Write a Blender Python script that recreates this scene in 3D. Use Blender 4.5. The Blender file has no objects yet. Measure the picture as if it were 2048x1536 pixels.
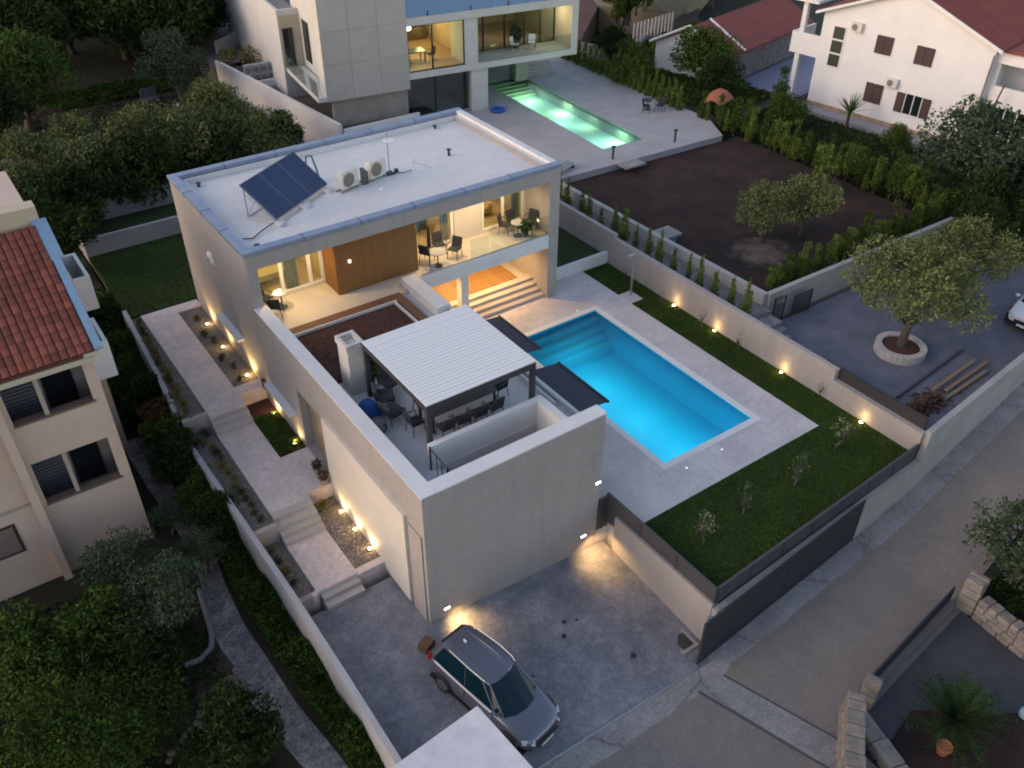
import bpy, bmesh, math, random
import numpy as np
from mathutils import Vector, Matrix, Euler
random.seed(7); RNG = np.random.default_rng(7)
S = bpy.context.scene
COL = S.collection
R = math.radians

# ------------------------------------------------------------------ camera
def make_camera():
    pan, tilt, roll = 0.619, -0.644, 0.007
    f = Vector((math.sin(pan)*math.cos(tilt), math.cos(pan)*math.cos(tilt), math.sin(tilt)))
    r = Vector((math.cos(pan), -math.sin(pan), 0)); u = r.cross(f)
    r2 = r*math.cos(roll)+u*math.sin(roll); u2 = u*math.cos(roll)-r*math.sin(roll)
    m = Matrix((r2, u2, -f)).transposed().to_4x4()
    m.translation = Vector((-8.665, -16.714, 24.0))
    cd = bpy.data.cameras.new('camera'); c = bpy.data.objects.new('camera', cd); COL.objects.link(c)
    c.matrix_world = m
    cd.sensor_fit = 'HORIZONTAL'; cd.sensor_width = 36.0; cd.lens = 1761.753/2048*36
    cd.clip_end = 2000; cd.clip_start = .1
    S.camera = c
make_camera()
# ------------------------------------------------------------------ world, sun, exposure
SUN_EL, SUN_AZ = 25.0, 288.0         # soft western glow, azimuth clockwise from +Y
w = bpy.data.worlds.new('World'); S.world = w; w.use_nodes = True
nt = w.node_tree; bg = nt.nodes['Background']
sky = nt.nodes.new('ShaderNodeTexSky'); sky.sky_type = 'NISHITA'; sky.sun_disc = False
sky.sun_elevation = R(SUN_EL); sky.sun_rotation = R(SUN_AZ)
sky.altitude = 0; sky.air_density = 1.0; sky.dust_density = 1.0; sky.ozone_density = 1.0
tn = nt.nodes.new('ShaderNodeMix'); tn.data_type = 'RGBA'; tn.blend_type = 'MULTIPLY'; tn.inputs[0].default_value = 1; tn.inputs[7].default_value = (1.27, 1.08, .94, 1)   # dusk sky is pinker than the clear-day model
nt.links.new(sky.outputs[0], tn.inputs[6]); nt.links.new(tn.outputs[2], bg.inputs[0]); bg.inputs[1].default_value = 0.11
sd = bpy.data.lights.new('sun', 'SUN'); so = bpy.data.objects.new('sun', sd); COL.objects.link(so)
sd.energy = 0.12; sd.angle = R(40); sd.color = (1.0, .95, .93)
d = Vector((math.sin(R(SUN_AZ))*math.cos(R(18)), math.cos(R(SUN_AZ))*math.cos(R(18)), math.sin(R(18))))
so.rotation_euler = d.to_track_quat('Z', 'Y').to_euler(); so.location = (-60, -20, 60)
vs = S.view_settings; vs.view_transform = 'Standard'; vs.look = 'None'; vs.gamma = 1; vs.exposure = 1.24; vs.use_curve_mapping = False
S.render.engine = 'CYCLES'
cy = S.cycles; cy.use_denoising = True; cy.max_bounces = 6; cy.diffuse_bounces = 3; cy.glossy_bounces = 3
cy.transmission_bounces = 4; cy.transparent_max_bounces = 12; cy.caustics_reflective = False; cy.caustics_refractive = False
cy.sample_clamp_indirect = 4; cy.filter_width = 1.9

# ------------------------------------------------------------------ materials
MATS = {}
def M(name, col, rough=.8, var=0.0, scale=2.0, bump=0.0, bscale=30.0, metal=0.0, col2=None, island=0.0, emit=0, emitcol=None, spec=None, coord='Object', stretch=None, streak=0.0):
    """procedural principled material; var = amount of noise mottling towards col2"""
    if name in MATS: return MATS[name]
    m = bpy.data.materials.new(name); m.use_nodes = True; t = m.node_tree; b = t.nodes['Principled BSDF']
    b.inputs['Base Color'].default_value = (*col, 1); b.inputs['Roughness'].default_value = rough; b.inputs['Metallic'].default_value = metal
    if spec is not None: b.inputs['Specular IOR Level'].default_value = spec
    tc = t.nodes.new('ShaderNodeTexCoord'); src = tc.outputs[coord]
    if stretch:
        mp = t.nodes.new('ShaderNodeMapping'); mp.inputs['Scale'].default_value = stretch; t.links.new(src, mp.inputs[0]); src = mp.outputs[0]
    cur = None
    if var > 0:
        c2 = col2 or tuple(c*.55 for c in col)
        n = t.nodes.new('ShaderNodeTexNoise'); n.inputs['Scale'].default_value = scale; n.inputs['Detail'].default_value = 7; n.inputs['Roughness'].default_value = .62
        t.links.new(src, n.inputs['Vector'])
        rp = t.nodes.new('ShaderNodeMapRange'); rp.inputs[1].default_value = .38; rp.inputs[2].default_value = .62; rp.inputs[4].default_value = var
        t.links.new(n.outputs[0], rp.inputs[0])
        mx = t.nodes.new('ShaderNodeMix'); mx.data_type = 'RGBA'; mx.inputs[6].default_value = (*col, 1); mx.inputs[7].default_value = (*c2, 1)
        t.links.new(rp.outputs[0], mx.inputs[0]); cur = mx.outputs[2]
    if streak > 0:
        mp2 = t.nodes.new('ShaderNodeMapping'); mp2.inputs['Scale'].default_value = (2.2, 2.2, .12); t.links.new(tc.outputs['Object'], mp2.inputs[0])
        n2 = t.nodes.new('ShaderNodeTexNoise'); n2.inputs['Scale'].default_value = 1.3; n2.inputs['Detail'].default_value = 5; t.links.new(mp2.outputs[0], n2.inputs['Vector'])
        r2 = t.nodes.new('ShaderNodeMapRange'); r2.inputs[1].default_value = .45; r2.inputs[2].default_value = .8; r2.inputs[4].default_value = streak
        t.links.new(n2.outputs[0], r2.inputs[0])
        mx2 = t.nodes.new('ShaderNodeMix'); mx2.data_type = 'RGBA'; mx2.inputs[6].default_value = (*col, 1); mx2.inputs[7].default_value = (*[c*.6 for c in col], 1)
        if cur: t.links.new(cur, mx2.inputs[6])
        t.links.new(r2.outputs[0], mx2.inputs[0]); cur = mx2.outputs[2]
    if island > 0:
        g = t.nodes.new('ShaderNodeNewGeometry'); oi = t.nodes.new('ShaderNodeObjectInfo')
        ad = t.nodes.new('ShaderNodeMath'); ad.operation = 'ADD'; t.links.new(g.outputs['Random Per Island'], ad.inputs[0]); t.links.new(oi.outputs['Random'], ad.inputs[1])
        fr = t.nodes.new('ShaderNodeMath'); fr.operation = 'FRACT'; t.links.new(ad.outputs[0], fr.inputs[0])
        mr = t.nodes.new('ShaderNodeMapRange'); mr.inputs[3].default_value = 1-island; mr.inputs[4].default_value = 1+island; t.links.new(fr.outputs[0], mr.inputs[0])
        hs = t.nodes.new('ShaderNodeHueSaturation'); hs.inputs['Color'].default_value = (*col, 1)
        if cur: t.links.new(cur, hs.inputs['Color'])
        t.links.new(mr.outputs[0], hs.inputs['Value']); cur = hs.outputs[0]
    if cur: t.links.new(cur, b.inputs['Base Color'])
    if bump > 0:
        n3 = t.nodes.new('ShaderNodeTexNoise'); n3.inputs['Scale'].default_value = bscale; n3.inputs['Detail'].default_value = 4; t.links.new(src, n3.inputs['Vector'])
        bp = t.nodes.new('ShaderNodeBump'); bp.inputs['Strength'].default_value = bump; bp.inputs['Distance'].default_value = .03
        t.links.new(n3.outputs[0], bp.inputs['Height']); t.links.new(bp.outputs[0], b.inputs['Normal'])
    if emit:
        b.inputs['Emission Color'].default_value = (*(emitcol or col), 1); b.inputs['Emission Strength'].default_value = emit
    MATS[name] = m; return m

def add_grain(m, scale=18, amt=.35, crack=0):
    """fine aggregate and dirt speckle at two sizes, plus optional thin wandering cracks"""
    t = m.node_tree; b = t.nodes['Principled BSDF']; bc = b.inputs['Base Color']; tc = t.nodes.new('ShaderNodeTexCoord')
    n = t.nodes.new('ShaderNodeTexNoise'); n.inputs['Scale'].default_value = scale; n.inputs['Detail'].default_value = 3; n.inputs['Roughness'].default_value = .7; t.links.new(tc.outputs['Object'], n.inputs['Vector'])
    mr = t.nodes.new('ShaderNodeMapRange'); mr.inputs[1].default_value = .32; mr.inputs[2].default_value = .68; mr.inputs[3].default_value = 1-amt; mr.inputs[4].default_value = 1+amt; t.links.new(n.outputs[0], mr.inputs[0]); f = mr.outputs[0]
    n2 = t.nodes.new('ShaderNodeTexNoise'); n2.inputs['Scale'].default_value = scale*.14; n2.inputs['Detail'].default_value = 8; n2.inputs['Roughness'].default_value = .75; n2.inputs['Distortion'].default_value = .5; t.links.new(tc.outputs['Object'], n2.inputs['Vector'])
    m2 = t.nodes.new('ShaderNodeMapRange'); m2.inputs[1].default_value = .35; m2.inputs[2].default_value = .65; m2.inputs[3].default_value = 1-amt*.6; m2.inputs[4].default_value = 1+amt*.5; t.links.new(n2.outputs[0], m2.inputs[0])
    mu = t.nodes.new('ShaderNodeMath'); mu.operation = 'MULTIPLY'; t.links.new(f, mu.inputs[0]); t.links.new(m2.outputs[0], mu.inputs[1]); f = mu.outputs[0]
    if crack:
        av = t.nodes.new('ShaderNodeMix'); av.data_type = 'VECTOR'; av.inputs[0].default_value = .35; t.links.new(tc.outputs['Object'], av.inputs[4]); t.links.new(n2.outputs[1], av.inputs[5])
        v = t.nodes.new('ShaderNodeTexVoronoi'); v.feature = 'DISTANCE_TO_EDGE'; v.inputs['Scale'].default_value = crack; t.links.new(av.outputs[1], v.inputs['Vector'])
        m3 = t.nodes.new('ShaderNodeMapRange'); m3.inputs[2].default_value = .012; m3.inputs[3].default_value = .55; t.links.new(v.outputs['Distance'], m3.inputs[0]); m4 = t.nodes.new('ShaderNodeMath'); m4.operation = 'MULTIPLY'; t.links.new(f, m4.inputs[0]); t.links.new(m3.outputs[0], m4.inputs[1]); f = m4.outputs[0]
    sc = t.nodes.new('ShaderNodeVectorMath'); sc.operation = 'SCALE'
    if bc.links: t.links.new(bc.links[0].from_socket, sc.inputs[0])
    else: sc.inputs[0].default_value = bc.default_value[:3]
    t.links.new(f, sc.inputs['Scale']); t.links.new(sc.outputs[0], bc); return m
def glass(name, tint=(.85, .95, .92), refl=.12, alpha=.0, rough=.02):
    """thin pane: mostly transparent with a fresnel mirror coat"""
    if name in MATS: return MATS[name]
    m = bpy.data.materials.new(name); m.use_nodes = True; t = m.node_tree; t.nodes.remove(t.nodes['Principled BSDF']); o = t.nodes['Material Output']
    tr = t.nodes.new('ShaderNodeBsdfTransparent'); tr.inputs[0].default_value = (*tint, 1)
    gl = t.nodes.new('ShaderNodeBsdfGlossy'); gl.inputs['Roughness'].default_value = rough
    fr = t.nodes.new('ShaderNodeLayerWeight'); fr.inputs[0].default_value = .5
    pw = t.nodes.new('ShaderNodeMath'); pw.operation = 'POWER'; pw.inputs[1].default_value = 4; t.links.new(fr.outputs['Facing'], pw.inputs[0])
    mr = t.nodes.new('ShaderNodeMapRange'); mr.inputs[3].default_value = .05+refl*.3; mr.inputs[4].default_value = .9; t.links.new(pw.outputs[0], mr.inputs[0])
    mx = t.nodes.new('ShaderNodeMixShader'); t.links.new(mr.outputs[0], mx.inputs[0]); t.links.new(tr.outputs[0], mx.inputs[1]); t.links.new(gl.outputs[0], mx.inputs[2])
    t.links.new(mx.outputs[0], o.inputs[0]); MATS[name] = m; return m

def water(name, tint):
    if name in MATS: return MATS[name]
    m = bpy.data.materials.new(name); m.use_nodes = True; t = m.node_tree; t.nodes.remove(t.nodes['Principled BSDF']); o = t.nodes['Material Output']
    tr = t.nodes.new('ShaderNodeBsdfTransparent'); tr.inputs[0].default_value = (*tint, 1)
    gl = t.nodes.new('ShaderNodeBsdfGlossy'); gl.inputs['Roughness'].default_value = .04
    tc = t.nodes.new('ShaderNodeTexCoord'); n = t.nodes.new('ShaderNodeTexNoise'); n.inputs['Scale'].default_value = 2.2; n.inputs['Detail'].default_value = 4; n.inputs['Distortion'].default_value = .8
    t.links.new(tc.outputs['Object'], n.inputs['Vector'])
    bp = t.nodes.new('ShaderNodeBump'); bp.inputs['Strength'].default_value = .22; bp.inputs['Distance'].default_value = .1; t.links.new(n.outputs[0], bp.inputs['Height'])
    fr = t.nodes.new('ShaderNodeFresnel'); fr.inputs[0].default_value = 1.33; t.links.new(bp.outputs[0], fr.inputs['Normal']); t.links.new(bp.outputs[0], gl.inputs['Normal'])
    mx = t.nodes.new('ShaderNodeMixShader'); t.links.new(fr.outputs[0], mx.inputs[0]); t.links.new(tr.outputs[0], mx.inputs[1]); t.links.new(gl.outputs[0], mx.inputs[2])
    t.links.new(mx.outputs[0], o.inputs[0]); MATS[name] = m; return m

stucco = M('stucco', (.37, .335, .32), .9, .14, .5, .12, 60, streak=.22)
stucco_w = M('stucco_white', (.70, .69, .68), .9, .16, .8, .1, 50)
roofmem = M('roof_membrane', (.70, .68, .67), .85, .34, .5, .06, 12, col2=(.54, .53, .53))
coping = M('blue_coping', (.24, .29, .40), .45, .5, 1.5, .04, 20, metal=.35, col2=(.36, .41, .50))
tile_deck = M('deck_stone', (.56, .53, .51), .8, .25, .7, .05, 20, col2=(.45, .425, .42))
path_stone = M('path_stone', (.42, .375, .35), .85, .25, .6, .05, 20)
step_stone = M('step_stone', (.50, .45, .41), .85, .2, 1.5, .05, 20, island=.05)
wood = M('wood_cladding', (.26, .115, .030), .6, .35, 2.2, .06, 20, island=.05, stretch=(6, 6, .5))
woodfloor = M('wood_floor', (.29, .16, .06), .55, .3, 3, .05, 20, island=.12)
white = M('white_paint', (.78, .77, .76), .6, .08, 2)
frame_w = M('frame_white', (.75, .72, .66), .5)
dark = M('dark_metal', (.035, .038, .045), .5, .2, 3)
darkfab = M('dark_fabric', (.03, .032, .038), .95, .2, 6)
navy = M('navy_awning', (.030, .038, .065), .8, .25, 3, .05, 40)
black = M('black_plastic', (.015, .016, .018), .5)
soil = M('soil', (.042, .025, .022), 1, .5, 1.4, .5, 9, col2=(.022, .014, .013))
soil_t = M('planter_soil', (.075, .030, .024), 1, .5, 3, .5, 12)
louver_m = M('louver_white', (.76, .75, .745), .55)
lamp_warm = M('lamp_warm', (1, .72, .36), .5, emit=22, emitcol=(1, .68, .32))
lamp_white = M('lamp_white', (1, .9, .75), .5, emit=14, emitcol=(1, .86, .66))
pane = glass('pane'); railglass = glass('rail_glass', (.90, .95, .93), .12)
chrome = M('galvanised', (.45, .46, .48), .35, .2, 5, metal=.8)

# ------------------------------------------------------------------ geometry helpers
class MB:
    def __init__(s): s.v = []; s.f = []
    def add(s, vs, fs):
        k = len(s.v); s.v += [tuple(x) for x in vs]; s.f += [tuple(i+k for i in q) for q in fs]; return s
    def box(s, x0, x1, y0, y1, z0, z1):
        return s.add([(x0,y0,z0),(x1,y0,z0),(x1,y1,z0),(x0,y1,z0),(x0,y0,z1),(x1,y0,z1),(x1,y1,z1),(x0,y1,z1)],
                     [(0,3,2,1),(4,5,6,7),(0,1,5,4),(1,2,6,5),(2,3,7,6),(3,0,4,7)])
    def cbox(s, c, d, rz=0, tilt=None):
        hx, hy, hz = d[0]/2, d[1]/2, d[2]/2
        e = Euler((tilt or (0, 0, rz))).to_matrix()
        vs = [Vector(c)+e@Vector((a*hx, b*hy, k*hz)) for k in (-1, 1) for a, b in ((-1,-1),(1,-1),(1,1),(-1,1))]
        return s.add(vs, [(0,3,2,1),(4,5,6,7),(0,1,5,4),(1,2,6,5),(2,3,7,6),(3,0,4,7)])
    def prism(s, pts, z0, z1):
        """polygon (x,y[,z]) extruded; z1 may be None to use the point's own z"""
        n = len(pts); top = [(p[0], p[1], p[2] if len(p) > 2 else z1) for p in pts]
        a = sum(pts[i][0]*pts[(i+1)%n][1]-pts[(i+1)%n][0]*pts[i][1] for i in range(n))
        if a < 0: top = top[::-1]
        bot = [(p[0], p[1], z0) for p in top]
        return s.add(bot+top, [tuple(range(n))[::-1], tuple(range(n, 2*n))]+[(i, (i+1)%n, n+(i+1)%n, n+i) for i in range(n)])
    def quad(s, a, b, c, d): return s.add([a, b, c, d], [(0, 1, 2, 3)])
    def tube(s, pts, r, n=8, r2=None, cap=True):
        pts = [Vector(p) for p in pts]; m = len(pts); base = len(s.v); rr = [r+(r2-r)*i/(m-1) if r2 is not None else r for i in range(m)]
        if isinstance(r, (list, tuple)): rr = list(r)
        up = Vector((0, 0, 1))
        for i, q in enumerate(pts):
            t = (pts[min(i+1, m-1)]-pts[max(i-1, 0)]).normalized()
            a = t.cross(up if abs(t.z) < .95 else Vector((1, 0, 0))).normalized(); b = t.cross(a)
            for k in range(n):
                g = 2*math.pi*k/n; s.v.append(tuple(q+(a*math.cos(g)+b*math.sin(g))*rr[i]))
        for i in range(m-1):
            for k in range(n):
                a = base+i*n+k; b = base+i*n+(k+1)%n; s.f.append((a, b, b+n, a+n))
        if cap:
            s.f.append(tuple(base+k for k in range(n))[::-1]); s.f.append(tuple(base+(m-1)*n+k for k in range(n)))
        return s
    def lathe(s, prof, c=(0, 0, 0), n=20, axis='z'):
        base = len(s.v)
        for r_, h in prof:
            for k in range(n):
                g = 2*math.pi*k/n; x, y, z = r_*math.cos(g), r_*math.sin(g), h
                if axis == 'x': x, y, z = z, x, y
                if axis == 'y': x, y, z = x, z, y
                s.v.append((c[0]+x, c[1]+y, c[2]+z))
        for i in range(len(prof)-1):
            for k in range(n):
                a = base+i*n+k; b = base+i*n+(k+1)%n; s.f.append((a, b, b+n, a+n))
        s.f.append(tuple(base+k for k in range(n))[::-1]); s.f.append(tuple(base+(len(prof)-1)*n+k for k in range(n)))
        return s
    def wallgrid(s, O, U, T, H0, H1, L, th, holes, u0=0):
        """wall from origin O along unit U (xy), thickness th along T (xy), z H0..H1, u u0..L; holes=(u0,u1,z0,z1)"""
        us = sorted({u0, L}|{max(u0, min(L, h[k])) for h in holes for k in (0, 1)}); zs = sorted({H0, H1}|{max(H0, min(H1, h[k])) for h in holes for k in (2, 3)})
        def solid(i, j):
            if i < 0 or j < 0 or i >= len(us)-1 or j >= len(zs)-1: return False
            a = (us[i]+us[i+1])/2; b = (zs[j]+zs[j+1])/2
            return not any(h[0] < a < h[1] and h[2] < b < h[3] for h in holes)
        def P(u, t, z): return (O[0]+U[0]*u+T[0]*t, O[1]+U[1]*u+T[1]*t, z)
        flip = (U[0]*T[1]-U[1]*T[0]) < 0
        def q(*p): s.quad(*(p[::-1] if flip else p))
        for i in range(len(us)-1):
            for j in range(len(zs)-1):
                if not solid(i, j): continue
                a, b, c, d_ = us[i], us[i+1], zs[j], zs[j+1]
                q(P(a,0,c), P(b,0,c), P(b,0,d_), P(a,0,d_)); q(P(a,th,d_), P(b,th,d_), P(b,th,c), P(a,th,c))
                if not solid(i-1, j): q(P(a,th,c), P(a,0,c), P(a,0,d_), P(a,th,d_))
                if not solid(i+1, j): q(P(b,0,c), P(b,th,c), P(b,th,d_), P(b,0,d_))
                if not solid(i, j-1): q(P(a,0,c), P(a,th,c), P(b,th,c), P(b,0,c))
                if not solid(i, j+1): q(P(a,0,d_), P(b,0,d_), P(b,th,d_), P(a,th,d_))
        return s
    def mesh(s, name, mat=None, off=(0, 0, 0), smooth=False):
        me = bpy.data.meshes.new(name); v = np.array(s.v, float)-np.array(off, float); me.from_pydata(v.tolist(), [], s.f); me.update()
        if mat: me.materials.append(mat)
        if smooth: me.shade_smooth()
        return me

def meta(o, label=None, cat=None, group=None, kind=None):
    if label: o['label'] = label
    if cat: o['category'] = cat
    if group: o['group'] = group
    if kind: o['kind'] = kind
    return o
def thing(name, label, cat, loc=(0, 0, 0), rz=0, group=None):
    o = bpy.data.objects.new(name, None); COL.objects.link(o); o.location = loc; o.rotation_euler = (0, 0, rz); o.empty_display_size = .2
    return meta(o, label, cat, group)
def part(name, mb, mat, parent=None, world=True, smooth=False, bevel=0, label=None, kind=None):
    """one mesh object; vertices in world coordinates when world=True (the parent must be unrotated)"""
    off = (0, 0, 0)
    if parent is not None and world:
        q = parent
        ox = Vector((0, 0, 0))
        while q is not None: ox += q.location; q = q.parent
        off = tuple(ox)
    me = mb.mesh(name, mat, off, smooth) if isinstance(mb, MB) else mb
    o = bpy.data.objects.new(name, me); COL.objects.link(o); o.parent = parent
    if bevel:
        b = o.modifiers.new('bevel', 'BEVEL'); b.width = bevel; b.segments = 2; b.limit_method = 'ANGLE'
    if label: o['label'] = label
    if kind: o['kind'] = kind
    return o
def single(name, mb, mat, label, cat, group=None, smooth=False, bevel=0):
    o = part(name, mb, mat, None, smooth=smooth, bevel=bevel); return meta(o, label, cat, group)
def struct(name, mb, mat, smooth=False):
    o = part(name, mb, mat, None, smooth=smooth); o['kind'] = 'structure'; return o
def inst(me, name, parent, loc=(0, 0, 0), rz=0, sc=None, rot=None):
    o = bpy.data.objects.new(name, me); COL.objects.link(o); o.parent = parent; o.location = loc; o.rotation_euler = rot or (0, 0, rz)
    if sc: o.scale = sc if isinstance(sc, (tuple, list)) else (sc,)*3
    return o
def dup(root, loc=None, rz=None, label=None, group=None, sc=None):
    r = root.copy(); COL.objects.link(r)
    if loc is not None: r.location = loc
    if rz is not None: r.rotation_euler = (0, 0, rz)
    if sc is not None: r.scale = sc if isinstance(sc, (tuple, list)) else (sc,)*3
    if label: r['label'] = label
    if group: r['group'] = group
    for ch in list(root.children):
        c = ch.copy(); COL.objects.link(c); c.parent = r
        for g in ch.children:
            d_ = g.copy(); COL.objects.link(d_); d_.parent = c
    return r
def lamp(name, kind, loc, energy, col=(1, .7, .4), parent=None, size=.1, spot=None, aim=None, blend=.6):
    l = bpy.data.lights.new(name, kind); l.energy = energy*.55; l.color = col
    if kind in ('POINT', 'SPOT'): l.shadow_soft_size = size
    if kind == 'AREA': l.size = size
    if kind == 'SPOT': l.spot_size = R(spot or 90); l.spot_blend = blend
    o = bpy.data.objects.new(name, l); COL.objects.link(o); o.parent = parent
    p = Vector(loc)
    if parent is not None: p = p-parent.location
    o.location = p
    if aim is not None: o.rotation_euler = (-(Vector(aim)-Vector(loc))).to_track_quat('Z', 'Y').to_euler()
    return o

# ------------------------------------------------------------------ ground levels
def zd(x, y): return min(0, -.077*x+.075*y)   # driveway slope
def zs(x):                                                        # street level along X
    P_ = [(-60, .9), (-3, -.22), (1, -.5), (7, -.98), (16, -1.0), (20.5, -.45), (28, .45), (36, 1.1), (60, 2.0), (160, 4)]
    for (a, b), (c, e) in zip(P_, P_[1:]):
        if x <= c: return b+(e-b)*(x-a)/(c-a)
    return 4
struct('ground', MB().box(-200, 320, -160, 400, -4, -2.6), M('ground_earth', (.03, .035, .02), 1, .5, .3))
# ================================================================== MAIN VILLA (wing + main block)
Z0, ZF, ZT, ZR = 1.27, 4.75, 4.65, 8.17      # deck, first floor, terrace, roof coping
villa = thing('modern_villa', 'cream flat-roofed villa with a roof terrace wing and lit loggias beside the blue pool', 'house', (7, 6, 0))
add_grain(stucco, 3.2, .05); add_grain(roofmem, 2.6, .045)
# wing walls -------------------------------------------------------
LW = MB().wallgrid((0, 0), (0, 1), (1, 0), -.9, 5.73, 12.7, .5, [(7.35, 9.35, 1.2, 3.95)])
part('side_wall', LW, stucco, villa)
part('front_wall', MB().box(.5, 7.08, 0, .5, -1.2, 5.70), stucco, villa)
part('wall', MB().box(6.78, 7.08, .5, 12.7, .2, 4.4), stucco, villa, label='wing wall facing the pool')
part('parapet_cap', MB().box(-.02, .52, -.02, 12.72, 5.732, 5.77).box(.522, 7.10, -.02, .52, 5.702, 5.765), stucco_w, villa)
# terrace floor with the stair void
part('terrace_floor', MB().box(.5, 7.08, 1.95, 12.9, 4.4, ZT).box(.5, 1.45, .5, 1.948, 4.4, ZT).box(5.95, 7.08, .5, 1.948, 4.4, ZT), M('terrace_tile', (.58, .57, .58), .8, .2, 1.2, .05, 30), villa)
ev = part('stair_enclosure', MB().box(1.5, 6.0, 2.0, 2.2, 3.2, 5.6).box(5.72, 6.02, .502, 1.998, 3.2, 5.6), stucco_w, villa)
st = MB()
for i in range(9): st.box(1.45+i*.28, 1.73+i*.28, .5, 1.95, 3.0, 4.62-i*.17)
st.box(3.97, 5.72, .5, 1.95, 3.0, 3.1)
part('stairs', st, stucco_w, ev)
rl = MB().tube([(1.48, 2.0, ZT), (1.48, 2.0, 5.6)], .035).tube([(1.48, 2.0, 5.55), (1.48, 1.05, 5.5)], .025).tube([(1.48, .95, ZT), (1.48, .95, 5.5)], .035).tube([(1.48, .98, 5.3), (2.6, .95, 4.9), (3.8, .95, 4.2)], .03).tube([(1.48, 1.3, ZT), (1.48, 1.3, 5.5)], .015).tube([(1.48, 1.6, ZT), (1.48, 1.6, 5.5)], .015)
part('handrail', rl, dark, villa)
# right edge of the terrace: gutter kerb and glass rail
part('edge_kerb', MB().box(6.72, 6.80, 2.3, 9.7, ZT+.002, 4.86).box(6.96, 7.10, .52, 9.7, ZT+.002, 4.90), M('kerb_metal', (.5, .53, .56), .5, .15, 4), villa)
part('edge_parapet', MB().box(6.42, 7.08, 9.72, 12.68, ZT+.002, 5.05), stucco_w, villa)
# large pale panel and entrance recess on the side wall, wing
part('cladding_panel', MB().box(-.12, -.002, 1.1, 7.0, .12, 4.2), M('panel_plaster', (.66, .60, .53), .85, .15, 1, .06, 40), villa)
pn = part('canopy', MB().box(-.30, -.002, 14.9, 17.4, 3.08, 3.2).box(-.30, -.002, 9.9, 12.4, 2.35, 2.47), stucco_w, villa)
part('entrance_door', MB().box(.34, .40, 7.4, 9.3, 1.22, 3.9), M('door_beige', (.30, .22, .15), .6, .2, 3), villa)
part('column', MB().box(-.002, .28, .12, .5, -.5, 3.98).box(-.06, -.003, .15, .95, .0, 4.0), stucco, villa)
# main block --------------------------------------------------------
X0, X1, YF, YB = 0.0, 14.94, 12.73, 21.37
part('wall', MB().wallgrid((X0, YF), (0, 1), (1, 0), .3, 7.98, YB-YF, .35, []), stucco, villa, label='side wall of the main block')
part('wall', MB().box(.35, 14.3, YB-.35, YB, 1.2, 7.98), stucco, villa, label='rear wall')
part('end_wall', MB().box(14.38, 14.94, YF, YB, 1.2, 7.975), stucco, villa)
part('lintel', MB().box(.352, 14.378, YF+.001, YF+.3, 7.38, 7.98), stucco, villa)
part('front_pier', MB().box(.352, .42, YF, YF+.5, ZF, 7.378), stucco, villa)
part('floor_slab', MB().box(7.1, 14.378, YF, YB-.36, 4.05, 4.73), stucco_w, villa)
part('loggia_floor', MB().box(.36, 14.37, YF+.03, 14.62, 4.732, ZF+.01), M('loggia_tile', (.60, .52, .43), .6, .15, 2), villa); part('loggia_step', MB().box(.52, 6.4, 12.0, YF+.028, ZT+.002, ZF+.01), M('loggia_tile', (0, 0, 0)), villa)
part('ceiling', MB().box(.36, 14.37, YF+.302, YB-.36, 7.40, 7.52), stucco_w, villa)
# roof: membrane, upstand, coping
part('roof_deck', MB().box(.4, 14.6, 13.1, 21.0, 7.55, 7.75), roofmem, villa)
cp = MB(); x0, x1, y0, y1, t = -.05, 15.0, 12.68, 21.42, .38
cp.box(x0, x1, y0, y0+t, 7.982, ZR).box(x0, x1, y1-t, y1, 7.982, ZR).box(x0, x0+t, y0+t+.001, y1-t-.001, 7.982, ZR)
part('roof_coping', MB().box(x1-t, x1-.06, y0+t+.001, y1-t-.001, 7.982, ZR-.01), roofmem, villa, label='pale coping on the pool end of the roof')
part('roof_coping', cp, coping, villa, bevel=.02)
up = MB(); up.box(.37, .55, 13.1, 21.0, 7.752, 7.98).box(14.42, 14.6, 13.1, 21.0, 7.752, 7.98).box(.55, 14.42, 13.08, 13.24, 7.752, 7.98).box(.55, 14.42, 20.86, 21.0, 7.752, 7.98)
part('roof_upstand', up, roofmem, villa)
# the blue cross joints of the coping
jj = MB()
for x in np.arange(2.4, 14, 2.45): jj.box(x, x+.05, y0-.006, y0+t+.01, 7.99, ZR+.008); jj.box(x, x+.05, y1-t-.01, y1+.006, 7.99, ZR+.008)
for y in np.arange(15, 21, 2.1): jj.box(x0-.006, x0+t+.01, y, y+.05, 7.99, ZR+.008)
part('coping_joint', jj, M('coping_seam', (.12, .18, .33), .5, metal=.4), villa, kind='stuff')
# wooden block: individual boards
box_ = part('wooden_block', MB().box(3.86, 7.66, 13.36, 14.9, ZF+.012, 7.397), M('wood_back', (.13, .055, .02), .8), villa)
n = 26; bw = 3.8/n; lamp_dim = M('lamp_dim', (1, .9, .75), .5, emit=2.5, emitcol=(1, .86, .66))
bme = MB().box(0, bw-.004, -.03, 0, 0, 7.385-ZF-.02).mesh('board', wood)
for i in range(n):
    inst(bme, 'board', box_, (3.86+i*bw-villa.location.x, 13.355-villa.location.y-.0015*(i % 3), ZF+.014))
sme = MB().box(-.03, 0, 0, .14, 0, 2.6).mesh('board', wood)
for i in range(9): inst(sme, 'board', box_, (3.858-villa.location.x, 13.36+i*.155-villa.location.y, ZF+.014))
part('wall_light', MB().cbox((4.45, 13.30, 6.2), (.08, .06, .10)), lamp_dim, villa)
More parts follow.
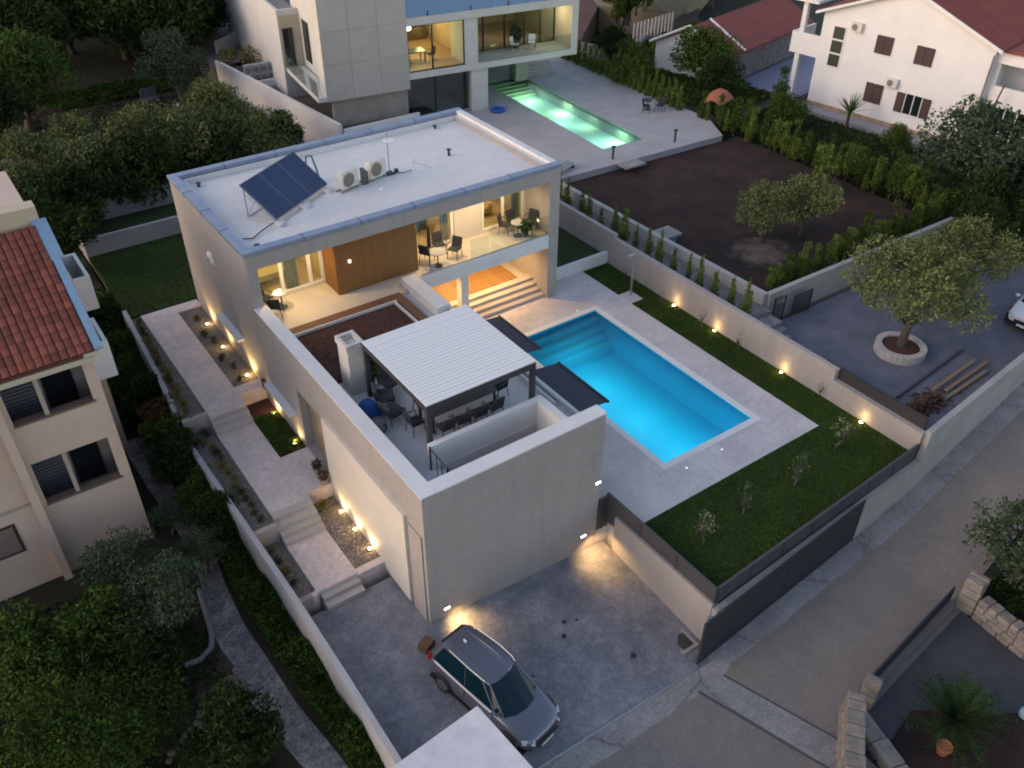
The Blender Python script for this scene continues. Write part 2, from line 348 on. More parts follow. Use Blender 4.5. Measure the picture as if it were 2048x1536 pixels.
# glazing --------------------------------------------------------------
def glazing(root, x0, x1, y, z0, z1, splits, mat=frame_w, fw=.09, depth=.1, name='window'):
    """framed glass wall in an XZ plane: frame, mullions, one pane per bay"""
    m = MB().box(x0, x1, y, y+depth, z1-fw, z1).box(x0, x1, y, y+depth, z0, z0+fw).box(x0, x0+fw, y, y+depth, z0+fw, z1-fw).box(x1-fw, x1, y, y+depth, z0+fw, z1-fw)
    xs = [x0]+list(splits)+[x1]
    for s_ in splits: m.box(s_-fw/2, s_+fw/2, y, y+depth, z0+fw, z1-fw)
    f = part(name, m, mat, root)
    for a, b in zip(xs, xs[1:]): part('pane', MB().box(a+fw*.6, b-fw*.6, y+depth*.45, y+depth*.55, z0+fw, z1-fw), pane, f)
    return f
part('wall', MB().wallgrid((.36, 14.6), (1, 0), (0, 1), ZF+.01, 7.39, 14.01, .2, [(.0, 3.48, 4.9, 7.3), (7.3, 10.0, 4.9, 7.3), (11.45, 13.96, 4.9, 7.3)]), M('wall_inner', (.62, .56, .47), .8, .08, 2), villa, label='loggia rear wall')
glazing(villa, .40, 3.84, 14.62, 4.80, 7.30, [1.95, 3.2], fw=.15)
glazing(villa, 7.7, 10.3, 14.62, 4.80, 7.30, [8.3], fw=.13)
glazing(villa, 11.85, 14.28, 14.62, 4.80, 7.30, [13.05], fw=.13)
# rooms behind
rooms = MB().box(.36, 14.37, 19.0, 19.15, ZF, 7.39).box(3.85, 4.0, 14.81, 18.99, ZF, 7.39).box(7.4, 7.55, 14.81, 18.99, ZF, 7.39).box(10.9, 11.05, 14.81, 18.99, ZF, 7.39)
part('room_wall', rooms, M('room_wall_warm', (.62, .47, .28), .8, .1, 1.5), villa)
part('room_floor', MB().box(.36, 14.37, 14.81, 19.0, 4.732, ZF+.01), M('room_floor_wood', (.42, .27, .14), .5, .2, 3), villa)
cur = MB()
def curtain(x0, x1, y, z0, z1):
    n = max(4, int((x1-x0)/.06)); base = len(cur.v)
    for i in range(n+1):
        x = x0+(x1-x0)*i/n; yy = y+.04*math.sin(i*2.1); cur.v += [(x, yy, z0), (x, yy, z1)]
    for i in range(n): cur.f.append((base+2*i, base+2*i+2, base+2*i+3, base+2*i+1))
curtain(9.75, 10.2, 14.9, 4.8, 7.3); curtain(13.75, 14.2, 14.9, 4.8, 7.3); curtain(2.2, 2.75, 14.9, 4.8, 7.3)
part('curtain', cur, M('curtain_grey', (.16, .15, .14), .95), villa)
# glass rails on the loggia front
for a, b in ((10.05, 11.05), (11.1, 12.6), (12.65, 14.35)):
    part('glass_rail', MB().box(a, b, 12.78, 12.80, 4.76, 5.72), railglass, villa)
part('rail_clamp', MB().box(7.5, 14.37, 12.77, 12.81, 4.76, 4.80), chrome, villa)
# ground floor porch under the slab
part('column', MB().box(9.75, 10.15, 13.2, 13.6, Z0, 4.05), stucco_w, villa)
for i in range(4):
    part('step', MB().box(9.4-.7*0+.0, 14.376, 12.95+.32*i, 13.27+.32*i if i < 3 else 14.3, Z0+.002, Z0+.158*(i+1)), step_stone, villa)
pf = part('porch_floor', MB().box(7.1, 13.7, 14.3, 19.2, Z0+.004, 1.90), M('porch_base', (.3, .2, .1), .7), villa)
fm = MB().box(0, .135, 0, 4.86, 0, .03).mesh('floor_board', woodfloor)
for i in range(46): inst(fm, 'floor_board', pf, (7.12+i*.1435-7, 14.31-6, 1.902))
part('porch_side', MB().box(13.72, 14.376, 14.3, 21.0, Z0+.004, 1.78), step_stone, villa)
part('porch_wall', MB().box(7.1, 9.0, 14.4, 19.2, 1.94, 4.04), M('porch_wood_wall', (.40, .20, .075), .6, .3, 3, stretch=(4, 4, .5)), villa)
part('porch_wall', MB().wallgrid((9.0, 19.2), (1, 0), (0, 1), 1.3, 4.04, 5.37, .15, [(.4, 4.4, 2.0, 3.9)]), stucco_w, villa)
glazing(villa, 9.4, 13.4, 19.22, 2.0, 3.9, [10.7, 12.0], dark)
part('porch_wall', MB().box(13.3, 14.37, 20.2, 20.35, 1.3, 3.3).box(13.3, 14.37, 19.37, 19.5, 3.55, 4.04), stucco_w, villa)
# chimney on the terrace
ch = MB(); c0 = [(1.13, 6.85), (1.85, 6.85), (1.85, 7.55), (1.13, 7.55)]
ch.prism([(x, y) for x, y in c0], ZT+.002, 6.72)
chim = part('chimney', MB().box(1.18, 1.80, 6.95, 7.75, ZT+.002, 6.55), M('chimney_plaster', (.60, .57, .54), .85, .25, 3, .1, 30), villa, bevel=.03)
part('chimney_cap', MB().wallgrid((1.14, 6.91), (1, 0), (0, 1), 6.55, 6.80, .70, .12, [(.2, .5, 6.6, 6.72)]).wallgrid((1.14, 7.67), (1, 0), (0, 1), 6.55, 6.80, .70, .12, [(.2, .5, 6.6, 6.72)]).box(1.14, 1.26, 7.031, 7.669, 6.55, 6.80).box(1.72, 1.84, 7.031, 7.669, 6.55, 6.80).box(1.3, 1.7, 7.1, 7.6, 6.551, 6.6), M('chimney_plaster', (0, 0, 0)), chim)
# roof terrace garden bed with its timber and steel edging
bed = thing('terrace_garden_bed', 'dark planted bed on the roof terrace with timber edging and a pale steel inner frame', 'planter', (3.2, 9.5, ZT))
part('timber_edge', MB().box(.60, 5.95, 11.55, 12.0, ZT+.004, 4.86).box(5.55, 5.95, 7.9, 11.548, ZT+.004, 4.86).box(.60, .9, 7.9, 11.548, ZT+.004, 4.86), M('timber_edge', (.16, .075, .04), .7, .3, 4), bed)
part('steel_strip', MB().box(.9, 5.5, 11.38, 11.44, ZT+.004, 4.93).box(5.36, 5.42, 7.9, 11.379, ZT+.004, 4.93), M('strip_pale', (.62, .60, .58), .5), bed)
part('soil', MB().box(.9, 5.36, 7.9, 11.38, ZT+.003, 4.80), soil_t, bed)
# ---------------------------------------------------------------- warm lights in the house
def emitter_ceiling(root, spots, z, e, col=(1, .70, .36), size=.12):
    for x, y in spots:
        o = part('ceiling_lamp', MB().lathe([(.07, 0), (.07, .03)], (x, y, z-.03), 12), lamp_warm, root)
        lamp('ceiling_light', 'SPOT', (x, y, z-.06), e, col, root, size, 165, (x, y, 0), .9)
emitter_ceiling(villa, [(1.3, 13.7), (2.8, 13.7)], 7.39, 135)
emitter_ceiling(villa, [(8.4, 13.7), (9.6, 13.7), (11.4, 13.6), (13.0, 13.7)], 7.39, 130)
for x, y in ((2.2, 16.6), (9.2, 16.8), (12.8, 16.8), (5.7, 16.8)): lamp('room_light', 'POINT', (x, y, 7.0), 110, (1, .66, .30), villa, .25)
emitter_ceiling(villa, [(10.9, 14.3), (12.9, 14.3), (8.6, 13.7)], 4.04, 260, (1, .62, .26))
for x, y in ((11.2, 17.2),): lamp('porch_light', 'POINT', (x, y, 3.7), 150, (1, .60, .24), villa, .2)
lamp('room_light', 'POINT', (11.4, 20.3, 3.4), 90, (1, .62, .28), villa, .2)

# ================================================================== PAVING AND LEVELS AROUND THE VILLA
def hole_slab(x0, x1, y0, y1, z0, z1, hx0, hx1, hy0, hy1):
    m = MB(); m.box(x0, x1, y0, hy0, z0, z1); m.box(x0, x1, hy1, y1, z0, z1); m.box(x0, hx0, hy0, hy1, z0, z1); m.box(hx1, x1, hy0, hy1, z0, z1); return m
PX0, PX1, PY0, PY1 = 10.80, 15.66, .45, 10.54
def stone_tiles(name, col, tw, th, jw=.012, rough=.8, var=.18, off=0.0, jcol=.6, mott=.25):
    """stone with recessed-looking joints laid on a world grid"""
    if name in MATS: return MATS[name]
    m = M(name, col, rough, mott, .6, 0); t = m.node_tree; b = t.nodes['Principled BSDF']
    tc = t.nodes.new('ShaderNodeTexCoord'); br = t.nodes.new('ShaderNodeTexBrick')
    br.inputs['Scale'].default_value = 1; br.inputs['Brick Width'].default_value = tw; br.inputs['Row Height'].default_value = th; br.inputs['Mortar Size'].default_value = jw; br.inputs['Mortar Smooth'].default_value = .3
    br.offset = off; br.inputs['Color1'].default_value = (1, 1, 1, 1); br.inputs['Color2'].default_value = (1-var, 1-var, 1-var*1.1, 1); br.inputs['Mortar'].default_value = (jcol, jcol, jcol, 1)
    t.links.new(tc.outputs['Object'], br.inputs['Vector'])
    mx = t.nodes.new('ShaderNodeMix'); mx.data_type = 'RGBA'; mx.blend_type = 'MULTIPLY'; mx.inputs[0].default_value = 1
    src = b.inputs['Base Color'].links[0].from_socket if b.inputs['Base Color'].links else None
    if src: t.links.new(src, mx.inputs[6])
    else: mx.inputs[6].default_value = (*col, 1)
    t.links.new(br.outputs['Color'], mx.inputs[7]); t.links.new(mx.outputs[2], b.inputs['Base Color'])
    bp = t.nodes.new('ShaderNodeBump'); bp.inputs['Strength'].default_value = .3; bp.inputs['Distance'].default_value = .01; t.links.new(br.outputs['Fac'], bp.inputs['Height']); bp.invert = True
    t.links.new(bp.outputs[0], b.inputs['Normal']); return m
decktile = stone_tiles('deck_tiles', (.62, .57, .575), .9, .6, .008, .75, .07, .5, .8, .3)
add_grain(decktile, 5, .09)
struct('pool_deck', hole_slab(7.75, 17.5, -1.45, 12.94, -1.5, Z0, PX0-.28, PX1+.28, PY0-.28, PY1+.28).box(7.09, 7.749, .05, 12.94, -1.5, Z0).box(14.96, 17.5, 12.942, 13.8, -1.5, Z0).box(7.09, 9.38, 12.942, 14.29, -1.5, Z0), decktile)
cop = MB(); a = .28
cop.box(PX0-a, PX1+a, PY0-a, PY0, .9, Z0+.012).box(PX0-a, PX1+a, PY1, PY1+a, .9, Z0+.012).box(PX0-a, PX0, PY0+.001, PY1-.001, .9, Z0+.012).box(PX1, PX1+a, PY0+.001, PY1-.001, .9, Z0+.012)
pool = thing('swimming_pool', 'bright blue lit rectangular swimming pool with white coping beside the villa', 'swimming pool', (13.2, 5.5, 0))
part('coping', cop, M('pool_coping', (.74, .73, .72), .7, .12, 2), pool)
pt = M('pool_tile', (.003, .40, .62), .5, .12, 1.2)
sh = MB().box(PX0, PX1, PY0, PY1, -.45, -.35).box(PX0-.1, PX0+.002, PY0, PY1, -.35, 1.22).box(PX1-.002, PX1+.1, PY0, PY1, -.35, 1.22).box(PX0, PX1, PY0-.1, PY0+.002, -.35, 1.22).box(PX0, PX1, PY1-.002, PY1+.1, -.35, 1.22)
part('basin', sh, pt, pool)
for i in range(4):
    part('pool_step', MB().box(PX0+.003, PX1-.003, PY1-.35*(i+1), PY1-.35*i-.003, -.349, .95-.26*i), M('pool_step_tile', (.008, .44, .62), .5, .1, 2), pool)
part('pool_step', MB().box(PX0+.003, PX0+.9, PY1-4.2, PY1-1.41, -.349, .55), pt, pool)
part('water', MB().quad((PX0+.004, PY0+.004, 1.14), (PX1-.004, PY0+.004, 1.14), (PX1-.004, PY1-.004, 1.14), (PX0+.004, PY1-.004, 1.14)), water('pool_water', (.62, .95, 1.0)), pool)
for x, y, ax in ((12.2, PY0+.02, 0), (14.3, PY0+.02, 0), (PX0+.02, 5.5, 1), (PX1-.02, 5.5, 1), (14.4, PY1-1.5, 2)):
    if ax == 0: part('pool_lamp', MB().lathe([(.11, 0), (.11, .04)], (x, y, .35), 14, 'y'), M('pool_lamp_glow', (.8, .95, 1), .5, emit=5, emitcol=(.6, .9, 1)), pool)
for y in (1.7, 4.0, 6.2, 7.9):
    lamp('underwater_lamp_and_fill', 'AREA', (13.2, y, 1.06), 25, (.50, .95, .95), pool, 2.4)
for y in (1.5, 4.5, 7.2): lamp('underwater_lamp_and_fill', 'POINT', (13.2, y, .45), 8, (.55, .95, .95), pool, .5)  # fill points in mid-pool, added to brighten the side walls
for y, x in ((0.8, 12.2), (0.8, 14.3)): lamp('underwater_lamp_and_fill', 'POINT', (x, y, .45), 8, (.6, .92, 1), pool, .12)
# lawn
grass = M('lawn_soil', (.030, .052, .010), 1, .5, 1.0, .6, 60, col2=(.018, .034, .010))
LAWN = [(17.502, 13.8), (19.2, 13.8), (19.2, -4.62), (7.75, -5.2), (7.62, -1.452), (17.502, -1.452)]
struct('lawn', MB().prism(LAWN, -1.4, Z0-.02), grass)
struct('rear_lawn', MB().prism([(14.96, 14.05), (19.2, 14.05), (19.2, 30), (14.96, 30)], -1, 1.62).prism([(-3.2, 21.75), (14.958, 21.75), (14.958, 28.75), (-3.2, 28.75)], -1, 1.78), grass)
def blades(name, tris, dens_n, h, mat, inside):
    pts = []
    x0, x1, y0, y1, z = tris
    P_ = RNG.uniform((x0, y0), (x1, y1), (dens_n, 2)); P_ = P_[inside(P_)]
    n = len(P_); ang = RNG.uniform(0, 6.28, n); hh = RNG.uniform(.5, 1, n)*h; wd = RNG.uniform(.012, .03, n); ln = RNG.normal(0, h*.4, (n, 2))
    V = np.zeros((n, 3, 3)); dx = np.cos(ang)*wd; dy = np.sin(ang)*wd
    V[:, 0, 0] = P_[:, 0]-dx; V[:, 0, 1] = P_[:, 1]-dy; V[:, 0, 2] = z; V[:, 1, 0] = P_[:, 0]+dx; V[:, 1, 1] = P_[:, 1]+dy; V[:, 1, 2] = z
    V[:, 2, 0] = P_[:, 0]+ln[:, 0]; V[:, 2, 1] = P_[:, 1]+ln[:, 1]; V[:, 2, 2] = z+hh
    me = bpy.data.meshes.new(name); me.vertices.add(n*3); me.vertices.foreach_set('co', V.ravel()); me.loops.add(n*3); me.loops.foreach_set('vertex_index', np.arange(n*3)); me.polygons.add(n); me.polygons.foreach_set('loop_start', np.arange(n)*3); me.polygons.foreach_set('loop_total', np.full(n, 3)); me.update(); me.materials.append(mat)
    o = bpy.data.objects.new(name, me); COL.objects.link(o); return o
gm = M('grass_blade', (.060, .115, .010), .9, .7, .8, island=.4, col2=(.032, .06, .006), spec=.08)
def in_lawn(P_): return ((P_[:, 1] < -1.46) & (P_[:, 1] > -4.75-(17-P_[:, 0])*.045) & (P_[:, 0] < 19.1) & (P_[:, 0] > 7.8)) | ((P_[:, 0] > 17.52) & (P_[:, 0] < 19.15) & (P_[:, 1] < 13.75) & (P_[:, 1] > -4.6) & ~((P_[:, 0] < 18.3) & (P_[:, 1] > 9.95) & (P_[:, 1] < 10.95)))
meta(blades('grass', (7.7, 19.2, -5.2, 13.8, Z0-.02), 150000, .06, gm, in_lawn), 'short mown grass covering the lawn round the pool deck', 'grass', kind='stuff')
meta(blades('grass', (-3.2, 14.9, 21.8, 28.7, 1.78), 40000, .07, gm, lambda P_: P_[:, 0] < 19), 'shaded grass of the rear garden behind the villa', 'grass', kind='stuff')
# driveway (sloping stamped concrete) ------------------------------
def slope_poly(mb, pts, f, z0, thick=None):
    return mb.prism([(x, y, f(x, y)) for x, y in pts], z0, None)
drive_m = M('stamped_concrete', (.25, .245, .265), .7, .7, .9, .3, 5, col2=(.135, .145, .175))
dm = MB()
xs_ = np.linspace(-3.35, 7.5, 12); ys_ = np.linspace(-5.9, 2.55, 10)
for i in range(11):
    for j in range(9):
        a_, b_, c_, e_ = xs_[i], xs_[i+1], ys_[j], ys_[j+1]
        dm.quad((a_, c_, zd(a_, c_)), (b_, c_, zd(b_, c_)), (b_, e_, zd(b_, e_)), (a_, e_, zd(a_, e_)))
def add_stamp(m, sc, amt, lw):
    t = m.node_tree; b = t.nodes['Principled BSDF']; src = b.inputs['Base Color'].links[0].from_socket; tc = t.nodes.new('ShaderNodeTexCoord')
    nz = t.nodes.new('ShaderNodeTexNoise'); nz.inputs['Scale'].default_value = 1.7; t.links.new(tc.outputs['Object'], nz.inputs['Vector']); av = t.nodes.new('ShaderNodeMix'); av.data_type = 'VECTOR'; av.inputs[0].default_value = .18; t.links.new(tc.outputs['Object'], av.inputs[4]); t.links.new(nz.outputs[1], av.inputs[5])
    v = t.nodes.new('ShaderNodeTexVoronoi'); v.feature = 'DISTANCE_TO_EDGE'; v.inputs['Scale'].default_value = sc; t.links.new(av.outputs[1], v.inputs['Vector'])
    v2 = t.nodes.new('ShaderNodeTexVoronoi'); v2.inputs['Scale'].default_value = sc; t.links.new(av.outputs[1], v2.inputs['Vector'])
    mr = t.nodes.new('ShaderNodeMapRange'); mr.inputs[2].default_value = lw; mr.inputs[3].default_value = 1-amt; mr.inputs[4].default_value = 1; t.links.new(v.outputs['Distance'], mr.inputs[0])
    sp = t.nodes.new('ShaderNodeSeparateColor'); t.links.new(v2.outputs['Color'], sp.inputs[0]); m2 = t.nodes.new('ShaderNodeMapRange'); m2.inputs[3].default_value = 1-amt*.5; m2.inputs[4].default_value = 1+amt*.4; t.links.new(sp.outputs[0], m2.inputs[0])
    mu = t.nodes.new('ShaderNodeMath'); mu.operation = 'MULTIPLY'; t.links.new(mr.outputs[0], mu.inputs[0]); t.links.new(m2.outputs[0], mu.inputs[1])
    mx = t.nodes.new('ShaderNodeVectorMath'); mx.operation = 'SCALE'; t.links.new(src, mx.inputs[0]); t.links.new(mu.outputs[0], mx.inputs['Scale']); t.links.new(mx.outputs[0], b.inputs['Base Color'])
    bp = t.nodes.new('ShaderNodeBump'); bp.inputs['Strength'].default_value = .5; bp.inputs['Distance'].default_value = .02; t.links.new(mr.outputs[0], bp.inputs['Height']); t.links.new(bp.outputs[0], b.inputs['Normal'])
add_stamp(drive_m, 4.2, .22, .07); add_grain(drive_m, 9, .15)
struct('driveway', dm, drive_m)
single('drain_cover', MB().box(6.72, 7.18, -5.15, -4.62, -1.0, zd(6.95, -4.9)+.02), M('drain_grate', (.05, .045, .045), .7), 'square dark drain cover set in the driveway corner by the sliding gate', 'drain cover')
single('concrete_surround', MB().wallgrid((6.58, -5.30), (1, 0), (0, 1), -1.02, zd(6.95, -4.9)+.008, .74, .12, []).wallgrid((6.58, -4.6), (1, 0), (0, 1), -1.02, zd(6.95, -4.9)+.008, .74, .12, []).box(6.58, 6.70, -5.18, -4.6, -1.02, zd(6.95, -4.9)+.008).box(7.2, 7.32, -5.18, -4.6, -1.02, zd(6.95, -4.9)+.008), M('drain_concrete', (.34, .32, .31), .9), 'pale concrete surround round the dark drain cover', 'drain surround')
for k, (x, y, r_) in enumerate(((3.92, -2.2, .09), (3.55, -2.65, .11), (4.35, -2.35, .06), (5.07, -4.43, .14))):
    struct('oil_stain', MB().lathe([(r_, 0), (r_*.9, .004)], (x, y, zd(x, y)+.003), 9), M('oil_stain', (.03, .03, .035), .5))
# entrance walk: landings, steps and beds ----------------------------
walk = stone_tiles('walk_tiles', (.70, .60, .57), .62, 1.2, .006, .85, .07, .0, .85, .25)
L1, L2, L3 = .45, 1.12, 1.72
add_grain(walk, 5, .13)
struct('walkway', MB().box(-2.65, -1.12, 3.0, 5.5, -.6, L1).box(-1.118, .0, 2.9, 3.2, -.6, L1+.01)
       .box(-2.65, -1.12, 6.7, 12.0, -.6, L2).box(-1.118, -.002, 6.95, 9.35, -.6, L2)
       .box(-2.65, -1.12, 12.65, 21.7, -.6, L3).box(-1.118, -.002, 13.3, 13.9, -.6, L3).box(-1.118, -.002, 21.0, 21.7, -.6, L3), walk)
struct('landing_edge', MB().box(-2.85, -2.652, 2.9, 3.1, -.6, L1+.012), walk)
for i in range(2): single('step', MB().box(-2.55, -1.15, 2.42+.3*i, 2.72+.3*i-.002 if i == 0 else 2.998, -.5, .16+.15*i), step_stone, ('lowest' if i == 0 else 'second')+' wide stone step rising from the driveway to the entrance walk', 'step', 'steps of the entrance walk')
nm = ['lowest', 'second', 'third', 'top']
for i in range(4): single('step', MB().box(-2.65, -1.12, 5.5+.3*i+.002, 5.8+.3*i, -.5, L1+.168*(i+1)-.002), step_stone, nm[i]+' stone step of the middle flight beside the gravel bed', 'step', 'steps of the entrance walk')
for i in range(2): single('step', MB().box(-2.65, -1.12, 12.0+.32*i+.002, 12.32+.32*i, -.5, L2+.2*(i+1)), step_stone, ('lower' if i == 0 else 'upper')+' stone step by the uplit entrance planting', 'step', 'steps of the entrance walk')
grav = M('gravel', (.22, .195, .17), 1, .7, 14, .9, 26, col2=(.08, .07, .065))
add_grain(grav, 22, .5)
struct('gravel_bed', MB().box(-1.116, -.004, 3.2, 6.94, -.6, .44), grav)
struct('planting_bed', MB().box(-1.116, -.004, 9.352, 13.29, -.6, 1.05), soil_t)
struct('planting_bed', MB().box(-1.116, -.004, 13.902, 20.99, -.6, 1.64), grav)
struct('side_bed', MB().prism([(-2.655, 13.0), (-2.655, 21.9), (-3.15, 21.9), (-3.62, 13.0)], -.6, 1.66).prism([(-2.655, 6.2), (-2.655, 12.8), (-3.72, 12.8), (-3.58, 6.2)], -.6, 1.06).prism([(-2.655, 3.1), (-2.655, 6.0), (-3.56, 6.0), (-3.48, 3.1)], -.6, .40), grav)
single('cross_kerb', MB().box(-3.66, -2.656, 12.8, 13.0, -.5, 1.72), path_stone, 'pale kerb crossing the side bed at the upper steps', 'kerb')
single('cross_kerb', MB().box(-3.56, -2.656, 6.0, 6.2, -.5, 1.14), path_stone, 'pale kerb crossing the side bed at the middle flight', 'kerb')
single('cross_kerb', MB().box(-3.46, -2.86, 2.9, 3.1, -.5, .47), path_stone, 'pale kerb closing the side bed above the driveway', 'kerb')
# left boundary wall (slightly bent)
lwp = [(-3.2, 22.3, 1.9), (-3.42, 17, 1.78), (-3.62, 14.2, 1.78), (-3.8, 12.9, 1.3), (-3.72, 10, 1.25), (-3.62, 6.6, 1.22), (-3.52, 2.4, 1.15), (-3.5, -1, 1.1), (-3.52, -6.6, 1.02)]
bw_ = MB()
for (a_, b_, c_), (d_, e_, f_) in zip(lwp, lwp[1:]):
    t_ = .2; bw_.add([(a_-t_/2, b_, -1.4), (a_+t_/2, b_, -1.4), (d_+t_/2, e_, -1.4), (d_-t_/2, e_, -1.4), (a_-t_/2, b_, c_), (a_+t_/2, b_, c_), (d_+t_/2, e_, f_), (d_-t_/2, e_, f_)],
        [(0, 1, 2, 3), (7, 6, 5, 4), (3, 7, 4, 0), (1, 5, 6, 2), (0, 4, 5, 1), (2, 6, 7, 3)])
single('boundary_wall', bw_, M('wall_pale', (.42, .415, .42), .9, .25, 1.5, .1, 30), 'low pale boundary wall running along the entrance walk and driveway on the garden side', 'wall')
# right boundary wall, stepped
single('boundary_wall', MB().wallgrid((19.2, -4.75), (0, 1), (1, 0), -.5, 3.02, 25, .25, [(-1, 4.2, 2.28, 4), (4.2, 18.2, 2.80, 4)]), stucco, 'long stepped cream garden wall with four uplights behind the pool lawn', 'wall')
single('garden_wall', MB().box(14.96, 19.19, 13.8, 14.05, .5, 1.86), stucco_w, 'short low white wall between the pool lawn and the rear lawn', 'wall')
# retaining wall between driveway and lawn + fences
single('retaining_wall', MB().box(7.5, 7.74, -5.35, -.5, -1.4, 1.05), stucco, 'cream retaining wall between the driveway and the pool lawn', 'wall')
fence_m = M('fence_charcoal', (.062, .062, .068), .55, .15, 3)
def panel_fence(label, P0, P1, z0, z1, n):
    f = thing('metal_fence', label, 'fence', ((P0[0]+P1[0])/2, (P0[1]+P1[1])/2, z0), math.atan2(P1[1]-P0[1], P1[0]-P0[0]))
    L_ = math.dist(P0, P1); k = max(2, round(L_/1.6))
    pm = MB().box(-.03, .03, -.03, .03, 0, z1-z0+.01).mesh('post', dark)
    for i in range(k+1): inst(pm, 'post', f, (-L_/2+L_*i/k, 0, 0))
    h = (z1-z0-.02)/n; sm = MB().box(-L_/2, L_/2, -.018, .012, 0, h-.012).mesh('slat', fence_m)
    for i in range(n): inst(sm, 'slat', f, (0, 0, .01+i*h))
    part('top_rail', MB().box(-L_/2, L_/2, -.045, .045, z1-z0, z1-z0+.03), fence_m, f, world=False)
    return f
panel_fence('charcoal slatted fence on the retaining wall above the driveway', (7.62, .10), (7.62, -5.32), .35, 1.72, 8)
panel_fence('short charcoal slatted fence closing the gap between the garage and the retaining wall', (7.10, .03), (7.60, .03), .15, 1.68, 8)
# street wall with its fence, and the sliding gate in front
single('street_wall', MB().prism([(7.5, -5.38), (7.5, -5.60), (19.4, -4.98), (19.4, -4.76)], -1.6, .95).prism([(19.401, -4.75), (19.401, -4.98), (28, -4.2), (34, -3.3), (34, -3.06), (28, -3.95)], -1.6, 2.36), M('wall_street', (.36, .35, .34), .9, .3, .8, .12, 20), 'long grey wall facing the street between the sliding gate and the neighbouring drive', 'wall')
panel_fence('charcoal slatted fence on the street wall along the lawn', (7.7, -5.32), (19.3, -4.74), .96, 1.75, 6)
gate = thing('sliding_gate', 'long dark sliding gate standing in front of the street wall', 'gate', (11.3, -5.48, 0), math.atan2(.62, 9.0))
gx0, gx1 = -4.6, 4.3
part('gate_frame', MB().box(gx0, gx1, -.03, .03, 1.07, 1.15).box(gx0, gx1, -.03, .03, -.95, -.87).box(gx0, gx0+.08, -.03, .03, -.87, 1.07).box(gx1-.08, gx1, -.03, .03, -.87, 1.07).box(-.04, .04, -.03, .03, -.87, 1.07), dark, gate, world=False)
sl = MB().box(gx0+.08, gx1-.08, -.012, .012, 0, .078).mesh('slat', M('gate_slat', (.026, .027, .033), .5))
for i in range(22): inst(sl, 'slat', gate, (0, 0, -.865+i*.085))
part('guide_roller', MB().tube([(gx0+.3, .1, .5), (gx0+.3, .1, 1.12)], .05), chrome, gate, world=False)
for i in range(3): part('bracket', MB().box(gx0+.4+i*.5, gx0+.5+i*.5, .05, .2, .92, 1.04), chrome, gate, world=False)
single('gate_track', MB().add([(-3.3, -5.98, -.15), (-3.3, -5.92, -.15), (7.2, -5.9, -.97), (7.2, -5.96, -.97), (-3.3, -5.98, -.2), (-3.3, -5.92, -.2), (7.2, -5.9, -1.02), (7.2, -5.96, -1.02)], [(0, 3, 2, 1), (0, 1, 5, 4), (2, 3, 7, 6), (3, 0, 4, 7), (1, 2, 6, 5)]), chrome, 'thin steel gate rail crossing the mouth of the driveway', 'rail')
# street ------------------------------------------------------------
def strip(name, y0f, y1f, xs, mat, dz=0, sub=1):
    m = MB()
    for a_, b_ in zip(xs, xs[1:]):
        for k in range(sub):
            ya0, ya1 = y0f(a_)+(y1f(a_)-y0f(a_))*k/sub, y0f(a_)+(y1f(a_)-y0f(a_))*(k+1)/sub; yb0, yb1 = y0f(b_)+(y1f(b_)-y0f(b_))*k/sub, y0f(b_)+(y1f(b_)-y0f(b_))*(k+1)/sub
            m.quad((a_, ya0, zs(a_)+dz), (b_, yb0, zs(b_)+dz), (b_, yb1, zs(b_)+dz), (a_, ya1, zs(a_)+dz))
    return struct(name, m, mat)
XS = [-40, -20, -3, 1, 4, 7, 10, 13, 16, 18, 20.5, 24, 28, 34, 45, 70]
def yN(x): return -5.9 if x < 7.4 else (-5.60+(x-7.5)*.052 if x < 19.4 else (-4.98+(x-19.4)*.09 if x < 28 else -4.2+(x-28)*.17))
road_m = M('road_worn', (.225, .195, .172), .95, .5, .4, .35, 7, col2=(.165, .148, .138))
XS = sorted(set(XS+[8.5, 8.6, 17]))
strip('street', lambda x: -26 if x < 8.55 else (-9.98+(x-8.6)*.088 if x < 17.1 else -9.2+(x-17)*.1), yN, XS, road_m, 0, 4)
conc = add_grain(M('concrete_strip', (.29, .275, .275), .9, .6, .9, .2, 12, col2=(.19, .18, .18)), 12, .25, .35)
_e = {x: yN(x)-.95-.18*math.sin(x*1.7)-(.25 if x > 9 else 0) for x in XS+list(np.arange(-4, 30, .7))}
XS2 = sorted(set([-20, -4]+[round(float(x), 2) for x in np.arange(-3.5, 30, .7)]+[34, 45]))
add_grain(road_m, 12, .15)
strip('concrete_edge', lambda x: yN(x)-.82-.03*math.sin(x*.8)-.03*math.sin(x*3.1+1), yN, XS2, conc, .004)
tr = MB()
tr.quad((5.95, -6.45, zs(6)+.012), (7.1, -6.45, zs(7)+.012), (8.55, -10.8, zs(8.3)+.012), (7.4, -10.8, zs(7.1)+.012))
st_ = MB().tube([(7.15, -6.6, zs(7)-.02), (8.55, -10.8, zs(8.3)-.02)], .05, 6).tube([(6.0, -6.6, zs(6)+.0), (7.4, -10.8, zs(7.1)-.02)], .05, 6)
struct('trench_edge', st_, M('joint_dark', (.07, .07, .075), 1))
struct('concrete_trench', tr, conc)
single('trench_cover', MB().cbox((7.7, -9.9, zs(7.6)+.02), (.7, .5, .02), .2), M('trench_lid', (.22, .215, .21), .9, .3, 5), 'small square concrete lid in the street near the stone pillar', 'manhole cover')
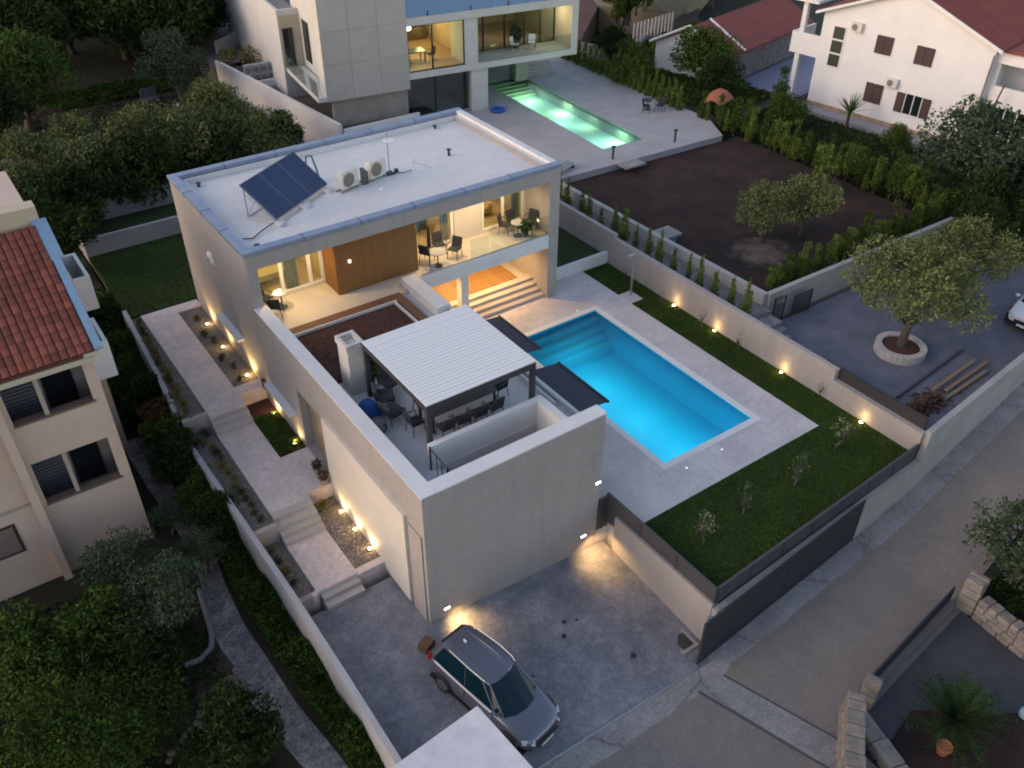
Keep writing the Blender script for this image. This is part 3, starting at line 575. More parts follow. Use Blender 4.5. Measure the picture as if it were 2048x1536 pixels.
# foreground white canopy block
cb = thing('gatehouse', 'white rough-plastered flat-topped gate pillar block in the foreground by the car', 'pillar', (-2.6, -6, 0), .08)
rough_w = M('rough_white', (.68, .66, .68), .9, .5, 1.3, .5, 4, col2=(.42, .42, .48))
part('roof_slab', MB().box(-1.38, 1.42, -3.2, 1.08, 2.28, 2.5), rough_w, cb, world=False, bevel=.02)
part('wall', MB().box(-1.2, 1.25, -3.0, .9, -.5, 2.279), stucco_w, cb, world=False)

# ================================================================== THINGS OF THE VILLA
# solar collector ------------------------------------------------------
sol = thing('solar_collector', 'three joined dark blue solar panels tilted on a steel stand on the flat roof', 'solar panel', (2.26, 14.98, 7.752), R(31.5))
tl = math.atan2(1.2, 1.56)
sp = M('solar_glass', (.012, .026, .085), .22, .15, 8, spec=.8)
pm_ = MB().box(0.02, 1.21, 0.02, 1.95, .005, .04).mesh('panel', sp)
fr_ = MB().box(0, 1.23, 0, .03, -.03, .045).box(0, 1.23, 1.94, 1.97, -.03, .045).box(0, .03, .031, 1.939, -.03, .045).box(1.20, 1.23, .031, 1.939, -.03, .045).mesh('frame', M('frame_slate', (.13, .15, .21), .4, metal=.5))
for i in range(3):
    q = inst(pm_, 'panel', sol, (i*1.24, 0, .25), rot=(tl, 0, 0)); inst(fr_, 'frame', q)
stn = MB()
for x in (.15, 1.9, 3.55): stn.tube([(x, .02, 0), (x, .02, .26)], .025).tube([(x, 1.52, 0), (x, 1.52, 1.42)], .025).tube([(x, .0, .03), (x, 1.55, .03)], .025).tube([(x, .1, .05), (x, 1.5, 1.0)], .018)
stn.tube([(.1, 1.52, .03), (3.6, 1.52, .03)], .02).tube([(.1, .02, .03), (3.6, .02, .03)], .02).tube([(.15, 1.52, .1), (1.9, 1.52, 1.3)], .012)
part('stand', stn, chrome, sol, world=False)
part('ballast', MB().box(-.1, .25, -.25, .05, 0, .14).box(1.7, 2.05, -.25, .05, 0, .14).box(3.4, 3.75, -.25, .05, 0, .14), rough_w, sol, world=False)
part('pipe', MB().tube([(3.7, 1.0, .9), (3.95, 1.1, 1.25), (4.2, 1.0, 1.2), (4.3, .9, .6), (4.35, .85, .1)], .045), M('teal_insulation', (.05, .16, .19), .6), sol, world=False)
part('pipe', MB().tube([(-.1, .1, .15), (-.7, .2, .08), (-1.4, .15, .06), (-1.6, .5, .06)], .025), black, sol, world=False)
# air conditioners
def ac_unit(loc, rz, label, group):
    t = thing('air_conditioner', label, 'air conditioner', loc, rz, group)
    part('casing', MB().box(-.46, .46, -.17, .17, .08, .86), M('ac_white', (.66, .63, .58), .5, .15, 3), t, world=False, bevel=.015)
    part('fan_grille', MB().lathe([(.30, -.178), (.30, -.19), (.26, -.195), (.05, -.20)], (-.1, 0, .47), 20, 'y'), M('ac_fan', (.22, .19, .15), .7, .4, 14), t, world=False)
    part('fan_ring', MB().lathe([(.33, -.172), (.33, -.182), (.30, -.183)], (-.1, 0, .47), 24, 'y'), M('ac_ring', (.5, .46, .40), .6), t, world=False)
    fm = MB().box(-.04, .04, -.22, .22, 0, .08).mesh('foot', M('ac_foot', (.28, .24, .2), .9))
    inst(fm, 'foot', t, (-.34, 0, 0)); inst(fm, 'foot', t, (.34, 0, 0)); return t
ac1 = ac_unit((6.25, 16.55, 7.76), R(14), 'white roof air conditioner nearest the solar panels', 'air conditioners on the villa roof')
dup(ac1, (7.75, 16.85, 7.76), R(14), 'white roof air conditioner beside the antenna mast', 'air conditioners on the villa roof')
single('pipe_duct', MB().box(6.93, 7.08, 16.45, 16.75, 7.76, 8.45).box(7.12, 7.2, 16.5, 16.7, 7.76, 8.3), M('duct_grey', (.10, .10, .11), .6), 'dark upright cable duct between the two roof air conditioners', 'duct')
single('support_rail', MB().tube([(5.7, 16.2, 7.79), (8.3, 16.9, 7.79)], .03).tube([(5.6, 16.5, 7.79), (8.2, 17.2, 7.79)], .03), M('rail_tan', (.36, .30, .22), .8), 'tan rails carrying the two roof air conditioners', 'rail')
an = thing('antenna_mast', 'thin steel television antenna mast with crossed rods on the villa roof', 'antenna', (8.45, 16.9, 7.76))
part('mast', MB().tube([(0, 0, 0), (0, 0, 2.0)], .025), chrome, an, world=False)
aa = MB().tube([(-.5, .3, 1.95), (.6, -.35, 1.95)], .012).tube([(-.1, -.2, 1.55), (.1, .3, 1.55)], .012)
for i in range(7): aa.tube([(-.45+i*.16-.12, .27-i*.095-.22, 1.95), (-.45+i*.16+.12, .27-i*.095+.22, 1.95)], .008)
part('rod', aa, chrome, an, world=False, kind='stuff')
part('dish', MB().lathe([(.02, 0), (.16, .03), (.27, .09), (.28, .1)], (0, 0, 0), 18), white, an, world=False).location = (.02, -.1, 1.5)
an.children[-1].rotation_euler = (R(65), 0, R(25))
part('base', MB().box(-.18, .18, -.18, .18, 0, .06).box(.25, .4, -.1, .05, 0, .16), dark, an, world=False)
part('cable', MB().tube([(0, -.05, .05), (.6, -.3, .03), (1.0, -.25, .03)], .015), black, an, world=False)
for (x, y, lb, h_) in ((11.76, 17.18, 'small dark vent pipe in the middle of the villa roof', .28), (13.0, 20.5, 'brown roof outlet in the far corner of the villa roof', .12), (.95, 20.4, 'dark roof outlet in the back left corner of the villa roof', .14), (.85, 13.6, 'blue-grey roof outlet in the front left corner of the villa roof', .14)):
    t = thing('roof_vent', lb, 'vent', (x, y, 7.752)); part('pipe', MB().lathe([(.07, 0), (.06, h_)], n=12), dark if 'brown' not in lb else M('rust', (.12, .06, .03), .9), t, world=False); part('cap', MB().lathe([(.11, h_), (.12, h_+.03), (.02, h_+.06)], n=12), dark, t, world=False)
single('roof_drain', MB().lathe([(.12, 0), (.10, .03), (.03, .05)], (7.4, 15.7, 7.752), 12), white, 'small white disc lying in front of the roof air conditioners', 'drain')
# pergola ----------------------------------------------------------------
px0, px1, py0, py1, pz = 1.63, 5.86, 2.30, 6.66, 7.0
pg = thing('pergola', 'charcoal steel pergola with a closed white louvered roof on the terrace', 'pergola', ((px0+px1)/2, (py0+py1)/2, ZT))
for x in (px0+.08, px1-.08):
    for y in (py0+.08, py1-.08): part('post', MB().box(x-.08, x+.08, y-.08, y+.08, ZT+.002, 6.72), dark, pg)
for (a, b, c, e) in ((px0, px1, py0, py0+.1), (px0, px1, py1-.1, py1), (px0, px0+.1, py0+.101, py1-.101), (px1-.1, px1, py0+.101, py1-.101)):
    part('beam', MB().box(a, b, c, e, 6.721, 6.965), dark, pg)
nl = 25; lw_ = (py1-py0-.02)/nl
lm = MB(); lm.add([(px0-.015-pg.location.x, 0, 0), (px1+.015-pg.location.x, 0, 0), (px1+.015-pg.location.x, lw_-.022, .018), (px0-.015-pg.location.x, lw_-.022, .018), (px0-.015-pg.location.x, 0, .045), (px1+.015-pg.location.x, 0, .045), (px1+.015-pg.location.x, lw_-.022, .05), (px0-.015-pg.location.x, lw_-.022, .05)],
       [(0, 3, 2, 1), (4, 5, 6, 7), (0, 1, 5, 4), (1, 2, 6, 5), (2, 3, 7, 6), (3, 0, 4, 7)])
lme = lm.mesh('louver', louver_m)
for i in range(nl): inst(lme, 'louver', pg, (0, py0+.01+i*lw_-pg.location.y, 6.966-ZT+random.uniform(-.004, .004)))
# terrace furniture -------------------------------------------------------
part('wall_star', MB().add([(-.02, 17.05, 6.30), (-.02, 17.35, 6.25), (-.02, 17.75, 6.05), (-.02, 17.9, 5.75), (-.02, 17.55, 5.85), (-.02, 17.35, 5.35), (-.02, 17.2, 5.9), (-.02, 16.8, 5.7), (-.02, 17.0, 6.05), (-.10, 17.3, 6.0)], [(i, (i+1) % 9, 9) for i in range(9)]), white, villa)  # star-like light on the side wall, drawn as an unlit white shape
def sling_chair(loc, rz, label, group, mat=None, cat='chair', first=None, lounge=False):
    if first: return dup(first, loc, rz, label, group)
    t = thing('lounge_chair' if lounge else 'dining_chair', label, cat, loc, rz, group)
    sh_, sw, sd_, bh = (.36, .66, .62, .40) if lounge else (.45, .50, .46, .45)
    part('seat', MB().cbox((0, 0, sh_), (sw, sd_, .06 if not lounge else .14)), mat or darkfab, t, world=False, bevel=.02)
    part('backrest', MB().cbox((0, sd_/2+.03, sh_+bh/2+.02), (sw, .06 if not lounge else .13, bh+.04), tilt=(R(-12), 0, 0)), mat or darkfab, t, world=False, bevel=.02)
    for sx in (-1, 1):
        for sy in (-1, 1): part('leg', MB().tube([(sx*(sw/2-.03), sy*(sd_/2-.03), sh_), (sx*(sw/2+.01), sy*(sd_/2+.02), 0)], .018, 6), dark, t, world=False)
        part('armrest', MB().tube([(sx*(sw/2+.02), -sd_/2+.02, sh_), (sx*(sw/2+.03), -sd_/2+.04, sh_+.2), (sx*(sw/2+.03), sd_/2, sh_+.24)], .02, 6), dark, t, world=False)
    return t
tb = thing('dining_table', 'long dark dining table standing under the white pergola', 'table', (3.75, 3.95, ZT))
part('tabletop', MB().box(-1.35, 1.35, -.5, .5, .72, .76), M('table_dark', (.04, .042, .05), .3), tb, world=False, bevel=.01)
for x in (-1.25, 1.25):
    for y in (-.42, .42): part('leg', MB().box(x-.035, x+.035, y-.035, y+.035, 0, .719), dark, tb, world=False)
g_ = 'dining chairs round the pergola table'
c0_ = sling_chair((2.75, 3.15, ZT), R(180), 'first dark dining chair on the stair side of the pergola table, nearest the left post', g_)
for i, x in enumerate((3.4, 4.05, 4.7)): sling_chair((x, 3.13, ZT), R(180+random.uniform(-8, 8)), ('second', 'third', 'fourth')[i]+' dark dining chair from the left post on the stair side of the pergola table', g_, first=c0_)
for i, x in enumerate((2.8, 3.45, 4.1, 4.75)): sling_chair((x, 4.78, ZT), R(random.uniform(-8, 8)), ('first', 'second', 'third', 'fourth')[i]+' dark dining chair from the left on the villa side of the pergola table', g_, first=c0_)
sling_chair((5.5, 4.0, ZT), R(-84), 'dark dining chair at the pool end of the pergola table', g_, first=c0_)
sling_chair((2.05, 3.95, ZT), R(92), 'dark dining chair at the parapet end of the pergola table', g_, first=c0_)
g_ = 'lounge chairs at the left side of the terrace'
lc = sling_chair((1.95, 5.9, ZT), R(70), 'dark cushioned lounge chair under the pergola closest to the chimney', g_, M('cushion_dark', (.05, .052, .062), .95), lounge=True)
sling_chair((2.5, 6.55, ZT), R(10), 'dark cushioned lounge chair at the rear edge of the pergola', g_, lounge=True, first=lc)
sling_chair((1.75, 5.0, ZT), R(100), 'dark cushioned lounge chair beside the blue beanbag', g_, lounge=True, first=lc)
bb = thing('beanbag', 'bright blue beanbag slumped by the terrace parapet next to the pergola', 'beanbag', (1.12, 5.55, ZT))
bm = MB().lathe([(.02, 0), (.38, .02), (.46, .14), (.44, .3), (.34, .48), (.2, .66), (.1, .74), (.02, .76)], n=18)
bm.v = [(x*(1+.08*math.sin(5*z+3*x)), y*(1.1+.06*math.cos(7*x)), z) for x, y, z in bm.v]
part('bag', bm, M('blue_fabric', (.008, .075, .26), .8, .3, 4), bb, world=False, smooth=True)
part('handle', MB().tube([(-.05, 0, .76), (0, .0, .83), (.05, 0, .76)], .012), M('blue_strap', (.01, .05, .2), .8), bb, world=False)
oct_ = thing('garden_stool', 'grey rounded stool on the terrace next to the blue beanbag', 'stool', (1.05, 4.75, ZT))
part('seat', MB().lathe([(.02, .30), (.22, .30), (.27, .34), (.27, .38), (.02, .40)], n=18), M('stool_seat', (.20, .20, .20), .9), oct_, world=False, smooth=True)
part('frame', MB().tube([(.28*math.cos(a), .28*math.sin(a), .05+.0) for a in np.linspace(0, 6.283, 13)], .02, 6).tube([(.22, 0, .3), (.28, 0, .05)], .02, 6).tube([(-.22, 0, .3), (-.28, 0, .05)], .02, 6), dark, oct_, world=False)
# awnings over the pool side
for i, (ya, yb, lb) in enumerate(((2.16, 5.18, 'nearer dark navy awning panel stretched out over the pool deck'), (6.35, 9.28, 'farther dark navy awning panel stretched out beside the pergola'))):
    t = thing('awning', lb, 'awning', (8.1, (ya+yb)/2, 3.9), 0, 'awnings on the pool side of the wing')
    part('fabric', MB().add([(7.1, ya, 4.12), (9.12, ya, 3.90), (9.12, yb, 3.90), (7.1, yb, 4.12), (7.1, ya, 4.14), (9.12, ya, 3.92), (9.12, yb, 3.92), (7.1, yb, 4.14)], [(0, 3, 2, 1), (4, 5, 6, 7), (0, 1, 5, 4), (1, 2, 6, 5), (2, 3, 7, 6), (3, 0, 4, 7)]), navy, t)
    part('front_rail', MB().box(9.121, 9.2, ya-.02, yb+.02, 3.86, 3.96), dark, t)
    part('arm', MB().tube([(7.15, ya+.2, 3.95), (8.2, ya+.5, 3.85), (9.1, ya+.2, 3.86)], .025), dark, t); part('arm', MB().tube([(7.15, yb-.2, 3.95), (8.2, yb-.5, 3.85), (9.1, yb-.2, 3.86)], .025), dark, t)
# loggia furniture
g_ = 'dark chairs in the lit loggias'
LC = sling_chair((8.35, 13.75, ZF+.012), R(120), 'dark chair beside the closed parasol in the middle loggia', g_, lounge=False)
sling_chair((9.55, 13.35, ZF+.012), R(-60), 'tall-backed dark chair at the right of the middle loggia, in front of the white wall', g_, first=LC)
sling_chair((9.2, 14.1, ZF+.012), R(-10), 'dark chair close to the glazing in the middle loggia', g_, first=LC)
sling_chair((12.75, 14.0, ZF+.012), R(40), 'dark chair left of the potted plant in the right loggia', g_, first=LC)
sling_chair((13.3, 14.1, ZF+.012), R(10), 'dark chair behind the potted plant in the right loggia', g_, first=LC)
sling_chair((13.95, 13.65, ZF+.012), R(-70), 'dark chair against the end wall of the right loggia', g_, first=LC)
sling_chair((.95, 14.15, ZF+.012), R(30), 'dark chair in the left corner loggia by the window', g_, first=LC)
sling_chair((1.05, 13.35, ZF+.012), R(150), 'dark chair in the left corner loggia nearest the parapet', g_, first=LC)
def round_table(loc, label, r_=.38, mat=None):
    t = thing('side_table', label, 'table', loc); part('tabletop', MB().lathe([(r_, .68), (r_, .71)], n=20), mat or M('glass_top', (.35, .36, .36), .1), t, world=False)
    part('stem', MB().lathe([(.22, 0), (.22, .02), (.03, .04), (.03, .679)], n=12), dark, t, world=False)
round_table((8.55, 13.15, ZF+.012), 'round glass-topped table under the closed parasol in the middle loggia')
round_table((13.1, 13.45, ZF+.012), 'round table in the right loggia', .34)
round_table((1.5, 13.8, ZF+.012), 'round table between the chairs of the left loggia', .3)
pa = thing('parasol', 'closed dark parasol standing in the middle loggia', 'parasol', (8.15, 13.15, ZF+.012))
part('pole', MB().tube([(0, 0, 0), (0, 0, 2.1)], .02), dark, pa, world=False); part('canopy', MB().lathe([(.02, 1.0), (.10, 1.05), (.07, 1.7), (.02, 2.05)], n=10), darkfab, pa, world=False); part('base', MB().lathe([(.25, 0), (.25, .05)], n=14), M('parasol_base', (.4, .4, .4), .8), pa, world=False)
# rooms
sofa = thing('sofa', 'tan sofa glowing in the lamplit room behind the right loggia', 'sofa', (12.3, 16.4, ZF+.012))
tan = M('tan_fabric', (.50, .30, .10), .9)
part('seat', MB().box(-.9, .9, -.4, .4, .1, .42), tan, sofa, world=False, bevel=.04); part('backrest', MB().box(-.9, .9, .401, .6, .1, .8), tan, sofa, world=False, bevel=.04); part('armrest', MB().box(-1.1, -.901, -.4, .6, .1, .6), tan, sofa, world=False, bevel=.04); part('armrest', MB().box(.901, 1.1, -.4, .6, .1, .6), tan, sofa, world=False, bevel=.04)
bedt = thing('bed', 'low bed with a yellow cover in the room behind the left loggia', 'bed', (2.1, 16.8, ZF+.012))
part('mattress', MB().box(-.9, .9, -1, 1, .2, .5), M('yellow_cover', (.42, .30, .10), .9), bedt, world=False, bevel=.04); part('headboard', MB().box(-.95, .95, 1.001, 1.08, 0, 1.1), M('headboard', (.12, .07, .04), .7), bedt, world=False); part('pillow', MB().box(-.8, -.1, .55, .95, .5, .62).box(.1, .8, .55, .95, .5, .62), white, bedt, world=False, bevel=.04)
kt = thing('kitchen_island', 'dark kitchen island in the lit room behind the middle loggia', 'kitchen island', (9.0, 16.8, ZF+.012))
part('cabinet', MB().box(-.9, .9, -.4, .4, 0, .88), M('cab', (.10, .07, .04), .5), kt, world=False); part('worktop', MB().box(-.95, .95, -.45, .45, .881, .92), M('worktop', (.5, .45, .36), .3), kt, world=False)
# wall lamps of the garage front
def wall_lamp(loc, label, facing='y', power=14, glow=True):
    t = thing('wall_lamp', label, 'lamp', loc, 0, 'wall lamps of the villa'); x, y, z = loc
    part('housing', MB().box(x-.12, x+.12, y-.05, y-.001, z-.045, z+.045), M('lamp_housing', (.6, .58, .55), .5), t)
    part('lens', MB().box(x-.10, x+.10, y-.058, y-.051, z-.03, z+.02), lamp_white, t)
    if power: lamp('wall_light', 'SPOT', (x+.3, y-.32, z+.05), power, (1, .60, .22), t, .08, 130, (x+.4, y-.75, z-1.2), .8)
    return t
wall_lamp((.62, 0, .42), 'low wall lamp on the garage front behind the silver car', power=110)
wall_lamp((6.45, 0, .32), 'low wall lamp on the garage front near the retaining wall', power=150)
wall_lamp((6.95, 0, 2.7), 'small white spotlight high at the right edge of the garage front', power=0)
pw = thing('wall_tap', 'small dark tap and bracket on the pool side of the wing', 'tap', (7.09, .7, 2.3)); part('bracket', MB().box(7.082, 7.2, .6, .75, 1.9, 2.5), dark, pw); part('spout', MB().tube([(7.2, .68, 2.3), (7.3, .68, 2.3), (7.3, .68, 2.2)], .02), chrome, pw)
# ground uplights
def uplight(x, y, z, label, group, e=16, aim=None, col=(1, .66, .26), size=.06, cone=85):
    t = thing('uplight', label, 'garden light', (x, y, z), 0, group)
    part('housing', MB().lathe([(.085, 0), (.085, .05), (.07, .055)], (x, y, z), 14), dark, t)
    part('lens', MB().lathe([(.062, .056), (.062, .062)], (x, y, z), 14), lamp_warm, t)
    lamp('uplight_beam', 'SPOT', (x, y, z+.09), e, col, t, size, cone, aim or (x+.15, y, z+1.5), .7)
    return t
g_ = 'uplights along the side wall of the villa'
for (x, y, z, lb, e_) in ((-.33, 19.3, 1.64, 'farthest uplight washing the side wall of the villa', 80), (-.40, 17.1, 1.64, 'middle uplight of the upper gravel bed by the side wall', 80), (-.33, 14.45, 1.64, 'uplight at the near end of the upper gravel bed', 110),
        (-.26, 12.1, 1.05, 'uplight at the far end of the grassy planting bed by the entrance', 130), (-.30, 9.85, 1.05, 'uplight at the near end of the grassy planting bed by the entrance', 130),
        (-.27, 5.95, .44, 'uplight in the lower gravel bed farthest from the driveway', 62), (-.27, 4.85, .44, 'middle uplight in the lower gravel bed', 62), (-.27, 3.72, .44, 'uplight in the lower gravel bed nearest the driveway', 62)):
    uplight(x, y, z, lb, g_, e_, (x+.26, y, z+1.0), cone=120)
    lamp('glow', 'POINT', (x+.08, y, z+.16), e_*.075, (1, .62, .2), None, .04)
g_ = 'uplights at the foot of the garden wall'
for (y, lb) in ((8.59, 'farthest of the four lawn uplights at the cream garden wall'), (5.88, 'second lawn uplight from the shower at the cream garden wall'), (1.86, 'lawn uplight at the cream garden wall just beyond the step in its top'), (-2.33, 'nearest lawn uplight at the low end of the cream garden wall')):
    uplight(19.02, y, Z0, lb, g_, 16, (19.14, y, Z0+1.2), cone=70)
    lamp('glow', 'POINT', (18.95, y, Z0+.2), 5.5, (1, .6, .2), None, .05).parent = None
for (x, y, lb) in ((11.3, -.13+.0, 'small round deck light at the near pool corner'), (13.19, -.14, 'small round deck light beside the near pool edge'), (14.9, 10.85, 'small round deck light at the far pool edge')):
    t = thing('deck_light', lb, 'deck light', (x, y-.1 if y < 0 else y+.1, Z0)); part('ring', MB().lathe([(.08, .002), (.08, .008)], n=14), chrome, t, world=False); part('lens', MB().lathe([(.055, .009), (.055, .012)], n=14), M('lamp_soft', (1, .9, .75), .5, emit=.25, emitcol=(1, .85, .7)), t, world=False)
# plant pots at the entrance
def leafball(mb, c, r_, n, size, squash=1.0, rng=RNG):
    for _ in range(n):
        d_ = rng.normal(size=3); d_ /= np.linalg.norm(d_)+1e-9; rad = r_*(rng.uniform(.2, 1)**.5); q = np.array(c)+d_*rad*np.array([1, 1, squash])
        a = rng.normal(size=3); a /= np.linalg.norm(a)+1e-9; b = np.cross(a, rng.normal(size=3)); b /= np.linalg.norm(b)+1e-9; s_ = size*rng.uniform(.6, 1.3)
        mb.add([q-a*s_, q+b*s_*.45, q+a*s_, q-b*s_*.45], [(0, 1, 2, 3)])
    return mb
leaf_red = M('leaf_reddish', (.10, .045, .03), .8, island=.4, emit=0)
for (x, y, lb) in ((-.30, 7.75, 'brown potted shrub at the entrance farther from the driveway'), (-.36, 7.05, 'brown potted shrub at the entrance beside the lower gravel bed')):
    t = thing('potted_plant', lb, 'potted plant', (x, y, L2), 0, 'potted shrubs at the entrance')
    part('pot', MB().lathe([(.12, 0), (.18, .26), (.16, .27)], n=16), M('pot_terracotta', (.30, .25, .20), .8), t, world=False); part('foliage', leafball(MB(), (0, 0, .42), .22, 220, .06), leaf_red, t, world=False, kind='stuff')
green1 = M('leaf_green', (.045, .085, .02), .75, island=.45)
t = thing('potted_plant', 'leafy potted plant standing in the right loggia', 'potted plant', (13.35, 13.2, ZF+.012)); part('pot', MB().lathe([(.12, 0), (.17, .3)], n=14), dark, t, world=False); part('foliage', leafball(MB(), (0, 0, .55), .3, 260, .09), green1, t, world=False, kind='stuff')
t = thing('potted_plant', 'tall leafy potted plant beside the terrace chimney', 'potted plant', (2.05, 7.2, ZT)); part('pot', MB().lathe([(.14, 0), (.2, .35)], n=14), dark, t, world=False); part('foliage', leafball(MB(), (0, 0, .8), .42, 420, .12, 1.3), green1, t, world=False, kind='stuff')
for x, y, lb in ((-.12, 13.6, 'dark letter box by the entrance wall'),): single('letter_box', MB().box(-.14, -.003, 13.0, 13.25, L2+.6, L2+1.0), dark, lb, 'letter box')
# outdoor shower
struct('shower_slab', MB().box(17.42, 18.25, 9.98, 10.92, .6, Z0+.02), decktile)
shw = thing('outdoor_shower', 'slim steel outdoor shower column standing on a stone slab in the lawn', 'shower', (18.0, 10.6, Z0+.02))
part('column', MB().box(-.035, .035, -.035, .035, 0, 2.25), chrome, shw, world=False); part('head', MB().box(-.38, .035, -.06, .06, 2.252, 2.28), chrome, shw, world=False); part('mixer', MB().lathe([(.04, 0), (.04, .1)], (-.08, 0, 1.1), 10, 'x'), chrome, shw, world=False)
# ---------------------------------------------------------------- cars
def loft(rings, close_ends=True):
    m = MB(); n = len(rings[0]); b = 0
    for r_ in rings: m.v += [tuple(p) for p in r_]
    for i in range(len(rings)-1):
        for k in range(n):
            a = i*n+k; c = i*n+(k+1) % n; m.f.append((a, c, c+n, a+n))
    if close_ends: m.f.append(tuple(range(n))[::-1]); m.f.append(tuple((len(rings)-1)*n+k for k in range(n)))
    return m
def car(label, loc, rz, paint, roofrails=True, pitch=0, rollx=0):
    """x forward; length 4.4 m"""
    t = thing('parked_car', label, 'car', loc, rz); t.rotation_euler = (rollx, pitch, rz)
    # stations: x, half width, z low, z belt, z top edge of body (hood/boot)
    ST = [(-2.19, .70, .42, .74, .78), (-2.14, .80, .34, .84, .90), (-1.95, .88, .28, .93, .99), (-1.3, .915, .25, .97, 1.02), (-.4, .92, .24, .95, 1.0), (.5, .92, .24, .93, .98), (1.0, .915, .25, .91, .985), (1.35, .90, .26, .86, .94), (1.8, .865, .28, .76, .85), (2.06, .79, .32, .66, .75), (2.17, .68, .40, .58, .64)]
    rings = []
    for x, hw, zl, zb, zt in ST:
        half = [(hw*.80, zl), (hw*.96, zl+.06), (hw, zl+.22), (hw*.985, (zl+zb)/2+.06), (hw*.97, zb), (hw*.88, zt), (hw*.45, zt+.035)]
        ring = [(x-.05*abs(y/hw)**2*(1 if x > 1 else -1)*(1.6 if abs(x) > 1.7 else 0), y, z) for y, z in half]+[(x-.05*abs(y/hw)**2*(1 if x > 1 else -1)*(1.6 if abs(x) > 1.7 else 0), -y, z) for y, z in half[::-1]]
        rings.append(ring)
    body = part('body', loft(rings), paint, t, world=False, smooth=True)
    s_ = body.modifiers.new('s', 'SUBSURF'); s_.levels = 1; s_.render_levels = 1
    # greenhouse: belt outline and roof outline
    bl = [(-2.0, .66, .99), (-1.80, .80, 1.0), (-.4, .83, .99), (.8, .81, .97), (1.12, .74, .985), (1.32, .4, .995), (1.38, 0, 1.0)]
    rf = [(-1.72, .50, 1.52), (-1.55, .58, 1.555), (-.6, .63, 1.61), (.1, .62, 1.59), (.32, .54, 1.56), (.40, .28, 1.555), (.42, 0, 1.55)]
    bl = [(x-.10, y, z) for x, y, z in bl]; rf = [(x-.12, y, z) for x, y, z in rf]
    gl_ = M('car_glass', (.002, .016, .026), .08, spec=.35)
    def mir(l): return l+[(x, -y, z) for x, y, z in l[::-1][1:]]
    B_, F_ = mir(bl), mir(rf); nB = len(B_)
    def band(i0, i1): m = MB(); m.v = [B_[i] for i in range(i0, i1+1)]+[F_[i] for i in range(i0, i1+1)]; k = i1-i0+1; m.f = [(i+1, i, i+k, i+1+k) for i in range(k-1)]; return m
    part('side_window', band(1, 3), gl_, t, world=False); part('side_window', band(nB-4, nB-2), gl_, t, world=False)
    part('windshield', band(4, nB-5), gl_, t, world=False)
    rw = MB(); rw.v = [B_[0], B_[-1], F_[-1], F_[0]]; rw.f = [(0, 1, 2, 3)]; part('rear_window', rw, gl_, t, world=False)
    for i in (0, 1, 2, 3, 4):
        for sgn in (1, -1):
            if i == 2: mat_r = .012
            else: mat_r = .02
            a, b = Vector(bl[i]), Vector(rf[i]); a.y *= sgn; b.y *= sgn; part('pillar', MB().tube([a, (a+b)/2+Vector((0, .01*sgn, .012)), b], mat_r, 6), paint, t, world=False)
    for sgn in (1, -1):
        q = MB(); a = [(x, y*sgn, z) for x, y, z in (bl[0], bl[1], rf[1], rf[0])]; q.v = a; q.f = [(0, 1, 2, 3)]; part('rear_quarter', q, paint, t, world=False)
        q = MB(); a = [(x, y*sgn, z) for x, y, z in (bl[3], bl[4], rf[4], rf[3])]; q.v = a; q.f = [(0, 1, 2, 3)]; part('front_quarter', q, gl_, t, world=False)
    # roof skin
    top = [(x*.985, y*.55, z+.045) for x, y, z in F_]; rr = MB(); n2 = len(F_)
    rr.v = [(x, y*1.02, z-.004) for x, y, z in F_]+[(x*.97-.01, y*.6, z+.038) for x, y, z in F_]; rr.f = [(i, i+1, i+1+n2, i+n2) for i in range(n2-1)]+[(n2-1, 0, n2, 2*n2-1)]+[tuple(range(n2, 2*n2))]
    part('roof', rr, paint, t, world=False, smooth=False)
    part('roof_spoiler', MB().add([(-1.72, -.5, 1.53), (-1.72, .5, 1.53), (-1.93, .46, 1.49), (-1.93, -.46, 1.49), (-1.72, -.5, 1.50), (-1.72, .5, 1.50), (-1.93, .46, 1.47), (-1.93, -.46, 1.47)], [(0, 1, 2, 3), (7, 6, 5, 4), (0, 4, 5, 1), (1, 5, 6, 2), (2, 6, 7, 3), (3, 7, 4, 0)]), black, t, world=False)
    if roofrails:
        for sgn in (1, -1): part('roof_rail', MB().tube([(-1.5, .56*sgn, 1.60), (-1.4, .60*sgn, 1.655), (-.5, .645*sgn, 1.68), (.05, .62*sgn, 1.66), (.2, .58*sgn, 1.60)], .018, 6), chrome, t, world=False)
    for x in (-1.32, 1.36):
        for sgn in (1, -1):
            wv = part('wheel', MB().lathe([(.14, -.10), (.31, -.105), (.335, -.07), (.335, .07), (.31, .105), (.14, .10)], (x, .82*sgn, .335), 24, 'y'), M('tyre', (.012, .012, .013), .9), t, world=False)
            hub = MB().lathe([(.22, 0), (.22, .012)], (x, .93*sgn, .335), 20, 'y')
            for k in range(5): a = 2*math.pi*k/5; hub.cbox((x+.11*math.cos(a), (.94)*sgn, .335+.11*math.sin(a)), (.2, .02, .05), tilt=(0, -a, 0))
            o = part('rim', hub, M('rim_alloy', (.30, .30, .32), .3, metal=.8), wv, world=False)
            part('wheel_arch', MB().tube([(x+.40*math.cos(a), .915*sgn, .335+.40*math.sin(a)) for a in np.linspace(0, math.pi, 11)], .028, 6), black, t, world=False)
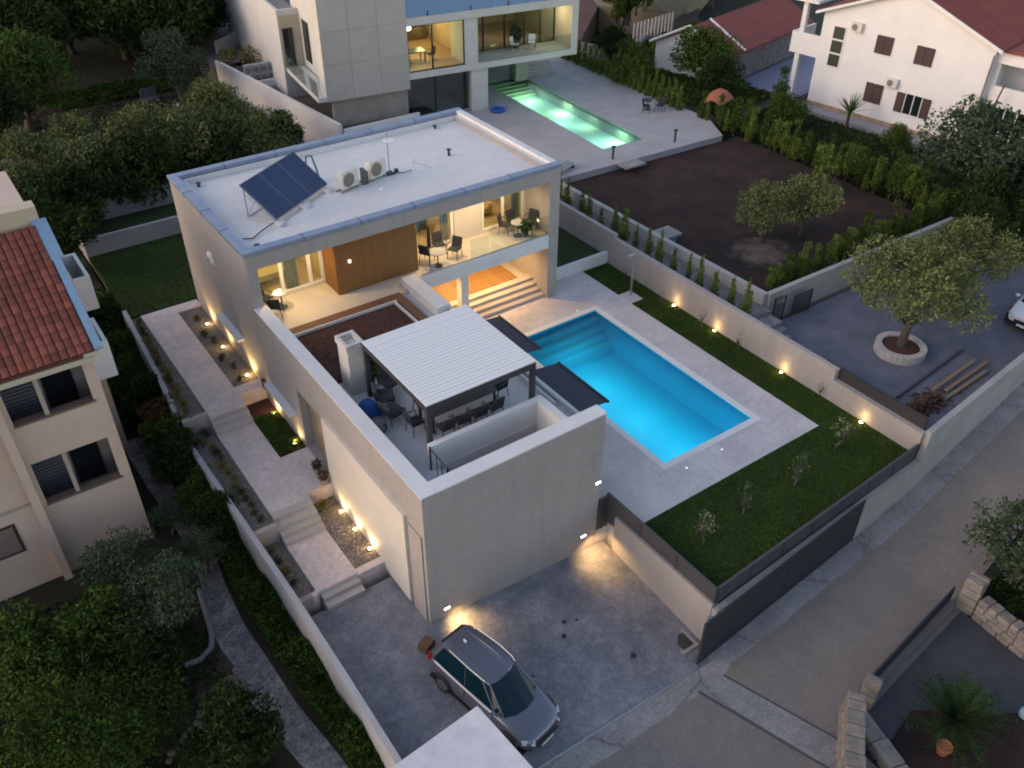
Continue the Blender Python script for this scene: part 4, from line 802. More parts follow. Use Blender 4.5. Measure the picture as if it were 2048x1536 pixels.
    for sgn in (1, -1):
        part('headlight', MB().add([(2.02, .50*sgn, .70), (1.80, .80*sgn, .78), (1.86, .81*sgn, .66), (2.11, .55*sgn, .60), (2.06, .50*sgn, .72), (1.80, .845*sgn, .80), (1.88, .85*sgn, .66), (2.14, .56*sgn, .60)], [(0, 1, 2, 3), (7, 6, 5, 4), (0, 4, 5, 1), (1, 5, 6, 2), (2, 6, 7, 3), (3, 7, 4, 0)]), M('headlight', (.55, .58, .62), .1), t, world=False)
        part('tail_light', MB().cbox((-2.09, .70*sgn, .87), (.16, .26, .12), R(-32)*sgn), M('tail_red', (.25, .008, .008), .2), t, world=False, bevel=.03)
        part('mirror', MB().cbox((.72, 1.0*sgn, 1.06), (.13, .20, .13)), paint if not roofrails else paint, t, world=False, bevel=.04)
    part('grille', MB().cbox((2.155, 0, .50), (.05, .9, .16)), black, t, world=False, bevel=.02)
    part('bumper_trim', MB().box(-1.9, 1.95, -.90, .90, .20, .27), black, t, world=False)
    part('number_plate', MB().cbox((2.19, 0, .36), (.02, .5, .11)), white, t, world=False)
    part('antenna', MB().cbox((-1.35, 0, 1.64), (.12, .04, .06)), white, t, world=False)
    part('door_line', MB().tube([(-.45, .925, .35), (-.45, .925, .93)], .006, 4).tube([(.62, .925, .35), (.62, .925, .93)], .006, 4).tube([(-.45, -.925, .35), (-.45, -.925, .93)], .006, 4), black, t, world=False)
    part('door_handle', MB().cbox((-.55, .925, .86), (.16, .03, .03)).cbox((.3, .925, .84), (.16, .03, .03)).cbox((-.55, -.925, .86), (.16, .03, .03)).cbox((.3, -.925, .84), (.16, .03, .03)), chrome, t, world=False)
    return t
silver = M('silver_paint', (.17, .18, .22), .26, .05, 2, metal=.6)
CARX, CARY, CARH = .18, -3.38, -77
car('silver compact SUV with roof rails parked nose out on the stamped driveway', (CARX, CARY, zd(CARX, CARY)), R(CARH), silver, pitch=.075, rollx=-.06)
bx = single('cardboard_box', MB().cbox((-.6, -.72, zd(-.55, -.75)+.15), (.45, .36, .30), .4), M('brown_box', (.13, .075, .04), .9), 'small brown box standing at the rear corner of the silver car', 'box')
car('white car parked at the far edge of the neighbouring paved drive', (33.3, -1.9, 1.02), R(188), M('white_car_paint', (.72, .74, .78), .25), roofrails=False)
# ================================================================== NEIGHBOURING GROUND
soil_g = M('plot_soil', (.045, .019, .013), 1, .8, .5, .9, 4, col2=(.010, .006, .006))
add_grain(soil_g, 7, .35)
struct('soil_plot', MB().prism([(22.25, 5.6), (37.2, 5.6), (37.4, 21.7), (22.3, 22.3)], -1, 1.6), soil_g)
def sand_mat():
    m = M('sand', (.15, .115, .09), 1, .8, 1.3, .6, 8, col2=(.07, .05, .04)); t = m.node_tree; b = t.nodes['Principled BSDF']; src = b.inputs['Base Color'].links[0].from_socket
    tc = t.nodes.new('ShaderNodeTexCoord'); ln = t.nodes.new('ShaderNodeVectorMath'); ln.operation = 'LENGTH'; mp = t.nodes.new('ShaderNodeMapping'); mp.inputs['Scale'].default_value = (1/2.3, 1/1.9, 0); t.links.new(tc.outputs['Object'], mp.inputs[0]); t.links.new(mp.outputs[0], ln.inputs[0])
    n = t.nodes.new('ShaderNodeTexNoise'); n.inputs['Scale'].default_value = 1.4; n.inputs['Detail'].default_value = 6; t.links.new(tc.outputs['Object'], n.inputs['Vector']); ad = t.nodes.new('ShaderNodeMath'); ad.operation = 'ADD'; t.links.new(ln.outputs['Value'], ad.inputs[0]); t.links.new(n.outputs[0], ad.inputs[1])
    mr = t.nodes.new('ShaderNodeMapRange'); mr.inputs[1].default_value = .85; mr.inputs[2].default_value = 1.35; t.links.new(ad.outputs[0], mr.inputs[0]); mx = t.nodes.new('ShaderNodeMix'); mx.data_type = 'RGBA'; t.links.new(mr.outputs[0], mx.inputs[0]); t.links.new(src, mx.inputs[6]); mx.inputs[7].default_value = (.017, .010, .009, 1); t.links.new(mx.outputs[2], b.inputs['Base Color']); return m
sp_ = struct('sand_patch', MB().prism([(2.6*math.cos(a)*(1+.1*math.sin(3*a)), 2.2*math.sin(a)*(1+.12*math.cos(2*a))) for a in np.linspace(0, 6.1, 26)], -.1, .012), sand_mat()); sp_.location = (26.3, 9.6, 1.6)
struct('hedge_bed', MB().prism([(19.46, 5.0), (21.8, 5.0), (21.5, 24), (19.46, 24)], -1, 1.9), M('bed_gravel_pale', (.20, .195, .20), 1, .7, 2, .4, 14, col2=(.10, .10, .11)))
single('plot_wall', MB().prism([(21.75, 5.55), (22.05, 5.55), (21.75, 22.2), (21.45, 22.2)], -.5, 2.5), stucco_w if False else M('plot_wall_grey', (.40, .385, .37), .9, .35, 1.2, .12, 20), 'grey concrete wall between the hedge bed and the bare soil plot', 'wall')
single('plot_wall', MB().prism([(22.05, 5.4), (22.05, 5.65), (36.6, 5.35), (36.6, 5.1)], -.5, 2.5), M('plot_wall_grey', (0, 0, 0)), 'long low concrete wall between the soil plot and the neighbouring paved drive', 'wall')
single('concrete_cover', MB().cbox((22.6, 13.2, 2.2), (1.5, 1.1, .12)).box(22.1, 23.1, 12.8, 13.6, 1.4, 2.13), conc, 'flat pale concrete cover sitting on the soil plot wall', 'concrete cover')
paving2 = M('drive_paving', (.15, .155, .195), .75, .7, .6, .25, 9, col2=(.09, .098, .135))
add_grain(paving2, 9, .2)
struct('neighbour_drive', MB().prism([(19.46, -4.74), (28, -3.94), (34, -3.05), (44, -.5), (44, 5.0), (19.46, 5.0)], -1.2, 1.0), paving2)
for i in range(3): single('garden_step', MB().box(19.5, 21.7, 4.2-.32*i, 4.98-.32*i if i == 0 else 4.518-.32*(i-1), .9, 1.75-.24*i), conc, ('upper', 'middle', 'lowest')[i]+' pale step going down from the hedge bed to the paved drive', 'step', 'steps at the end of the hedge bed')
# stone planter ring with the big olive
rg = thing('stone_planter', 'round whitish stone ring planter round the trunk of the big olive tree', 'planter', (25.1, .1, 1.0))
n = 26
for k in range(n):
    a0, a1 = 2*math.pi*k/n+.006, 2*math.pi*(k+1)/n-.006; m = MB(); r0, r1 = .84, 1.12; h = .42+random.uniform(-.01, .01)
    P8 = [(r*math.cos(a), r*math.sin(a), z) for z in (0, h) for r, a in ((r0, a0), (r1, a0), (r1, a1), (r0, a1))]
    m.add(P8, [(0, 3, 2, 1), (4, 5, 6, 7), (0, 1, 5, 4), (1, 2, 6, 5), (2, 3, 7, 6), (3, 0, 4, 7)])
    part('stone', m, M('ring_stone', (.50, .47, .45), .9, .35, 3, .3, 18, island=.05), rg, world=False)
part('soil', MB().lathe([(.86, .3), (.5, .38), (.01, .42)], n=18), soil_t, rg, world=False)
def gate_leaf(loc, rz, label, w_=1.3, h=1.25):
    g = thing('metal_gate', label, 'gate', loc, rz)
    part('frame', MB().box(0, w_, -.03, .03, h-.06, h).box(0, w_, -.03, .03, .05, .11).box(0, .06, -.03, .03, .11, h-.06).box(w_-.06, w_, -.03, .03, .11, h-.06), dark, g, world=False)
    me = MB().box(-.012, .012, -.01, .01, .11, h-.06).mesh('bar', dark)
    for i in range(int(w_/.12)-1): inst(me, 'bar', g, (.12+i*.12, 0, 0))
    me2 = MB().box(.06, w_-.06, -.02, -.012, 0, .07).mesh('slat', dark)
    for i in range(8): inst(me2, 'slat', g, (0, 0, .14+i*.13))
gate_leaf((21.95, 5.02, 1.0), R(-8), 'narrow tall dark metal gate leaf at the corner of the soil plot wall', .7, 1.5)
gate_leaf((23.4, 5.0, 1.02), R(-3), 'square dark metal gate leaf leaning against the soil plot wall', 1.25, 1.15)
# debris on the drive
planks = M('raw_plank', (.28, .20, .13), .9, .4, 3, island=.2)
for (a, b, lb) in (((22.0, -2.0, 1.06), (27.6, -1.5, 1.06), 'long dark pole lying across the paved drive by the rubble'),): single('metal_pole', MB().tube([a, b], .06), dark, lb, 'pole')
for i, (a, b, lb) in enumerate((((23.6, -2.6, 1.12), (27.2, -2.35, 1.2), 'upper pale plank lying on the rubble heap'), ((24.0, -2.95, 1.1), (27.5, -2.75, 1.2), 'middle pale plank lying on the rubble heap'), ((23.4, -3.25, 1.08), (26.9, -3.1, 1.12), 'pale plank nearest the street wall'))):
    v = Vector(b)-Vector(a); single('plank', MB().cbox(tuple((Vector(a)+Vector(b))/2), (v.length, .16, .05), math.atan2(v.y, v.x)), planks, lb, 'plank', 'planks on the rubble heap')
single('concrete_slab', MB().cbox((20.9, -3.4, 1.1), (1.5, .7, .2), .2), conc, 'pale concrete slab at the street end of the paved drive', 'concrete slab')
rb = MB()
for k in range(260):
    r_ = abs(random.gauss(0, .55)); a = random.uniform(0, 6.28); x = 22.6+r_*math.cos(a)*1.5; y = -3.0+r_*math.sin(a)*.55
    rb.cbox((x, y, 1.02+.45*math.exp(-r_*r_*1.5)*random.random()), (random.uniform(.05, .35), random.uniform(.03, .10), random.uniform(.03, .09)), tilt=(random.uniform(-.6, .6), random.uniform(-.6, .6), random.uniform(0, 3.1)))
o = part('rubble', rb, M('rubble', (.12, .07, .045), 1, .6, 6, island=.5)); meta(o, 'brown heap of rubble, offcuts and dry branches on the paved drive', 'rubble', kind='stuff')
single('grey_fence', MB().prism([(19.47, -4.6), (19.62, -4.6), (19.62, .2), (19.47, .2)], 1.0, 2.75), M('fence_brown', (.035, .031, .032), .8, .3, 4), 'dark brown board screen behind the lower part of the cream garden wall', 'fence')
# second villa pool terrace ------------------------------------------------
deck2 = stone_tiles('deck2_tiles', (.42, .40, .41), 1.0, 1.0, .012, .8, .06, 0, .85, .3)
a2 = R(-3.5)
def P2(u, v_, O=(27.75, 24.45)): return (O[0]+u*math.cos(a2)-v_*math.sin(a2), O[1]+u*math.sin(a2)+v_*math.cos(a2))
PW, PL = 3.35, 15.2
c = [P2(0, 0), P2(PW, 0), P2(PW, PL), P2(0, PL)]
DK = MB(); ob = [(14.0, 22.5), (35.9, 21.75), (37.6, 26.0), (37.4, 52), (14.0, 60)]
def stripquad(a, b, cc, dd): DK.prism([a, b, cc, dd], -.5, 2.0)
far_ = (34, 52)
stripquad((22.45, 22.35), (35.9, 21.75), c[1], c[0]); stripquad((35.9, 21.75), (38.0, 26), (37.6, 52), c[1]) if False else None
stripquad((35.9, 21.75), (37.4, 24.5), c[2], c[1]); stripquad((37.4, 24.5), (37.9, 44), (33, 44), c[2]); stripquad(c[3], c[2], (33, 44), (22.45, 44)); stripquad((22.45, 22.35), c[0], c[3], (22.45, 44))
struct('neighbour_terrace', DK, deck2)
p2 = thing('swimming_pool', 'narrow glowing green-lit swimming pool on the neighbouring terrace', 'swimming pool', (29.5, 32, 0))
sh = MB(); pts = c; pc = [(sum(q[0] for q in c)/4, sum(q[1] for q in c)/4)]
sh.prism(pts, 1.0, 1.1)
for i in range(4):
    a, b = pts[i], pts[(i+1) % 4]; d_ = Vector((b[0]-a[0], b[1]-a[1])).normalized(); n_ = Vector((-d_.y, d_.x))*-.08
    sh.prism([a, b, (b[0]+n_.x, b[1]+n_.y), (a[0]+n_.x, a[1]+n_.y)], 1.1, 1.995)
part('basin', sh, M('pool2_tile', (.34, .66, .56), .6, .35, .6, col2=(.24, .58, .50)), p2)
for i in range(5): part('pool_step', MB().prism([P2(.02, PL-.02-.42*i), P2(PW-.02, PL-.02-.42*i), P2(PW-.02, PL-.44-.42*i+.02), P2(.02, PL-.44-.42*i+.02)], 1.102, 1.8-.13*i), M('pool2_step', (.42, .66, .46), .6), p2)
part('water', MB().quad((*c[0], 1.90), (*c[1], 1.90), (*c[2], 1.90), (*c[3], 1.90)), water('pool2_water', (.80, .98, .92)), p2)
for (u, v_, e_, cl) in ((2.75, 2.2, 80, (1, 1, .60)), (2.75, 5.6, 30, (1, 1, .6)), (2.75, 8.8, 90, (1, 1, .5)), (2.2, 12.2, 60, (1, 1, .5)), (.7, 9.6, 40, (1, 1, .6)), (.7, 1.4, 30, (1, 1, .6))):
    x, y = P2(u, v_); lamp('underwater_lamp_and_fill', 'AREA', (x, y, 1.78), e_*.30, (1, 1, .62), p2, 1.1)
for v_ in (2.5, 7, 11.5):
    x, y = P2(1.6, v_); lamp('underwater_lamp_and_fill', 'AREA', (x, y, 1.82), 22, (.75, 1, .92), p2, 3.0); lamp('underwater_lamp_and_fill', 'POINT', (x, y, 1.62), 16, (.85, 1, .85), p2, .5)  # broad area and point fills, added to even out floor and walls
# ================================================================== SECOND VILLA
v2 = thing('concrete_villa', 'modern concrete villa with lit glazing and a long glass-railed balcony behind the roof', 'house', (19.98, 35.47, 0), R(-7.5))
cpan = M('concrete_panel', (.47, .425, .38), .85, .35, 1.2, .12, 18, col2=(.36, .325, .30), island=.05)
cwall = M('concrete_light', (.60, .575, .54), .85, .2, 1, .08, 20)
beige = M('beige_render', (.50, .44, .33), .9, .2, 1, .05, 20)
def V(name, mb, mat, **k): return part(name, mb, mat, v2, world=False, **k)
V('tower_wall', MB().box(-5.75, -.02, .03, 1.4, 4.32, 12.8).box(-5.0, -.02, 1.401, 9.0, 4.62, 12.8), cwall)
for i, (xa, xb) in enumerate(((-5.78, -3.92), (-3.90, -2.0), (-1.98, 0))):
    for j, (za, zb) in enumerate(((4.3, 6.55), (6.57, 8.6), (8.62, 10.7), (10.72, 12.8))):
        V('panel', MB().box(xa, xb, -.01-.004*((i+j) % 2), .028, za, zb), cpan)
V('plinth_wall', MB().box(-5.3, -.05, .45, .75, .5, 4.29), M('plinth_stone', (.36, .31, .27), .9, .4, 1.5, .2, 14))
V('balcony_slab', MB().box(-6.35, -5.05, .04, 7.2, 4.32, 4.6), cwall)
V('glass_rail', MB().box(-6.33, -6.30, .04, 7.2, 4.62, 5.6), railglass)
for (ya, yb, za, zb) in ((2.0, 3.6, 4.75, 7.6), (5.2, 6.5, 5.2, 7.9)): V('window', MB().box(-5.06, -5.002, ya, yb, za, zb), M('window_dark', (.015, .02, .025), .1))
V('side_block', MB().box(-6.5, -5.0, 7.3, 24, .6, 8.1), cwall)
V('block_face', MB().box(-6.4, -5.02, 7.27, 7.298, 4.62, 8.05), beige)
dr_ = V('door', MB().box(-6.2, -5.65, 7.22, 7.268, 4.7, 7.1), M('window_dark', (0, 0, 0))); part('door_frame', MB().box(-6.27, -6.202, 7.21, 7.26, 4.65, 7.2).box(-5.648, -5.58, 7.21, 7.26, 4.65, 7.2).box(-6.27, -5.58, 7.21, 7.26, 7.102, 7.2), black, dr_, world=False)
V('block_roof', MB().box(-6.3, -5.01, 7.5, 24, 8.102, 8.16), M('roof_gravel', (.26, .24, .22), 1, .5, 4, .4, 20))
V('parapet', MB().box(-6.5, -6.3, 7.3, 24, 8.102, 8.4).box(-6.299, -5.01, 7.3, 7.5, 8.102, 8.4), cwall)
V('floor_slab', MB().box(0.01, 12.95, 0, 9, 4.9, 5.3), cwall); V('floor_slab', MB().box(0.01, 12.95, 0, 9, 8.3, 8.8), cwall)
V('end_wall', MB().box(12.45, 12.95, .002, 9, 5.302, 8.298), beige)
V('end_face', MB().box(12.45, 12.95, -.03, 0, 4.9, 8.8), cwall)
V('wall', MB().box(4.15, 5.15, .15, 2.4, 5.302, 8.298), cwall)
def glaz2(x0, x1, y, z0, z1, splits):
    f = V('window', MB().box(x0, x1, y, y+.1, z1-.07, z1).box(x0, x1, y, y+.1, z0, z0+.07).box(x0, x0+.07, y, y+.1, z0+.07, z1-.07).box(x1-.07, x1, y, y+.1, z0+.07, z1-.07), black)
    xs = [x0]+splits+[x1]
    for s_ in splits: part('mullion', MB().box(s_-.05, s_+.05, y, y+.1, z0+.07, z1-.07), black, f, world=False)
    for a, b in zip(xs, xs[1:]): part('pane', MB().box(a+.05, b-.05, y+.045, y+.055, z0+.07, z1-.07), pane, f, world=False)
glaz2(.02, 4.14, .15, 5.31, 8.29, [1.8]); glaz2(5.3, 12.4, 2.3, 5.31, 8.29, [6.6, 8.3, 9.9, 11.2]); glaz2(.02, 4.5, .9, 2.0, 4.88, [2.2])
V('glass_rail', MB().box(5.2, 12.44, .03, .06, 5.32, 6.35), railglass)
V('room_wall', MB().box(0.02, 12.4, 8.6, 8.7, 5.31, 8.29).box(4.7, 4.8, 2.5, 8.59, 5.31, 8.29), M('room_wall_warm', (0, 0, 0)))
V('room_floor', MB().box(.02, 12.44, 2.41, 8.59, 5.302, 5.33).box(.02, 4.14, .26, 2.409, 5.302, 5.33), M('room_floor_wood', (0, 0, 0)))
V('balcony_floor', MB().box(5.151, 12.44, .07, 2.29, 5.302, 5.34), M('balcony_tile', (.36, .38, .36), .7))
V('column', MB().box(4.62, 5.88, .15, .55, 2.0, 4.898), cwall)
V('column', MB().box(10.4, 11.5, 4.5, 5.6, 2.0, 4.898), M('plinth_stone', (0, 0, 0)))
V('rear_wall', MB().box(-5, 12.9, 8.5, 8.9, 1.9, 4.898), cwall)
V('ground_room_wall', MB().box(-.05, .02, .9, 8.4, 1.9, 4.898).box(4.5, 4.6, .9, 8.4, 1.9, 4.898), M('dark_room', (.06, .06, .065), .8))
for i in range(4): V('step', MB().box(11.6, 14.2, 5.0+.35*i, 5.35+.35*i, 1.9, 2.15+.16*i), step_stone)
V('upper_floor', MB().box(.5, 12.5, 3.2, 9, 8.802, 12), cwall); V('glass_balustrade', MB().box(.02, 6.4, .04, .07, 8.82, 10.1).box(6.45, 12.9, .04, .07, 8.82, 10.1), M('sky_reflect_glass', (.27, .42, .66), .15, metal=.2, spec=.7))  # balustrade: the sky's blue reflection is put into the base colour
for x in (1.5, 4.6, 7.4, 10.2): V('glass_post', MB().box(x-.03, x+.03, 0.0, .10, 8.80, 9.1), black)
V('pendant_lamp', MB().lathe([(.02, 7.75), (.2, 7.65), (.2, 7.45), (.02, 7.38)], (1.0, 2.4, 0), 16), M('pendant_glow', (1, .85, .6), .5, emit=16, emitcol=(1, .80, .48)))
q = lamp('room_light', 'POINT', (0, 0, 0), 110, (1, .68, .30), v2, .3); q.location = (1.8, 2.6, 7.2)
q = lamp('room_light', 'POINT', (0, 0, 0), 110, (1, .68, .32), v2, .3); q.location = (3.2, 5.6, 7.4)
q = lamp('loggia_light', 'POINT', (0, 0, 0), 75, (1, .85, .50), v2, .3); q.location = (11.2, 1.3, 7.9)
q = lamp('room_light', 'POINT', (0, 0, 0), 40, (1, .78, .5), v2, .3); q.location = (8.5, 4.5, 7.6)
def loc2(x, y, z=0): a = R(-7.5); return (19.98+x*math.cos(a)-y*math.sin(a), 35.47+x*math.sin(a)+y*math.cos(a), z)
kt2 = thing('dining_set', 'dark dining table seen in the lamplit room of the concrete villa', 'table', loc2(1.3, 2.2, 5.33), R(-7.5)); part('tabletop', MB().box(-.7, .7, -.5, .5, .72, .77), M('table_dark', (0, 0, 0)), kt2, world=False)
for x in (-.6, .6):
    for y in (-.4, .4): part('leg', MB().box(x-.03, x+.03, y-.03, y+.03, 0, .719), dark, kt2, world=False)
ch2 = sling_chair(loc2(.4, 1.6, 5.33), R(100), 'dark chair at the left side of the dining table in the concrete villa', 'chairs inside the concrete villa')
sling_chair(loc2(2.4, 2.0, 5.33), R(-90), 'dark chair at the right side of the dining table in the concrete villa', 'chairs inside the concrete villa', first=ch2)
kt3 = thing('kitchen_counter', 'brown kitchen counter at the back of the lamplit room of the concrete villa', 'counter', loc2(3.2, 7.2, 5.33), R(-7.5)); part('cabinet', MB().box(-1, 1, -.3, .3, 0, .9), M('cab', (0, 0, 0)), kt3, world=False); part('wall_unit', MB().box(-1, 1, .1, .4, 1.4, 2.3), M('cab', (0, 0, 0)), kt3, world=False)
wch = M('white_plastic', (.7, .7, .7), .5)
wc = sling_chair(loc2(8.6, 1.3, 5.35), R(30), 'white plastic chair on the long balcony, left of the pair', 'white chairs on the long balcony', wch); sling_chair(loc2(9.9, 1.2, 5.35), R(-40), 'white plastic chair on the long balcony, right of the pair', 'white chairs on the long balcony', first=wc)
t = thing('balcony_shrub', 'potted leafy shrub on the long balcony between the white chairs', 'potted plant', loc2(9.0, 1.9, 5.35)); part('pot', MB().lathe([(.15, 0), (.2, .35)], n=12), dark, t, world=False); part('foliage', leafball(MB(), (0, 0, 1.0), .5, 350, .12, 1.3), M('leaf_dark', (.03, .05, .022), .8, island=.4), t, world=False, kind='stuff')
# left courts of the second villa
single('court_wall', MB().prism([(14.1, 34.6), (14.35, 34.6), (12.6, 52), (12.35, 52)], .2, 3.35), stucco_w, 'long white wall beside the olive grove, stepping up along the concrete villa', 'wall')
struct('gravel_court', MB().prism([(14.36, 34.6), (19, 34.4), (19, 46.7), (13.15, 46.7)], .2, 2.45).prism([(13.1, 46.91), (15.5, 46.91), (15.5, 53), (12.6, 53)], .2, 2.6), M('court_gravel', (.14, .12, .115), 1, .6, 1.3, .4, 10, col2=(.08, .07, .07)))
single('court_wall', MB().box(14.4, 20, 34.42, 34.6, .2, 3.0).box(13.5, 13.6, 34.6, 34.7, .2, .3), stucco_w, 'low white wall closing the gravel court toward the flat roof', 'wall')
single('court_wall', MB().box(12.95, 15.0, 46.7, 46.9, .2, 2.95), stucco_w, 'short pale kerb wall in front of the row of air conditioners', 'wall')
struct('side_terrace', MB().prism([(14.0, 22.4), (22.44, 22.36), (22.44, 34.4), (14.0, 34.4)], -.5, 1.95), deck2)
acd = M('ac_dark', (.14, .15, .155), .6)
def big_ac(loc, lb):
    t = thing('heat_pump', lb, 'heat pump', loc, R(-8), 'heat pumps beside the concrete villa')
    part('casing', MB().box(-.28, .28, -.18, .18, .05, 1.4), M('hp_case', (.30, .31, .31), .5), t, world=False, bevel=.02)
    for z in (.42, 1.04): part('fan_grille', MB().lathe([(.23, -.19), (.21, -.20), (.05, -.205)], (-.02, 0, z), 18, 'y'), acd, t, world=False)
    part('foot', MB().box(-.26, .26, -.15, .15, 0, .05), black, t, world=False); return t
hp = big_ac((13.25, 47.5, 2.6), 'leftmost tall heat pump against the white block')
for k, lb in enumerate(('second tall heat pump from the left', 'third tall heat pump from the left', 'rightmost tall heat pump, nearest the glass balcony')): dup(hp, (13.25+(k+1)*.62*.95, 47.45-.03*k, 2.6), label=lb+' beside the concrete villa')
ys = M('leaf_yellow', (.13, .12, .025), .8, island=.4)
for (x, y, lb) in ((13.2, 51.6, 'yellowish shrub in the gravel court farther from the wall corner'), (14.6, 50.6, 'yellowish shrub in the gravel court beside the white block')):
    t = thing('shrub', lb, 'shrub', (x, y, 2.6), 0, 'yellow shrubs in the gravel court'); part('stem', MB().tube([(0, 0, 0), (0, 0, .6)], .04), M('bark', (.09, .07, .055), .95, .5, 6, .5, 20), t, world=False); part('foliage', leafball(MB(), (0, 0, .9), .75, 380, .13, 1.3), ys, t, world=False, kind='stuff')
struct('rear_road', MB().prism([(12.3, 52.1), (40, 52.1), (40, 140), (12, 140), (13, 80)], -.5, 2.6), M('rear_paving', (.13, .115, .12), .95, .5, .6, .2, 6))
single('garden_wall', MB().prism([(22.5, 62), (22.7, 62), (14.0, 56), (13.8, 56)], 2.4, 3.6), M('plot_wall_grey', (0, 0, 0)), 'grey block wall behind the gravel court at the top of the picture', 'wall')
# things on the second terrace
rg_ = thing('inflatable_ring', 'blue swimming ring lying by the column of the concrete villa', 'swimming ring', (26.05, 34.0, 2.0)); part('ring', MB().add([(( .42+.12*math.cos(b))*math.cos(a), (.42+.12*math.cos(b))*math.sin(a), .12+.12*math.sin(b)) for a in np.linspace(0, 2*math.pi, 18, endpoint=False) for b in np.linspace(0, 2*math.pi, 8, endpoint=False)], [(i*8+j, ((i+1) % 18)*8+j, ((i+1) % 18)*8+(j+1) % 8, i*8+(j+1) % 8) for i in range(18) for j in range(8)]), M('ring_blue', (.01, .09, .42), .35), rg_, world=False, smooth=True)
part('handle', MB().tube([(.5, 0, .15), (.95, .1, .2)], .04), M('ring_blue', (0, 0, 0)), rg_, world=False)
def bollard(x, y, lb):
    t = thing('bollard_light', lb, 'bollard light', (x, y, 2.0), 0, 'bollard lights at the terrace edge'); part('post', MB().box(-.05, .05, -.05, .05, 0, .75), dark, t, world=False); part('head', MB().box(-.12, .12, -.07, .07, .752, .86), dark, t, world=False)
bollard(27.2, 22.85, 'dark bollard light on the terrace edge at the pool end'); bollard(32.4, 22.7, 'dark bollard light on the terrace edge right of the pool')
cg = 'dark garden chairs on the neighbouring terrace'
gc = sling_chair((34.6, 27.9, 2.0), R(40), 'dark garden chair nearest the pool on the neighbouring terrace', cg); sling_chair((35.5, 27.5, 2.0), R(-70), 'dark garden chair nearest the hedge on the neighbouring terrace', cg, first=gc); round_table((35.05, 28.3, 2.0), 'small dark garden table between the two chairs by the hedge', .35, dark)
sbd = thing('sunbed', 'flat white-framed sunbed on the terrace corner behind the villa roof', 'sunbed', (23.4, 23.2, 2.0), R(15)); part('frame', MB().box(-.95, .95, -.33, .33, .25, .30), white, sbd, world=False); part('mattress', MB().box(-.9, .9, -.28, .28, .302, .36), M('bed_grey', (.25, .26, .29), .9), sbd, world=False); part('leg', MB().box(-.9, -.85, -.3, .3, 0, .249).box(.85, .9, -.3, .3, 0, .249), dark, sbd, world=False)
struct('paver_slab', MB().cbox((27.7, 21.6, 1.98), (1.6, .9, .1), -.03), conc)
# sunken plots top
struct('brown_field', MB().prism([(38.2, 44), (42, 44.5), (50.7, 52.6), (80, 110), (36, 110)], -.5, 1.9), M('field_brown', (.14, .075, .058), 1, .5, .3, .3, 5))
struct('pale_field', MB().prism([(50.8, 52.5), (55.5, 46.6), (140, 100), (110, 170)], -.5, 1.96), M('field_pale', (.26, .21, .14), 1, .3, .2, .3, 5))
single('garden_wall', MB().prism([(38.2, 44.6), (38.45, 44.6), (40.9, 37.9), (40.65, 37.9)], .5, 2.9), M('wall_grey3', (.26, .25, .25), .9, .3, 1), 'grey wall behind the hedge at the right end of the long balcony', 'wall')
single('garden_wall', MB().prism([(40.9, 37.7), (40.7, 37.9), (50.5, 44.5), (50.7, 44.3)], .5, 2.0), M('wall_grey3', (0, 0, 0)), 'pale wall edging the sunken green plot at the top of the picture', 'wall')
fb = thing('post_row', 'row of pale upright fence posts in front of the sunken plot', 'fence', (46.4, 42.0, 0))
pme = MB().box(-.07, .07, -.07, .07, 1.2, 3.0).mesh('post', M('post_pale', (.42, .40, .38), .8))
for k in range(12): inst(pme, 'post', fb, (-.5+k*.5, k*.09, .3))
struct('green_plot', MB().prism([(38.1, 24), (45.8, 25), (46.5, 36), (60, 48), (44, 42), (38.3, 44)], -.5, 1.45), M('plot_green', (.035, .042, .018), 1, .7, .8, .5, 5, col2=(.05, .03, .02)))
# ================================================================== WHITE HOUSE
struct('white_house_lawn', MB().prism([(37.5, -2), (60, -2), (47.6, 11.5), (45.9, 25.2), (37.6, 24.4)], -.5, .95), M('lawn2', (.020, .034, .012), 1, .6, .9, .6, 12))
struct('house_path', MB().prism([(49.7, 11), (48.6, 10.9), (46.6, 25.4), (48.0, 25.6)], -.4, 1.0), M('path_grey', (.30, .30, .33), .9, .4, 1.5))
struct('house_drive', MB().prism([(45.9, 25.45), (62, 27.5), (64, 40), (47, 33)], -.4, 1.02), M('drive_blue', (.25, .27, .40), .8, .5, .5, .1, 5, col2=(.20, .21, .28)))
WA, WB = Vector((48.02, 24.53)), Vector((49.74, 12.4)); wrz = math.atan2((WB-WA).y, (WB-WA).x)
wh = thing('white_house', 'two-storey white gabled house with dark shutters and a red roof', 'house', (WA.x, WA.y, 1.0), wrz)
whm = M('white_render', (.80, .775, .76), .85, .12, .8, .05, 15)
def W(name, mb, mat, **k): return part(name, mb, mat, wh, world=False, **k)
